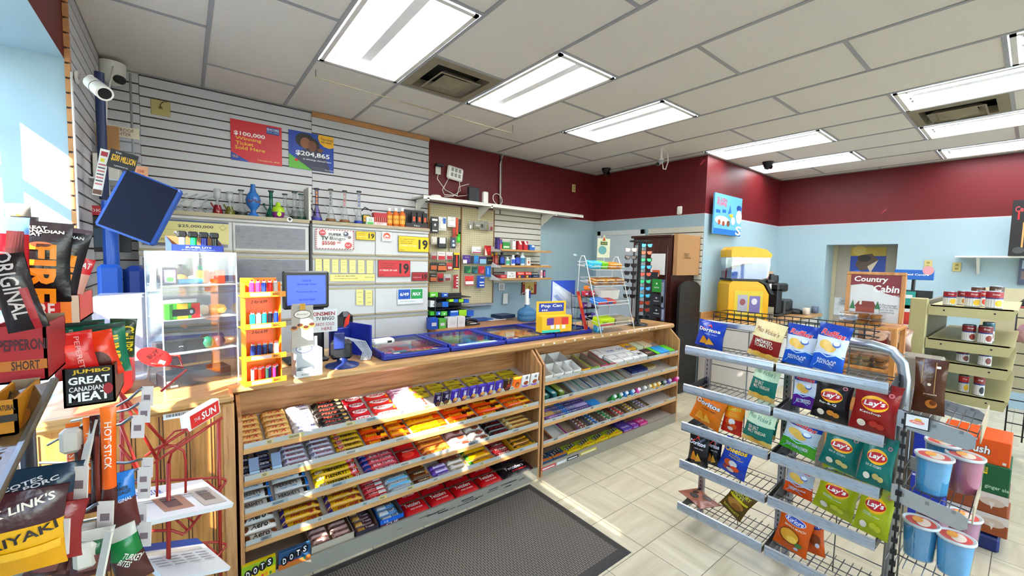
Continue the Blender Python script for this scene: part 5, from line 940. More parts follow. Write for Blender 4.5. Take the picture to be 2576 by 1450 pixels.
for q in ((1083, 545, 1102, 587, 'black hanging charger pack with white diamonds', [('r', -.7, .5, .7, .75, W_), ('p', [(-.2, 0), (.1, .2), (.35, 0), (.1, -.2)], W_), ('r', -.6, -.8, .7, -.65, W_)], '#26282c'),
 (1104, 545, 1123, 581, 'white hanging cable box with blue panel', [('r', 0, 0, .7, .8, '#2f62a8')], '#d6d6d2'), (1126, 545, 1146, 572, 'plain white hanging adapter box', [('t', 'usb', 0, .3, .5, .1, '#9a9a98')], '#dededa'),
 (1147, 548, 1152, 596, 'slim orange hanging tool', [], '#b8441c'), (1154, 552, 1160, 590, 'slim black hanging tool beside pegboard seam', [], '#221f1f'), (1139, 573, 1145, 597, 'slim red hanging lighter', [], '#9a2420'), (1149, 585, 1158, 611, 'bright green hanging gadget', [('o', 0, -.3, .5, .4, '#58c43a')], '#3aa52a'),
 (1085, 595, 1099, 615, 'small off white hanging box', [], '#cfc8bc'), (1100, 597, 1123, 626, 'black and white hanging plug pack', [('r', -.6, -.1, .7, .95, '#e2e0dc')], '#1f1f22'), (1133, 597, 1146, 626, 'grey hanging earphone card', [('o', 0, .3, .4, .2, '#b8c8da'), ('o', .1, -.4, .5, .25, '#c8d4e0')], '#3c4450'),
 (1084, 634, 1098, 653, 'red and silver battery card, upper row left', [('r', -.8, -.9, .8, 0, '#8f2a34')], '#b0a8a4'), (1100, 633, 1120, 655, 'red and white battery card, upper row middle', [('r', -.8, -.9, .8, 0, '#a8323c'), ('t', 'Energizer', 0, .5, .7, .12, MARK)], '#dcd4d0'), (1122, 634, 1138, 654, 'red and white battery card, upper row right', [('r', -.8, -.9, .8, 0, '#9c2c38')], '#d8d0cc'),
 (1140, 636, 1155, 678, 'tall yellow and black hanging screwdriver pack', [('r', -.2, -.7, .3, .7, '#b8321c'), ('r', -.9, .75, .9, 1, '#d8c22c'), ('r', -.9, -1, .9, -.85, '#c8ac28')], '#26201c'),
 (1082, 661, 1098, 682, 'copper top battery card, middle row left', [('r', -.9, -.7, .9, .3, '#b0603a')], '#1c1a1b'), (1100, 661, 1122, 684, 'copper top battery card, middle row centre', [('r', -.9, -.7, .9, .3, '#b8683e'), ('t', 'DURACELL', 0, .65, .7, .12, W_)], '#1c1a1b'), (1124, 662, 1138, 680, 'red battery card, middle row right', [('r', -.7, -.7, .7, 0, '#c8b8b4')], '#a83c38'),
 (1081, 688, 1098, 710, 'copper top battery card, lower row left', [('r', -.9, -.8, .9, .1, '#a8623c'), ('t', 'DURACELL', 0, .5, .7, .12, W_)], '#201d1d'), (1101, 688, 1115, 710, 'red and black battery card, lower row', [('r', -.8, -.7, .8, -.1, '#1e1a1c')], '#a02c30'), (1117, 690, 1134, 706, 'silver and red battery card, lower row', [('r', -.7, -.9, .7, -.2, '#7c2a34')], '#b8b2ae'),
 (1141, 692, 1152, 726, 'long red and white strip of small packets', [('r', 0, .55, .8, .75, W_), ('r', 0, .15, .8, .35, W_), ('r', 0, -.3, .8, -.1, W_), ('r', 0, -.75, .8, -.55, W_)], '#9c2834'),
 (1180, 555, 1190, 577, 'clear packet of silver keyrings, leftmost of the silver row', [('r', -.8, -.9, -.1, -.1, W_)], '#8d8a84'), (1193, 557, 1206, 574, 'clear packet of silver bracelets', [('r', -.5, -.4, .9, -.1, '#d0ccc4')], '#8a877f'), (1207, 555, 1217, 578, 'clear packet of black and silver charms', [('r', -.6, -.6, .5, .2, '#2a2a2c')], '#8f8c86'), (1218, 557, 1228, 580, 'clear packet with olive charms', [('r', 0, -.7, .6, .3, '#6a6a3a')], '#84817c'), (1230, 560, 1240, 582, 'clear packet with dark red charms', [('r', -.5, -.8, .5, 0, '#7a2430')], '#9a8f8a'),
 (1187, 620, 1210, 638, 'white and magenta hanging packet', [('r', -.9, -.9, .9, -.6, '#a83c6a'), ('t', 'Gravol', .3, 0, .5, .2, '#3a3a4a')], '#e0dcdc'), (1219, 618, 1235, 643, 'red packet with white edge, right pegboard', [('p', [(-1, -1), (-.2, -1), (-.9, .6)], '#e6d8c8'), ('o', .3, .2, .5, .4, '#d83c34')], '#b82830'),
 (1164, 642, 1183, 664, 'purple packet with white corner', [('r', -1, -.9, 0, -.1, W_), ('t', 'GUM', 0, .5, .5, .14, '#c8b8e0')], '#4a2c74'), (1184, 644, 1192, 664, 'dark violet packet', [], '#251c38'), (1193, 643, 1204, 664, 'bright blue packet', [('o', .2, -.7, .3, .15, '#8a4a9a')], '#2f7ab0'), (1205, 645, 1223, 665, 'pale blue packet with purple top', [('r', -.9, -.9, .9, .3, '#8fb4c8')], '#4a3468'), (1224, 646, 1240, 665, 'black packet with gold line', [('r', -.6, 0, .7, .15, '#b89a5a')], '#1b191b'),
 (1168, 670, 1183, 688, 'dark green packet', [('p', [(-.2, -.8), (.9, -.8), (.9, .3)], '#4a9a5a')], '#14563c'), (1187, 671, 1200, 689, 'deep teal packet', [('p', [(-.2, -.8), (.9, -.8), (.9, .3)], '#2a6a8a')], '#1a4f4c'), (1204, 670, 1218, 689, 'crimson packet', [('p', [(-.6, -.8), (.6, -.8), (.9, .3)], '#c85a6a')], '#a81c34'), (1222, 670, 1235, 697, 'shiny blue rounded packet', [('r', -.5, -.5, -.1, .7, '#8fb8e0')], '#2a68ac'),
 (1170, 695, 1191, 718, 'red packet with white pocket on right pegboard', [('r', -1, -.8, .9, -.1, '#e6e2e0')], '#c23c3c'), (1200, 694, 1219, 724, 'royal blue packet with white lozenges', [('t', 'Advil', .2, .7, .5, .14, W_), ('r', -.4, -.2, .7, .0, W_), ('r', -.4, -.7, .7, -.5, W_)], '#1f4a98')):
    hang(*q)
# small stock stacked below the left pegboard
rk = thing('wall_rack', (p0, 4.25, 1.0), 'black tiered wire rack of boxed lighters under the pegboard', 'rack'); b = MB(); za, zb_, zc = ay(1120, 748, 4.2).z, ay(1120, 775, 4.2).z, ay(1120, 800, 4.2).z
xr = ay(1178, 760, 4.2).x
for z in (za, zb_, zc): b.box((p0-.05, 4.14, z-.008), (xr, 4.38, z), BLACK)
b.box((p0-.06, 4.36, .8), (xr, 4.38, za+.03), K('#26272b')); b.box((p0-.06, 4.14, .8), (p0-.05, 4.38, za+.02), K('#26272b')); wbuild(b, 'rack_frame', rk)
for i, (a, y, c, y2, z, col, nm, D) in enumerate(((1082, 736, 1102, 748, za, '#5fae3a', 'green box on rack top', [('r', -.8, -.3, .3, .2, W_)]), (1104, 737, 1110, 748, za, '#22262e', 'black box on rack top', []), (1112, 738, 1127, 748, za, '#2a5aa8', 'blue box on rack top', [('r', -.3, -.2, .6, .4, W_)]), (1083, 757, 1097, 773, zb_, '#d8d8d6', 'white box on middle rack tier', [('o', .2, -.3, .3, .3, '#8d8d92')]), (1099, 762, 1112, 773, zb_, '#2c3036', 'charcoal box on middle rack tier', []), (1113, 760, 1128, 773, zb_, '#2a66b4', 'blue box on middle rack tier', []), (1130, 753, 1141, 760, za-.06, '#9cc83c', 'lime box, left of the row of four', []), (1142, 753, 1153, 761, za-.06, '#2f62b0', 'blue box, left in the row of four', []), (1155, 753, 1166, 761, za-.06, '#8fc23a', 'lime box, right in the row of four', []), (1168, 754, 1180, 763, za-.06, '#2c5eb0', 'blue box, right in the row of four', []),
   (1083, 784, 1097, 794, zc+.03, '#4aa238', 'green packet on lower rack', []), (1098, 784, 1108, 794, zc+.03, '#2e62ae', 'blue packet on lower rack', [('r', 0, -.5, .7, .3, W_)]), (1110, 784, 1125, 795, zc+.03, '#57a84a', 'green packet with white dots on lower rack', [('r', -.2, -.5, .3, .3, W_)]), (1133, 782, 1153, 797, zc+.02, '#2e62b4', 'left long blue box by the telephone', [('r', -.9, .5, .9, .9, '#cfd8e0')]), (1155, 780, 1174, 796, zc+.02, '#9ac43c', 'lime long box by the telephone', []), (1175, 782, 1192, 796, zc+.02, '#2c5cae', 'right long blue box by the telephone', []))):
    goods('small_box', a, y, c, y2, 4.15, .08, col, '%s' % nm, 'box', D)
# desk below the pegboard with papers, telephone and water jug
DZ = ay(1180, 812, 4.25).z; dx0, dx1 = cx4+.015, ay(1302, 806, 4.02).x
r = thing('desk', ((dx0+dx1)/2, 4.2, 0), 'brown wooden desk against the pale blue wall', 'desk'); b = MB(); b.box((dx0, 3.92, DZ-.03), (dx1, BY-.02, DZ), OAK, bev=.004); wbuild(b, 'desk_top', r); b = MB(); b.box((dx0, 3.95, 0), (dx0+.03, BY-.03, DZ-.03), OAKZ); b.box((dx1-.5, 3.95, DZ-.3), (dx1, BY-.03, DZ-.03), OAKZ); b.box((dx0+.4, 3.97, DZ-.15), (dx1-.5, BY-.05, DZ-.14), BLACK); wbuild(b, 'side_panel', r)
for i, (a, y, c, col, nm) in enumerate(((1082, 801, 1102, '#2a52a4', 'blue'), (1105, 803, 1122, '#5aa048', 'green'), (1127, 799, 1150, '#dcdcda', 'left white'), (1152, 797, 1170, '#e0e0de', 'right white'))): goods('small_box', a, y, c, 818, 4.02, .09, col, '%s box standing on the desk' % nm, 'box', [('r', -.6, -.4, .6, .2, '#cfcfd2')], z=DZ)
P = az(1185, 818, DZ); b = MB(); b.box((-.09, -.05, 0), (.1, .06, .02), BLACK, bev=.008); b.tube([(-.07, 0, .02), (-.06, .01, .05), (.0, .02, .065), (.07, .01, .05), (.09, 0, .03)], .014, BLACK, 8); b.box((-.03, -.045, .02), (.05, -.02, .026), WHITE); b.build('telephone', loc=P, label='black telephone lying on the desk', cat='telephone')
for (px, py, w, d, h, col, lb) in ((1215, 808, .3, .2, .02, '#2a4a8c', 'blue folder on the desk beside the telephone'), (1250, 806, .28, .2, .008, '#d8dade', 'white papers on the desk'), (1275, 803, .26, .2, .045, '#26324a', 'dark navy binder on white papers at desk end')):
    P = az(px, py, DZ); b = MB(); b.box((-w/2, -d/2, .001), (w/2, d/2, h), K(col), bev=.004); b.build('paper_stack' if h < .01 else 'folder', loc=P+Vector((0, .08, .009 if h > .04 else 0)), label=lb, cat='paper' if h < .01 else 'folder', rz=.1)
MB().box((dx1+.02, 3.9, DZ-.25), (dx1+.55, BY-.02, DZ-.02), OAK).build('low_cabinet', label='low wooden cabinet under the water jug', cat='cabinet')
P = Vector((ay(1325, 800, 4.12).x, 4.12, DZ-.019)); r = thing('water_jug', P, 'blue water jug with pump dispenser on top', 'water jug'); b = MB(); JB = clear('jug_blue', '#5f9cc8', .55, .08)
b.lathe([(.11, 0), (.125, .02), (.125, .06), (.118, .07), (.125, .08), (.125, .12), (.1, .15), (.035, .185), (.03, .22)], JB, 22); b.build('bottle', r); b = MB(); b.cyl((0, 0, .215), (0, 0, .25), .036, WHITE, n=16); b.lathe([(.03, .25), (.033, .26), (.033, .4), (.02, .42)], WHITE, 14); b.box((0, -.034, .3), (.03, -.02, .4), K('#24408c'), bev=.003); b.build('pump', r); b = MB(); b.tube([(-.03, 0, .37), (-.08, 0, .37), (-.1, 0, .34)], .007, STEEL); b.build('spout', r)
# ---------------------------------------------------------------- white wall shelf with network gear
z = 2.262; sx0, sx1, sy = ay(1066, 488, 4.12).x, ay(1468, 538, 4.12).x, 4.12
r = thing('wall_shelf', (sx0, sy, z), 'long white wall shelf carrying the router gear', 'shelf'); b = MB(); b.box((0, 0, 0), (sx1-sx0, BY-.03-sy, .018), mk('shelf_white', '#d6d4cc', .4), bev=.002); b.box((0, 0, -.02), (sx1-sx0, .006, .0), WHITE); b.build('board', r)
for px in (1078, 1238, 1400): x = fx(px, sy, z)-sx0; b = MB(); b.box((x-.012, .0, -.035), (x+.012, BY-.03-sy, -.005), WHITE); b.box((x-.012, BY-.05-sy, -.16), (x+.012, BY-.03-sy, -.005), WHITE); b.prism([(0, 0), (.24, 0), (.24, -.13)], .006, WHITE, Matrix(((0, 0, 1, x-.003), (1, 0, 0, .04), (0, 1, 0, -.02), (0, 0, 0, 1)))); b.build('bracket', r)
ZS = z+.018
b = MB(); b.box((-.11, 0, 0), (.11, .035, .16), WHITE, bev=.02)
for i in range(3):
    for j in range(2): b.rect(-.065+i*.05, -.045+j*.06, -.03+i*.05, .0+j*.06, K('#8d8d88'), frame((0, -.0006, .08), UX, UZ), .0003)
o = b.build('router', label='white router with square vent holes mounted on the maroon wall', cat='router'); P = ay(1146, 436, BY-.06); o.location = (P.x, BY-.05, P.z-.08); o.rotation_euler = (0, .12, 0)
b = MB(); b.box((-.09, 0, 0), (.06, .045, .19), K('#17181c'), bev=.006); [b.box((.02, -.001, .03+k*.012), (.05, .0, .034+k*.012), K('#3a3c40')) for k in range(10)]; b.build('modem', loc=(fx(1196, 4.25, ZS), 4.25, ZS), label='black upright modem on the white shelf', cat='modem')
b = MB(); b.box((-.035, 0, 0), (.035, .05, .15), WHITE, bev=.008); b.build('power_box', loc=(fx(1223, 4.22, ZS), 4.22, ZS), label='white upright box right of the black modem', cat='device')
b = MB(); b.lathe([(.06, 0), (.065, .01), (.05, .025), (.001, .028)], WHITE, 20); b.build('smoke_alarm', loc=(fx(1096, 4.2, ZS), 4.2, ZS), label='flat round white device at the left shelf end', cat='device')
P = ay(1102, 428, BY-.02); q = plate(P, UX, 'outlet with black plug adapter on maroon wall', .07, .1, col='#d4d2ca'); b = MB(); b.box((-.045, .035, .006), (.045, .065, .06), BLACK, bev=.004); b.build('plug_adapter', q)
wy = BY-.06
for i, (pts, lb) in enumerate((([(1104, 432), (1100, 450), (1120, 478), (1150, 494), (1175, 492), (1182, 470)], 'white cable from the wall outlet to the shelf'), ([(1128, 450), (1113, 478), (1118, 490), (1150, 492), (1155, 470), (1180, 463)], 'white cable looping from the white router'), ([(1155, 455), (1158, 480), (1140, 494), (1118, 494)], 'thin white cable lying behind the modem'))):
    b = MB(); b.tube([tuple(ay(p[0], p[1], wy-.05*k/len(pts))) for k, p in enumerate(pts)], .004, WHITE, 6); b.build('cable', label=lb, cat='cable')
b = MB(); c = ay(1252, 490, 4.2); c.z = ZS+.0745; b.tube([(c.x+.07*math.cos(a*PI/8), 4.2+.02*math.sin(a*PI/8), c.z+.07*math.sin(a*PI/8)) for a in range(16)], .004, WHITE, 6, closed=True); b.build('cable', label='white cable coil at the right of the shelf', cat='cable')
# ---------------------------------------------------------------- medicine shelves
MS = [(1243, 627, 1392, 634), (1240, 668, 1391, 677), (1238, 701, 1387, 709)]
mz = []
for i, (a, ya, c, yc) in enumerate(MS):
    Y = 4.12; zt = ay(1262, ya, Y).z; x0, x1 = ay(1262, ya, Y).x, ay(1388, yc, Y).x; mz.append(zt)
    r = thing('wall_shelf', (x0, Y, zt), 'beige medicine shelf with wooden edge, %s of three' % ('top', 'middle', 'bottom')[i], 'shelf', 'medicine shelves'); b = MB(); b.box((0, .01, -.018), (x1-x0, BY-.03-Y, -.001), mk('shelf_beige', '#cfc6ae', .5)); b.build('board', r)
    b = MB(); b.box((0, 0, -.022), (x1-x0, .012, .002), LIPW, bev=.003); b.build('wooden_edge', r)
    b = MB(); b.prism([(0, 0), (BY-.03-Y, 0), (BY-.03-Y, .1), (.03, .012)], .003, WHITE, Matrix(((0, 0, 1, -.004), (1, 0, 0, 0), (0, 1, 0, -.03), (0, 0, 0, 1)))); b.build('end_bracket', r)
MY = 4.16
def med(i, px0, px1, py0, col, lb, D=(), kind='box', n='medicine_box', cat='medicine'): goods(n, px0, py0, px1, 0, MY if px0 > 1257 else 4.33, .06, col, lb, cat, D, z=mz[i]+.002, kind=kind)
med(0, 1258, 1264, 598, '#3a2a6a', 'tall purple tube on top medicine shelf', [('r', -.6, .5, .6, .9, '#241c3c')]); med(0, 1265, 1270, 602, '#b85a5a', 'slim red and blue carton on top medicine shelf', [('r', -1, 0, 1, .9, '#4a4a8c')]); med(0, 1272, 1290, 610, '#2f7a3c', 'green carton on top medicine shelf', [('r', -.8, -.6, .8, -.1, '#c8dcb8')]); med(0, 1297, 1305, 604, '#e2dedc', 'white carton on top medicine shelf', [('t', 'pill', 0, -.4, .6, .12, '#b8405a'), ('r', -.8, .75, .8, .9, MARK)]); med(0, 1312, 1322, 607, '#a82a34', 'left red and white carton on top medicine shelf', [('p', [(-1, 1), (0, 1), (.8, .2), (-.2, .2)], '#e0d4d4')]); med(0, 1326, 1336, 608, '#ac2c36', 'right red and white carton on top medicine shelf', [('p', [(-1, 1), (0, 1), (.8, .2), (-.2, .2)], '#e0d4d4')]); med(0, 1341, 1354, 617, '#3c6ab0', 'low blue and white packet on top medicine shelf', [('r', -.2, .2, .8, .8, W_)])
CB = lambda c: ('cap', c)
for i, (a, c, y, col, cap, lab, lb) in enumerate(((1244, 1252, 639, '#c04a4c', '#dcb43a', '#d87a7a', 'left pink bottle with yellow cap'), (1254, 1263, 637, '#cf5a5a', '#e0c02c', '#e08a7a', 'right pink bottle with yellow cap'), (1268, 1280, 635, '#1a1f34', '#14161f', '#2a4a9c', 'dark blue mouthwash bottle'), (1283, 1293, 647, '#cfd8d0', '#c8ccc8', '#4a9a7a', 'short white and green bottle'), (1297, 1307, 642, '#dfe3e8', '#e8e8e8', '#3a5ab0', 'small white bottle with blue label'), (1308, 1320, 635, '#221c24', '#e4e4e4', '#3a50a8', 'black bottle with blue label and white cap'), (1321, 1332, 636, '#cfdade', '#e8e8e8', '#3a80a8', 'clear bottle with blue label'))):
    med(1, a, c, y, col, lb+' on middle medicine shelf', [CB(cap), ('lab', lab)], 'bottle', 'medicine_bottle')
med(1, 1334, 1343, 650, '#e3ded6', 'leaning white box with red print on middle medicine shelf', [('r', -.4, -.5, .4, .2, '#8f3a2a'), ('t', 'tums', 0, .6, .6, .14, MARK)]); med(1, 1352, 1368, 665, '#5a4a3a', 'small brown loose items on middle medicine shelf', [])
for i in range(5): med(1, 1371+i*4, 1374+i*4, 668, '#d8d4c8', 'tiny white vial, %s from left on middle medicine shelf' % ORD[i])
med(2, 1256, 1266, 692, '#a8343a', 'left low red box on bottom medicine shelf', [('r', -.7, 0, .7, .6, '#d88a8a')]); med(2, 1267, 1282, 692, '#b03a40', 'right low red box on bottom medicine shelf', [('t', 'kotex', 0, .2, .6, .3, W_)])
med(2, 1284, 1306, 684, '#d8d8d6', 'white box with black symbols on bottom medicine shelf', [('t', 'joy joy', 0, -.4, .7, .2, MARK, .04), ('t', 'joy', .1, .4, .3, .2, MARK, .04)]); med(2, 1310, 1328, 685, '#cf4a3a', 'left red and navy painkiller box', [('r', -1, -1, 1, 0, '#2a2a4a'), ('t', 'TYLENOL', 0, .5, .8, .2, W_, .03), ('r', -.7, -.9, -.1, -.2, '#d89a3a')]); med(2, 1331, 1346, 685, '#c8503a', 'right red and navy painkiller box', [('r', -1, -1, 1, 0, '#2a2a4a'), ('t', 'MOTRIN', 0, .5, .8, .2, W_, .03), ('r', -.7, -.9, -.1, -.2, '#d8a83a')]); med(2, 1348, 1366, 691, '#1e2438', 'dark blue box with white script on bottom medicine shelf', [('t', 'Aleve', 0, 0, .6, .3, '#b8c4dc')]); med(2, 1370, 1375, 680, '#d8d0d0', 'upright white bandage box with red letters', [('t', 'BAND-AID', 0, 0, 1.4, .5, '#b03040', .03, 0, PI/2)]); med(2, 1377, 1382, 680, '#34365a', 'upright navy bandage box at shelf end', [('r', -.6, -.6, .6, .6, '#b8647a')])
# notice, phone pad and frame below
sg = quadposter('framed_notice', ((1313, 706), (1348, 707), (1348, 741), (1313, 740)), BY-.01, .01, '#b8a468', 'small red and gold framed notice on the blue wall', 'frame', [('r', -1, -1, -.65, 1, '#7a2a24'), ('r', .65, -1, 1, 1, '#7a2a24'), ('r', -1, -1, 1, -.8, '#7a2a24'), ('o', -.82, .6, .12, .1, '#c8a04a'), ('o', .82, .6, .12, .1, '#c8a04a'), ('r', -.2, -.5, .1, .2, '#a86a3a'), ('p', [(.2, -.4), (.5, -.4), (.35, .1)], '#3a5a3a')], border=K('#4a2c22'))
b = MB(); b.box((-.05, -.05, 0), (.05, .05, .02), K('#cfd0cc'), bev=.004)
for i in range(3):
    for j in range(4): b.box((-.028+i*.02, -.035+j*.018, .02), (-.014+i*.02, -.023+j*.018, .023), GREY)
o = b.build('alarm_keypad', label='pale alarm keypad under the medicine shelves', cat='keypad'); o.matrix_world = frame(ay(1260, 722, BY-.004), UX, UZ)
# ---------------------------------------------------------------- white door frame, wardrobe, black panel
b = MB(); DX = WBX-.004; TW = K('#d9dcdc', .4)
dy0, dy1, dz = 4.365, 3.50, 2.09
b.box((DX-.02, dy0, 0), (DX, dy0-.07, dz), TW, bev=.003); b.box((DX-.02, dy0, dz-.07), (DX, dy1, dz), TW, bev=.003); b.box((DX-.02, dy1, 0), (DX, dy1+.07, dz), TW, bev=.003); b.box((DX-.012, dy0-.07, 0), (DX-.002, dy1+.07, dz-.07), K('#d0d6da')); b.build('door_2', kind='structure')
WYn, WYf, WXa, WXb, WZ = 2.74, 3.29, 4.62, 5.16, 1.955
r = thing('wardrobe', (4.9, 3.0, 0), 'tall dark mahogany wardrobe beside the sunglasses stand', 'wardrobe'); b = MB(); b.box((WXa, WYn, 0), (WXb, WYf, WZ-.03), MAHOG); wbuild(b, 'body', r); b = MB(); b.box((WXa-.03, WYn-.005, WZ-.03), (WXb, WYf+.03, WZ), MAHOG, bev=.008); wbuild(b, 'cornice', r)
b = MB(); b.box((WXa-.012, WYn+.05, .1), (WXa, WYf-.03, WZ-.14), MAHOG, bev=.004); wbuild(b, 'door', r)
zt, zb2 = ay(1735, 592, 2.70).z, ay(1735, 693, 2.70).z
b = MB(); b.box((WXa+.01, 2.675, zb2), (WXb+.0, WYn-.012, zt), CARD, bev=.003); b.text('FRAGILE GOODS\nTHIS SIDE UP\nHANDLE WITH CARE', WXa+.24, zb2+.24, .16, .07, '#4a3626', frame((0, 2.6745, 0), UX, UZ)); b.build('cardboard_box', label='flat brown cardboard box fixed to the wardrobe side', cat='box')
b = MB(); w = .24; pts = [(-w, 0), (w, 0), (w, 1.28)]+[(w*math.cos(a*PI/12), 1.28+.1*math.sin(a*PI/12)) for a in range(1, 12)]+[(-w, 1.28)]; PB = mk('black_panel', '#1e1e20', .45)
b.prism(pts, .03, PB); 
for k in range(17): b.box((-w+.03, .06+k*.072, .03), (w-.03, .066+k*.072, .032), K('#0c0c0d')); [b.box((-w+.05+j*.06, .075+k*.072, .0295), (-w+.075+j*.06, .08+k*.072, .0305), K('#0a0a0a')) for j in range(7)]
o = b.build('slotted_board', label='black arched slotted display panel leaning on the wardrobe', cat='display'); o.matrix_world = frame((WXa+.265, 2.655, 0.02), UX, UZ)
# papers and cards hanging on the wardrobe front
flat('paper_notice', ax(1655, 665, WXa-.018), NX, UZ, .2, .26, .002, '#d9d6d2', 'white ruled sheet taped to the wardrobe front', 'notice', [('r', -.7, .8-k*.18, .7, .81-k*.18, '#b8b4b0') for k in range(9)])
flat('paper_notice', ax(1650, 688, WXa-.03), NX, UZ, .1, .08, .002, '#b85a34', 'small orange card on the wardrobe front', 'notice', [('r', -.8, -1, .8, -.2, '#ddd6d0')])
# gift card rack
r = thing('gift_card_rack', (4.4, 2.95, 0), 'rack of green and black gift cards beside the sunglasses', 'rack'); b = MB(); b.cyl((4.4, 2.97, 0), (4.4, 2.97, 1.5), .012, BLACK); b.box((4.395, 2.78, .8), (4.405, 3.02, 1.5), K('#2a2c30')); wbuild(b, 'stand', r)
for i, (px, y0, y1, col, tx) in enumerate(((1654, 702, 736, '#2c7a34', 'XBOX'), (1653, 740, 768, '#2a2c32', 'ROBLOX'), (1653, 770, 800, '#23262c', 'amazon'))):
    p, q = ax(px-12, y0, 4.37), ax(px+9, y1, 4.37); o = flat('gift_card', (p+q)/2, NX, UZ, abs(p.y-q.y), p.z-q.z, .004, col, 'gift card hanging %s on the rack' % ('topmost, green', 'in the middle, dark grey', 'lowest, black')[i], 'gift card', [('t', tx, 0, -.3, .6, .1, '#dfe4e2'), ('o', 0, .3, .2, .14, '#cfd8d2')])
for i, (y0, y1) in enumerate(((704, 770), (742, 778), (775, 808))):
    p, q = ax(1663, y0, 4.41), ax(1670, y1, 4.41); flat('gift_card', (p+q)/2, NX, UZ, abs(p.y-q.y), p.z-q.z, .004, '#5a6a8c', 'slim blue grey card at rack edge, %s' % ('upper', 'middle', 'lower')[i], 'gift card', [('r', -.6, -.8, .6, .8, '#b0b8c8')])
# ---------------------------------------------------------------- slush corner
SZ = .905; sy0 = 1.96
r = thing('drinks_counter', (6.4, 2.3, 0), 'wood topped drinks counter along the corner wall', 'counter'); b = MB(); b.box((5.16, sy0, SZ-.04), (FX-.02, WCY-.01, SZ), PINE, bev=.012); wbuild(b, 'worktop', r); b = MB(); b.box((5.18, sy0+.06, 0), (FX-.03, WCY-.02, SZ-.04), K('#d2cec6')); b.box((5.9, sy0+.055, .05), (5.905, sy0+.06, SZ-.08), GREY); b.box((6.6, sy0+.055, .05), (6.605, sy0+.06, SZ-.08), GREY); wbuild(b, 'cabinet', r); b = MB(); b.box((5.16, WCY-.03, SZ), (FX-.02, WCY-.012, SZ+.09), PINE); wbuild(b, 'splashback', r)
YEL = mk('slush_yellow', '#e0a818', .35); SBL = mk('slush_blue', '#1d4fa8', .25); SRD = mk('slush_red', '#8f1f24', .3); r = thing('slush_machine', (5.62, 2.32, SZ+.002), 'yellow slush machine with blue and red tanks', 'slush machine', rz=-.75)
b = MB(); b.M = Matrix(((1, 0, 0, 0), (0, 0, 1, -.16), (0, 1, 0, 0), (0, 0, 0, 1)))   # profile in x,z extruded along y
b.prism([(-.24, .0), (.24, 0), (.24, .34), (.17, .46), (.1, .5), (-.2, .5), (-.24, .46)], .34, YEL); b.build('body', r)
b = MB(); b.M = Matrix(((1, 0, 0, 0), (0, 0, 1, -.165), (0, 1, 0, 0), (0, 0, 0, 1))); b.prism([(-.22, .505), (.11, .505), (.19, .465), (.26, .345), (.3, .345), (.22, .48), (.12, .53), (-.22, .53)], .35, BLACK); b.build('drip_deck', r)
b = MB(); b.box((-.17, -.163, .04), (.17, -.1605, .38), K('#c9b64a')); b.rect(-.13, .06, -.01, .28, K('#a8a8b0'), frame((0, -.1632, .05), UX, UZ), .0003); b.rect(.01, .05, .14, .27, K('#7a72a0'), frame((0, -.1632, .05), UX, UZ), .0003); b.disc(-.07, .19, .035, .04, '#8a5a5a', frame((0, -.1632, .05), UX, UZ), .0008); b.disc(.07, .2, .035, .04, '#d8d4d8', frame((0, -.1632, .05), UX, UZ), .0008); b.build('front_print', r)
for k, (m_, y) in enumerate(((SBL, -.12), (SRD, .06))):
    b = MB(); b.M = Matrix(((1, 0, 0, 0), (0, 0, 1, y), (0, 1, 0, 0), (0, 0, 0, 1))); b.prism([(-.2, .53), (.16, .53), (.22, .56), (.24, .7), (.2, .74), (-.05, .7), (-.2, .62)], .13, m_); tk = b.build('drink', r, label='blue slush' if k == 0 else 'red slush')
    b = MB(); b.M = Matrix(((1, 0, 0, 0), (0, 0, 1, y-.004), (0, 1, 0, 0), (0, 0, 0, 1))); b.prism([(-.205, .525), (.17, .525), (.235, .555), (.255, .7), (.25, .80), (-.205, .80)], .138, clear('tank_clear', '#dfe6ea', .14)); b.build('tank', r)
    b = MB(); b.M = Matrix(((1, 0, 0, 0), (0, 0, 1, y-.008), (0, 1, 0, 0), (0, 0, 0, 1))); b.prism([(-.22, .8), (.26, .8), (.27, .84), (.2, .9), (.05, .93), (-.18, .93), (-.22, .89)], .146, YEL); b.build('lid', r)
    b = MB(); b.cyl((.26, y+.065, .5), (.34, y+.065, .5), .03, BLACK, n=12); b.box((.29, y+.045, .49), (.34, y+.085, .6), BLACK, bev=.006); b.cyl((.3, y+.065, .4), (.3, y+.065, .49), .018, WHITE, n=10); b.build('tap', r)
    b = MB(); b.box((.26, y+.02, .04), (.262, y+.11, .3), K('#b8a878')); b.build('side_print', r)
cr = thing('coffee_machine', (6.55, 2.3, SZ+.002), 'black coffee machine beside a capsule board', 'coffee machine'); b = MB(); b.box((-.2, -.14, 0), (.1, .14, .04), BLACK, bev=.01); b.box((-.2, -.14, .04), (-.05, .14, .4), BLACK, bev=.02); b.box((-.2, -.14, .34), (.16, .14, .46), BLACK, bev=.02); b.build('body', cr); b = MB(); b.lathe([(.05, 0), (.065, .03), (.06, .12), (.045, .15)], clear('dark_glass', '#3a3a3c', .5), 16, T(.05, 0, .04)); b.build('carafe', cr); b = MB(); b.lathe([(.06, .46), (.065, .5), (.06, .56), (.05, .57)], BLACK, 16, T(.05, .02, 0)); b.build('grinder', cr)
b = MB(); b.box((-.15, -.05, 0), (.15, .05, .0), WCARD); b.box((0, -.1, .0), (.3, .12, .22), mk('toaster_grey', '#3a3d40', .4), bev=.02); b.box((.02, -.103, .05), (.28, -.1, .19), K('#14161a', .2)); b.build('toaster_oven', loc=(6.75, 2.3, SZ+.002), label='dark toaster oven right of the coffee machine', cat='oven')
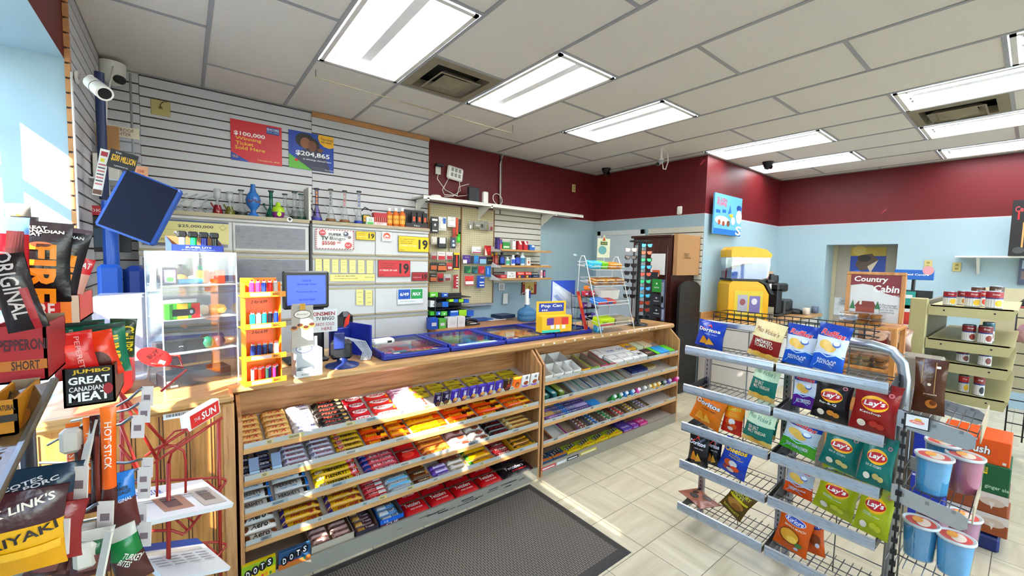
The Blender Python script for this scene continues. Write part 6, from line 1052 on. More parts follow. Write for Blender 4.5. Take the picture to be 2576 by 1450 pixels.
b = MB(); b.box((-.14, 0, 0), (.14, .01, .62), K('#c9a98c'), bev=.003)
for i in range(5):
    for j in range(7): b.disc(-.11+i*.055, .06+j*.075, .022, .027, '#7a2a2e' if j > 2 else '#d2c8b8', frame((0, -.0005, 0), UX, UZ), .0004); b.disc(-.11+i*.055, .06+j*.075, .012, .015, '#a8686a' if j > 2 else '#bdb4a4', frame((0, -.0005, 0), UX, UZ), .0008)
b.build('capsule_board', loc=(6.95, 2.5, SZ+.002), label='tall tan board with rows of dark red coffee capsules', cat='board', rz=(.0, 0, 0))
goods('napkin_holder', 1921, 775, 1946, 806, 2.12, .1, '#8d8672', 'brown stir stick holder at front of drinks counter', 'holder', [('r', -.8, -.8, .8, .2, '#6a6454')], z=SZ+.002)
for i, (px, col, lb) in enumerate(((2027, '#c8beb0', 'patterned white mug on the drinks counter'), (2049, '#5a6478', 'dark grey mug on the drinks counter'))):
    P = az(px, 783, SZ); P.y = max(2.1, P.y); P = Vector((fx(px, 2.05, SZ), 2.05, SZ+.002)); r = thing('mug', P, lb, 'mug'); b = MB(); b.lathe([(.035, 0), (.045, .01), (.046, .1), (.041, .1), (.038, .012), (.001, .01)], K(col), 16); b.build('cup', r); b = MB(); b.tube([(-.044, 0, .08), (-.075, 0, .07), (-.075, 0, .035), (-.044, 0, .025)], .007, K(col)); b.build('handle', r)
b = MB(); b.lathe([(.1, 0), (.11, .02), (.1, .05), (.06, .07), (.001, .075)], BLACK, 18); b.build('lid_cover', loc=(fx(1998, 2.2, SZ), 2.2, SZ+.002), label='low round black lid lying on the drinks counter', cat='lid')
# alcove items, far wall shelf and signs
quadposter('ice_cream_poster', ((2139, 624), (2228, 621), (2228, 700), (2139, 705)), 0, .004, '#2c4a94', 'ice cream poster taped on the grey door', 'poster', [('r', -1, .45, 1, 1, '#b8a24a'), ('o', -.5, .8, .4, .3, '#cbb870'), ('p', [(-.7, -.1), (-.4, .5), (.2, .6), (.6, .2), (.3, -.3), (-.4, -.5)], '#5a4a44'), ('p', [(0, -.2), (.6, .2), (.2, -.6)], '#d8ccb8'), ('o', -.2, .3, .4, .22, '#2c2422'), ('t', 'DRUMSTICK', .05, -.78, .66, .12, '#c84a34', .06), ('o', -.55, -.55, .25, .1, '#3a6ac0')], X=FX+AD-.022)
quadposter('paper_notice', ((2094, 750), (2128, 748), (2128, 792), (2094, 794)), 0, .003, '#d2d4d6', 'white map sheet taped low on the grey door', 'notice', [('r', -.6, -.3, .5, -.27, '#9a9ca0'), ('r', -.1, -.6, -.07, .5, '#9a9ca0'), ('r', -.7, .2, .7, .23, '#a8aaae')], X=FX+AD-.022)
sh = thing('wall_shelf', (FX-.3, 0, 1.86), 'white shelf high on the far right wall', 'shelf'); b = MB(); zz = ax(2402, 644, FX-.3).z; y_ = ax(2402, 644, FX-.3).y; sh.location.z = zz; b.box((0, -1.6, -.018), (.29, y_, 0), WHITE, bev=.002); b.build('board', sh); b = MB(); yb = ax(2461, 660, FX-.1).y; b.prism([(.0, 0), (.27, 0), (.27, -.2)], .02, WHITE, Matrix(((1, 0, 0, .02), (0, 0, -1, yb+.01), (0, 1, 0, -.018), (0, 0, 0, 1)))); b.build('bracket', sh)
def skew(Y): pass
p, q = ax(2550, 508, FX-.2), ax(2640, 635, FX-.2)
flat('drink_box', Vector((FX-.2, (p.y+q.y)/2, (zz+p.z)/2+.002)), NX, UZ, p.y-q.y, p.z-zz, .12, '#1c1a1d', 'black energy drink carton on the far wall shelf', 'carton', [('t', 'Celsius', -.35, .68, .5, .1, '#c8505a', .05), ('r', -.7, .3, -.6, .6, '#b8323c'), ('r', -.4, -.7, -.3, .2, '#c8a06a'), ('r', -.2, -.8, -.05, .3, '#a83c5a'), ('o', -.5, -.8, .3, .12, '#4a4c50')])
quadposter('wall_photo', ((2562, 650), (2640, 648), (2640, 716), (2562, 720)), 0, .01, '#4a5468', 'dark bluish picture hanging under the far shelf', 'picture', [('r', -.8, .2, .8, .8, '#a8b8c8'), ('r', -.8, -.6, .3, .0, '#7a6a6c'), ('r', -.2, -.9, .6, -.7, '#3a2c6a')], X=FX-.03)
# ---------------------------------------------------------------- things on the counter
ACR = clear('acrylic', '#f2f6fa', .05, .04); ACE = mk('acrylic_edge', '#dfe8ee', .25)
A = az(415, 985, CT); B = az(600, 950, CT); dx = (B-A).normalized(); dy = Vector((-dx.y, dx.x, 0)); w = (B-A).length; dp = .25; H = ay(415, 633, A.y).z-CT
ang = math.atan2(dx.y, dx.x); r = thing('display_case', A+Vector((0, 0, .001)), 'clear acrylic four tier display case full of trinkets', 'display case', rz=ang)
for n_, (p, q) in (('side_panel', ((0, 0, 0), (.003, dp, H))), ('side_panel', ((w-.003, 0, 0), (w, dp, H))), ('front_panel', ((0, 0, 0), (w, .003, H))), ('back_panel', ((0, dp-.003, 0), (w, dp, H))), ('top_panel', ((0, 0, H-.003), (w, dp, H)))): MB().box(p, q, ACR).build(n_, r)
b = MB()
for x in (0, w):
    for y in (0, dp): b.box((x-.002, y-.002, 0), (x+.002, y+.002, H), ACE)
for y in (0, dp): b.box((0, y-.002, H-.003), (w, y+.002, H+.002), ACE)
b.build('edge_trim', r); tz = [0, .255*H, .505*H, .755*H]
for z in tz[1:]: MB().box((.003, .003, z-.004), (w-.003, dp-.003, z), ACE).build('shelf', r)
b = MB(); b.box((-.018, .06, H*.72), (-.002, .1, H*.88), WHITE, bev=.003); b.build('lock_tag', r)
DC = Matrix.Translation(A) @ Matrix.Rotation(ang, 4, 'Z')
def incase(n, fx_, fy, tier, sx, sy, sz_, col, lb, D=(), cat='trinket', rz=0, shape='box'):
    b = MB(); sx *= 1.2; sy *= 1.3; sz_ *= 1.25
    if shape == 'box': b.box((-sx/2, 0, 0), (sx/2, sy, sz_), K(col), bev=.003); deco(b, frame((0, -.0004, sz_/2), UX, UZ), sx/2, sz_/2, D)
    elif shape == 'ball': b.lathe([(.001, 0), (sx*.35, sz_*.12), (sx*.5, sz_*.5), (sx*.35, sz_*.88), (.001, sz_)], K(col), 12)
    elif shape == 'tube': b.cyl((-sx/2, 0, sz_/2), (sx/2, 0, sz_/2), sz_/2, K(col), n=12)
    P = DC @ Vector((fx_*w, fy*dp, tz[tier]+.002)); return b.build(n, loc=P, rz=ang+rz, label=lb, cat=cat)
incase('boxed_toy', .13, .12, 0+3, .045, .03, .062, '#241f34', 'black box with green egg shape, top tier of acrylic case', [('r', -.75, -.75, .75, .75, '#8a7ab0'), ('o', 0, .25, .5, .4, '#c8c4dc'), ('o', 0, -.35, .5, .3, '#3aa030')])
for k, (x, y, s, c, nm) in enumerate(((.35, .5, 'ball', '#d8863a', 'orange and white charm pile'), (.42, .3, 'tube', '#3a9ac8', 'blue tube toy lying flat'), (.52, .5, 'ball', '#e0b87a', 'cream charm pile'), (.68, .4, 'box', '#b87a3a', 'amber keyring toy'), (.8, .5, 'ball', '#c85a3a', 'red orange keyring pile'), (.9, .3, 'box', '#b8402c', 'red lighter shaped keyring'))): incase('keyring', x, y, 3, .045 if s != 'tube' else .09, .03, (.035, .02, .03, .05, .045, .05)[k], c, '%s on the top tier of the acrylic case' % nm, shape=s, rz=.3*k)
b = MB(); b.box((-.018, 0, 0), (0, .002, .085), K('#c87ab0')); b.box((0, 0, 0), (.018, .002, .085), K('#3ab890')); b.tube([(.02+.014*math.cos(a), 0, .07+.014*math.sin(a)) for a in [i*PI/6 for i in range(12)]], .0015, STEEL, 5, closed=True); b.build('tie_dye_card', loc=DC @ Vector((.6*w, .55*dp, tz[3]+.002)), rz=ang, label='pink and teal tie dye card with ring, top tier of acrylic case', cat='card')
incase('boxed_toy', .26, .06, 2, .11, .03, .055, '#4f9a3c', 'rasta coloured box with black gadget, second tier of acrylic case', [('r', -.3, -1, .3, 1, '#d8b83a'), ('r', .5, -1, 1, 1, '#b8302c'), ('r', -.55, -.6, .35, .3, '#1e1c20'), ('o', .5, -.1, .22, .5, '#24262c'), ('o', .5, -.1, .1, .25, '#8fa0a8')])
for k, (x, c) in enumerate(((.62, '#e8d8c4'), (.74, '#e0a884'), (.86, '#e8c47a'))): incase('trinket_bag', x, .4, 2, .05, .03, .04, c, '%s bag of small trinkets, second tier of acrylic case' % ('cream', 'peach', 'yellow')[k], shape='ball')
for k in range(3): incase('paper_packet', .2+.12*k, .65, 2, .09, .004, .06, '#d8d8da', 'white flat packet, %s of three at back of second tier' % ORD[k], rz=.3)
incase('black_tray', .25, .15, 1, .15, .05, .04, '#242328', 'black tray of pale balls, third tier of acrylic case', [('t', 'grip', 0, 0, .1, .1, '#c8c8cc')])
for k in range(7): incase('small_ball', .08+.075*k, .42, 1, .03, .03, .03, ('#e8d8dc', '#d8a8b8', '#e8e0d0')[k % 3], 'pale round bead ball, %s in the third tier row' % ORD[k], shape='ball')
for k, (x, c, nm) in enumerate(((.62, '#2f7a5c', 'green swirled'), (.66, '#5a3a34', 'brown swirled'), (.78, '#4a3a4c', 'dark violet'))): incase('glass_ball', x, .2+.3*(k == 1), 1, .045, .04, .045, c, '%s glass ball on the third tier' % nm, shape='ball')
incase('ash_tray', .76, .55, 1, .07, .04, .02, '#3a4a3c', 'small dark metal dish on the third tier', shape='ball'); incase('candy_roll', .9, .35, 1, .06, .03, .03, '#e0b08a', 'peach coloured roll on the third tier', shape='tube')
incase('storage_tray', .45, .06, 0, .22, .08, .05, '#1f1e24', 'long black perforated tray on the lowest tier', [('r', -.9, -.2, -.7, .1, '#d8d8d8'), ('r', -.8, -.9, -.6, -.6, '#d8d8d8')])
for k, (x, c) in enumerate(((.35, '#4a2028'), (.5, '#5a2a24'), (.68, '#6b4424'))): incase('boxed_set', x, .6, 0, .06, .03, .09, c, '%s box with gold print behind the black tray' % ('wine', 'brown', 'tan')[k], [('r', -.7, .1, .7, .3, '#c89a4a'), ('r', -.6, -.4, .3, -.2, '#b8843a')])
def sl(b, M, w_, h): b.text('SUPER LITE', 0, h*.25, w_*1.0, h*.55, '#dfe6f4', M, bold=.05); b.text('Jet Flame Lighter / Briquet Tempete', 0, -h*.5, w_*1.3, h*.3, '#c8d4ec', M)
t = tray('lighter_display', -.1, .1, 0, .09, 0, .075, K('#2a3f9c'), CARD, 'blue super lite display box of torch lighters on the acrylic case', tilt=0, front=.03, deco=sl, hb=.07); t.location = DC @ Vector((w*.52, .04, H+.003)); t.rotation_euler = (0, 0, ang)
for k, (c, nm) in enumerate((('#b8b4b4', 'silver'), ('#1fa05a', 'green'), ('#1f2a7a', 'navy'), ('#1c2024', 'black'))):
    P = DC @ Vector((w*.52-.055+.042*k, .062, H+.007)); g = thing('torch_lighter', P, '%s torch lighter with black angled head' % nm, 'lighter', rz=ang); b = MB(); b.cyl((0, 0, 0), (0, 0, .06), .013, K(c, .25), n=12); b.build('tank', g); b = MB(); b.box((-.02, -.013, .06), (.015, .013, .088), BLACK, bev=.005); b.cyl((-.018, 0, .075), (-.028, 0, .082), .006, STEEL, n=8); b.build('head', g)
# orange lighter stand
ORG = mk('orange_plastic', '#f08c14', .4); P = az(668, 972, CT); r = thing('lighter_stand', P+Vector((0, .03, .001)), 'bright orange four tier lighter stand on the counter', 'lighter stand', rz=.12); H = ay(668, 702, P.y).z-CT; w2 = .075
b = MB(); b.box((-w2, .07, 0), (w2, .076, H), ORG); b.box((-w2, 0, 0), (-w2+.004, .076, H*.96), ORG); b.box((w2-.004, 0, 0), (w2, .076, H*.96), ORG); b.build('frame', r)
lz = [.015, .26*H, .55*H, .84*H]; cols = [['#d8d0c8', '#e0503a', '#d83a2c', '#b82c2c', '#2a4a44', '#1f3a8a', '#b83a7a', '#2a2024'], ['#24346a', '#2a3a72', '#1f2a4a', '#1c2030', '#c8ccd4'], ['#2fa8c0', '#d8dcdc', '#34a0b8', '#1c1c24', '#2a3f9a'], ['#d8408c', '#e04a94', '#2a3f9c', '#c8202c', '#b8b0a8']]
tn = ['lowest', 'second lowest', 'second highest', 'top']; cn = {'#d8d0c8': 'cream', '#e0503a': 'coral', '#d83a2c': 'scarlet', '#b82c2c': 'dark red', '#2a4a44': 'dark green', '#1f3a8a': 'cobalt', '#b83a7a': 'magenta', '#2a2024': 'black', '#24346a': 'leftmost navy', '#2a3a72': 'second navy', '#1f2a4a': 'middle dark navy', '#1c2030': 'blue black', '#c8ccd4': 'pale grey', '#2fa8c0': 'left turquoise', '#d8dcdc': 'white', '#34a0b8': 'right turquoise', '#1c1c24': 'black', '#2a3f9a': 'royal blue', '#d8408c': 'left pink', '#e04a94': 'right pink', '#2a3f9c': 'blue', '#c8202c': 'red', '#b8b0a8': 'greyish'}
for i, z in enumerate(lz):
    b = MB(); b.box((-w2-.012, -.03, z-.004), (w2+.012, .07, z), ORG); b.box((-w2-.012, -.034, z-.006), (w2+.012, -.03, z+.02), ORG, bev=.003); b.rect(-w2*.8, -.006, w2*.3, .01, K('#d8b8b0'), frame((0, -.0345, z+.006), UX, UZ)); b.text('BIC', w2*.6, .002, .03, .011, '#5a2c14', frame((0, -.0346, z+.006), UX, UZ), bold=.05); b.build('tier', r)
    if 0 < i < 3: b = MB(); b.rect(-w2*.8, 0, w2*.8, .08, K('#e0845a'), frame((0, .0695, z+.06), UX, UZ)); b.text('2 for 6.99', 0, .05, w2*.9, .014, '#3a2018', frame((0, .069, z+.06), UX, UZ), shear=.3); b.build('price_card', r)
    n = len(cols[i]); st = (2*w2-.03)/n
    for k, c in enumerate(cols[i]):
        Q = r.matrix_basis @ Vector((0, 0, 0)); X = Matrix.Translation(r.location) @ Matrix.Rotation(.12, 4, 'Z') @ Vector((-w2+.02+st*(k+.4), -.005 if n < 6 else -.005+.02*(k % 2), z+.001)); g = thing('lighter', X, '%s lighter on the %s tier of the orange stand' % (cn[c], tn[i]), 'lighter'); e = 'lighters on the orange stand'; g['group'] = e
        b = MB(); b.cyl((0, 0, 0), (0, 0, .058), min(.0115, st*.47), K(c, .2), n=10); b.build('body', g); b = MB(); b.box((-.008, -.006, .058), (.008, .006, .07), CHROME, bev=.002); b.build('metal_head', g); b = MB(); b.box((-.004, -.008, .066), (.004, 0, .074), K('#c8302c')); b.build('button', g)
# tart display: header card, box
P = az(775, 948, CT); r = thing('tart_display', P+Vector((0, .03, .001)), 'grey card display with oval logo and butter tarts picture', 'display stand', rz=.1)
b = MB(); b.box((-.06, .03, .14), (.045, .033, .355), K('#a8a49c'), bev=.001); b.box((-.056, .03, .33), (.0, .033, .365), K('#a8a49c')); b.rect(-.02, .1, .0, .11, K('#b8902c'), frame((0, .0295, .25), UX, UZ)); M = frame((-.008, .0292, .3), UX, UZ)
b.rect(-.012, .025, .014, .066, K('#b8902c'), M); b.disc(0, .01, .042, .022, K('#23283c'), M, .0004); b.disc(0, .01, .039, .019, K('#e0ddd4'), M, .0008); b.text("Beverley's", 0, .01, .055, .013, '#2a3044', M, e=.0012, bold=-.004, shear=.3)
for k in range(4): b.disc(-.04+.028*k, -.06+.012*(k % 2), .017, .012, K('#b8844a'), M, .0005); b.disc(-.04+.028*k, -.056+.012*(k % 2), .013, .008, K('#4a2418'), M, .0009)
b.build('header_card', r)
b = MB(); b.box((-.06, .035, 0), (.065, .04, .19), K('#9c9ea0')); b.box((-.06, -.035, 0), (-.058, .04, .12), K('#b8babc')); b.box((.063, -.035, 0), (.065, .04, .14), K('#c8d4dc')); b.box((-.06, -.035, 0), (.065, -.033, .035), K('#c4c4c2')); M = frame((0, .0345, .12), UX, UZ); b.rect(-.012, .03, .012, .06, K('#b8902c'), M); b.disc(0, .01, .04, .022, K('#2a3a6c'), M, .0004); b.disc(0, .01, .037, .019, K('#b8bcc0'), M, .0008); b.text("Beverley's", 0, .01, .05, .012, '#2a3044', M, e=.0012, bold=-.004, shear=.3); b.text('THE TRADITION', 0, .085, .06, .006, '#2a2a2e', M); b.text('BUTTER TARTS', 0, 0, .07, .006, '#2a2a2e', frame((0, -.0355, .014), UX, UZ)); b.build('carton', r)
for k in range(3): MB().box((-.03, 0, 0), (.03, .03, .01), K(('#9aa4ac', '#b8c4cc', '#8a949c')[k]), bev=.003).build('wrapped_tart', loc=P+Vector((.0, .02, .003+.012*k)), rz=.1*k, label='silver wrapped tart, %s in the grey carton' % ('lowest', 'middle', 'topmost')[k], cat='snack')
# customer screen, bingo sign, terminal, scanner
P = Vector((ay(772, 730, 2.52).x, 2.52, CT)); r = thing('pos_screen', P, 'black point of sale screen showing blue page', 'monitor', rz=.05); zc = ay(772, 730, 2.52).z-CT; hw = (ay(830, 730, 2.52).x-ay(713, 730, 2.52).x)/2; hh = (ay(772, 683, 2.52).z-ay(772, 778, 2.52).z)/2
b = MB(); b.box((-hw, 0, zc-hh), (hw, .03, zc+hh), K('#0e0e12', .3), bev=.008); b.box((-hw*.3, .04, .0), (hw*.9, .14, zc-.02), BLACK, bev=.02); b.box((-.1, 0, 0), (.12, .16, .02), BLACK, bev=.008); b.build('housing', r)
SCR = em('lit_screen', '#3a50d8', .9); b = MB(); M = frame((0, -.0005, zc), UX, UZ); b.rect(-hw*.84, -hh*.78, hw*.84, hh*.78, SCR, M)
for k, (t_, y, ww) in enumerate((('Thanks for', .5, .4), ('Reserving Ticket', .3, .8), ('Put your phone', -.1, .9), ('Ask me for details', -.5, .7))): b.text(t_, 0, y*hh, hw*ww, .012, '#101a5c', M, bold=.03)
b.build('screen', r)
o = quadposter('bingo_board', ((770, 779), (848, 779), (848, 834), (770, 838)), 2.42, .004, '#dcdcdc', 'white board reading Kinsmen TV bingo cards sold here', 'sign', [('t', 'KINSMEN', .1, .62, .74, .17, '#8f2430', .07), ('t', 'TV BINGO', .2, .2, .6, .16, '#1c1e24', .05), ('t', 'CARDS SOLD', .1, -.3, .7, .14, '#8a3a40', .02), ('t', 'HERE', .3, -.7, .34, .14, '#8a3a40', .02)])
b = MB(); b.box((-.02, 0, -.25), (.02, .012, -.08), BLACK); b.build('post', o); 
DB = mk('navy_plastic', '#1c2c6a', .35); BL = mk('blue_frame', '#1a2a8c', .35)
P = az(868, 925, CT); r = thing('card_terminal', P+Vector((0, .05, .001)), 'dark card terminal on a navy stand', 'terminal', rz=-.2); b = MB(); b.lathe([(.09, 0), (.088, .006), (.03, .02), (.02, .09)], DB, 20); b.build('stand', r); b = MB(); b.box((-.06, -.03, .04), (.05, .05, .14), BLACK, bev=.012); b.box((-.045, -.04, .1), (.01, -.02, .19), DB, bev=.004); b.build('terminal_body', r)
P = Vector((fx(870, 2.65, 1.2), 2.65, CT+.001)); b = MB(); b.box((-.07, 0, 0), (.07, .16, .13), BLACK, bev=.03); b.box((-.04, .03, .1), (.05, .1, .26), BLACK, bev=.03); b.build('receipt_printer', loc=P, label='black receipt printer behind the card terminal', cat='printer', rz=-.15)
P = az(925, 905, CT); r = thing('bag_dispenser', P+Vector((-.02, .06, .001)), 'blue dispenser with fanned clear bags and red clip', 'dispenser', rz=.35); b = MB(); b.box((.03, -.05, 0), (.042, .2, .2), BL, bev=.003); b.box((-.08, .14, 0), (.03, .2, .17), BL, bev=.003); b.build('blue_panel', r); b = MB(); b.prism([(0, 0), (.03, .02), (.04, .08), (.01, .05)], .01, K('#c8402c'), T(-.01, .15, .17, PI/2)); b.build('red_clip', r)
for k in range(7): b = MB(); b.tube([(-.06+.004*k, .1, .12), (-.02+.006*k, .04-.01*k, .1), (-.01+.004*k, -.03-.008*k, .04), (-.05+.006*k, -.06-.006*k, .004)], .0035, clear('bag_clear', '#eef2f8', .45), 6); b.build('bag_edge', r)
P = az(962, 868, CT+.05); b = MB(); b.box((-.075, -.03, 0), (.075, .04, .035), WHITE, bev=.012); b.box((.02, -.031, .01), (.05, -.029, .024), BLACK); b.build('scale_display', loc=Vector((P.x, P.y, CT+.055)), rz=.1, label='white rounded device resting on the left lottery tray', cat='device')
# lottery trays
xs = [az(952, 905, CT).x, az(1132, 886, CT).x, az(1268, 866, CT).x, az(1400, 851, CT).x, az(1492, 838, CT).x]; tf, tb_ = 2.37, 2.84; TG = clear('tray_glass', '#eef4f6', .04, .04)
tn2 = ['first lottery ticket tray at left with pink tickets', 'second lottery ticket tray with green and blue tickets', 'third lottery ticket tray with yellow tickets', 'last lottery ticket tray under the pop can box']; pal = [['#a83a4a', '#c87a84', '#4a8a9a', '#8a6a5c', '#c8b8b0', '#6a4a4c'], ['#3a7a4a', '#6aa86a', '#3a7ab0', '#b05a3c', '#5a4a3c', '#2a4a9c'], ['#b8a03c', '#c8b87a', '#8a3a2c', '#5a6a3c', '#4a4a50', '#c8903c'], ['#a85a3c', '#8a7a6c', '#b8a07a', '#5a5a8c', '#7a8a6c', '#b83c3c']]
for k in range(4):
    x0, x1 = xs[k]+.006, xs[k+1]-.006; r = thing('ticket_tray', ((x0+x1)/2, 2.6, CT+.001), tn2[k], 'ticket tray', 'lottery ticket trays'); W2 = (x1-x0)/2; a0, a1 = tf-2.6, tb_-2.6; b = MB()
    b.box((-W2, a0, 0), (W2, a1, .006), BL); b.box((-W2, a0-.03, 0), (W2, a0+.03, .03), BL, bev=.006); b.box((-W2, a1-.012, 0), (W2, a1, .045), BL); b.box((-W2, a0, 0), (-W2+.02, a1, .045), BL, bev=.004); b.box((W2-.02, a0, 0), (W2, a1, .045), BL, bev=.004); b.build('frame', r)
    b = MB(); M = frame((0, a0, .031), UX, (0, 1, .0)); deco(b, M, W2*.7, .022, [('r', -1, -1, 1, 1, '#23283c'), ('r', -.95, -.7, -.7, .7, '#c8c4bc'), ('t', '$1,000,000', .2, 0, .4, .5, '#c8b04a', .06), ('r', .7, -.6, .95, .6, '#b8b4ac')] if k != 1 else [('r', -1, -1, 1, 1, '#c8d4d8'), ('t', 'scratch and win', 0, 0, .6, .4, '#3a6a9c', .02)]); b.build('label_strip', r)
    nx_, ny_ = 4, 3; b = MB(); 
    for i in range(nx_):
        for j in range(ny_):
            c = rnd.choice(pal[k]); xa, ya = -W2+.03+(2*W2-.06)*i/nx_, a0+.04+(a1-a0-.06)*j/ny_; xc, yc_ = xa+(2*W2-.06)/nx_-.005, ya+(a1-a0-.06)/ny_-.005; b.rect(xa, ya, xc, yc_, K(c), e=0, M=T(0, 0, .008))
            for q in range(5): u, v = xa+rnd.random()*(xc-xa)*.7, ya+rnd.random()*(yc_-ya)*.8; b.rect(u, v, u+.012+rnd.random()*.03, v+.006+rnd.random()*.012, K(rnd.choice(pal[(k+q) % 4]+['#e0dcd4'])), M=T(0, 0, .0085+.0002*q))
    b.build('tickets', r)['kind'] = 'stuff'; b = MB(); b.box((-W2+.02, a0+.03, .036), (W2-.02, a1-.012, .04), TG); b.build('glass_top', r)
# pop can candy box with picture panel behind
P = az(1394, 834, CT+.045); P = Vector((P.x, P.y, CT+.046)); hw = (az(1434, 830, CT+.045).x-az(1356, 835, CT+.045).x)/2; r = thing('pop_can_box', P, 'yellow display box reading Pop Can with tiny cans', 'candy display', rz=-.15); YL = K('#dcae20'); b = MB(); b.box((-hw, -.04, 0), (hw, .05, .13), YL, bev=.002); M = frame((0, -.0404, .065), UX, UZ)
deco(b, M, hw, .065, [('r', -1, -1, .2, -.7, '#3ab8a0'), ('r', -.6, .0, .75, .85, '#b8743a'), ('r', -.7, -.1, -.25, .75, '#5a2a7a'), ('r', -.2, -.1, .25, .85, '#d8702c'), ('r', .3, -.1, .75, .75, '#c8302c'), ('r', -.45, -.55, -.2, -.1, '#e0dcd8'), ('r', -.1, -.6, .15, -.1, '#e8e0d8'), ('r', .3, -.6, .55, -.15, '#e8dcd0')]); b.build('box', r)
b = MB(); b.box((-hw, .045, .12), (hw, .05, .24), YL); M = frame((0, .0446, .19), UX, UZ); b.rect(-hw*.85, -.035, hw*.85, .035, K('#24388c'), M, .0002); b.text('Pop Can', 0, .01, hw*1.4, .03, '#e8ecf4', M, bold=.06); [b.disc(-hw*.6+.02*k, -.022, .007, .007, '#dcdce4', M, .0006) for k in range(3)]; b.build('header', r)
quadposter('picture_panel', ((1388, 706), (1443, 708), (1443, 800), (1386, 800)), 2.62, .01, '#d0d6e4', 'blue and white slanted picture panel behind the pop can box', 'panel', [('p', [(-1, 1), (1, 1), (1, .2)], '#3a5ab8'), ('p', [(-.9, .7), (-.5, .75), (.9, -.1), (.9, -.4)], '#e8ecf2'), ('p', [(-.9, .2), (-.6, .3), (.6, -.5), (.2, -.5)], '#a8b4d8'), ('r', -1, -1, .2, -.3, '#33429a'), ('t', 'CANDY', -.4, -.6, .4, .16, '#d8484c', .04)], border=K('#2a4aa8'))
p, q = az(1477, 838, CT+.005), ay(1446, 735, 2.45); b = MB(); b.M = frame(p, (.97, .1, 0), (q-p)); L = (q-p).length; b.box((-.022, 0, -.008), (.022, L, 0), K('#9c2420'), bev=.003); b.rect(-.018, L*.6, .018, L*.9, K('#c85a24'), T(0, 0, .001)); b.text('GOLD', 0, L*.72, .06, .02, '#d8a83a', T(0, 0, .0015), rot=PI/2, bold=.04); b.M = ID; b.build('candy_tape', label='long red candy pack leaning against the black rack', cat='candy')
# black wire rack with small purple and blue goods
P = az(1500, 832, CT); X0 = P.x-.07; r = thing('candy_rack', (X0, 2.42, CT+.001), 'small black wire rack of purple treats beside the red pack', 'rack'); b = MB()
for x in (-.1, .1):
    for y in (0, .12): b.tube([(x, y, 0), (x, y+.03, .36)], .003, WIREB, 5)
for z in (.1, .2, .3): b.box((-.1, -.01, z), (.1, .14, z+.003), WIREB); b.tube([(-.1, -.01, z+.015), (.1, -.01, z+.015)], .002, WIREB, 5)
b.build('frame', r)
for i, (dx_, dz, c, nm) in enumerate(((-.06, .104, '#4a2a7a', 'violet pouch, low tier left'), (.0, .104, '#2c2638', 'black pouch, low tier middle'), (.06, .104, '#6a4a9a', 'purple bottle pack, low tier right'), (-.06, .204, '#7a3a8a', 'plum pouch, middle tier left'), (.0, .204, '#c8c0d0', 'pale pouch, middle tier middle'), (.06, .204, '#3a2a5c', 'dark purple pack, middle tier right'), (-.05, .304, '#b0303c', 'red and pink candy pack, rack top left'), (.04, .304, '#c84a5a', 'pink candy pack, rack top right'), (-.02, .36, '#d87a24', 'orange toy on top of the rack'))):
    b = MB(); b.box((-.026, 0, 0), (.026, .05, .05 if i < 8 else .04), K(c), bev=.01); deco(b, frame((0, -.0004, .025), UX, UZ), .026, .025, [('r', -.6, -.2, .6, .3, ('#c8b8d8', '#d8d0c8')[i % 2])]); b.build('treat_pack', loc=(X0+dx_, 2.43, CT+.002+dz), label=nm+' of black rack' if 'rack' not in nm else nm, cat='candy')
for i in range(6):
    x = X0-.0+.028*(i % 3)-.0; y = 2.34+.028*(i//3); b = MB(); b.lathe([(.011, 0), (.0125, .006), (.0125, .05), (.008, .06), (.001, .061)], K('#3aa0c8', .25), 12); b.rect(-.01, .015, .01, .045, K('#c8e0ec'), frame((0, -.0127, 0), UX, UZ)); b.build('mini_bottle', loc=(x, y, CT+.002), label='small sky blue bottle, %s row, %s of three' % (('front', 'back')[i//3], ORD[i % 3]), cat='bottle', group='sky blue mini bottles')
# white wire four tier rack
Yf, Yb = 2.30, 2.50; r = thing('wire_snack_rack', (fx(1550, 2.4, 1.2), 2.4, CT+.001), 'white wire four tier rack of small snacks on the counter', 'rack'); O = r.location; b = MB()
tw = []
for (a, ya_, c, yc_) in ((1502, 683, 1583, 678), (1512, 722, 1592, 719), (1516, 772, 1603, 762), (1530, 825, 1611, 808)): tw.append((ay(a, ya_, 2.26).x, ay(c, yc_, 2.26).x, ay((a+c)/2, (ya_+yc_)/2, 2.26).z))
XL, XR = tw[1][0]-.02, tw[1][1]+.0; ztp = ay(1487, 645, 2.5).z
for x in (XL, XR): b = MB(); b.tube([Vector(v)-O for v in ((x, 2.22, CT+.004), (x-.0, 2.42, ztp-.04), (x, 2.44, ztp), (x, 2.47, ztp), (x, 2.49, ztp-.04), (x, 2.52, CT+.004))], .004, WIREW, 8); b.build('side_frame', r)
WB = []
for i, (x0, x1, z) in enumerate(tw):
    x0, x1 = XL+.01, XR-.01; yf = 2.25+.035*(3-i); b = MB(); zb = z
    for zz_, yy_ in ((zb+.03, yf), (zb, yf)): b.tube([Vector(v)-O for v in ((x0, yy_, zz_), (x1, yy_, zz_), (x1, yf+.17, zz_+.04), (x0, yf+.17, zz_+.04))], .0022, WIREW, 5, closed=True)
    n = 22
    for k in range(n+1): x = x0+(x1-x0)*k/n; b.tube([Vector(v)-O for v in ((x, yf, zb+.03), (x, yf, zb), (x, yf+.17, zb+.04))], .0014, WIREW, 4)
    b.build('basket', r); WB.append((x0, x1, yf, zb))
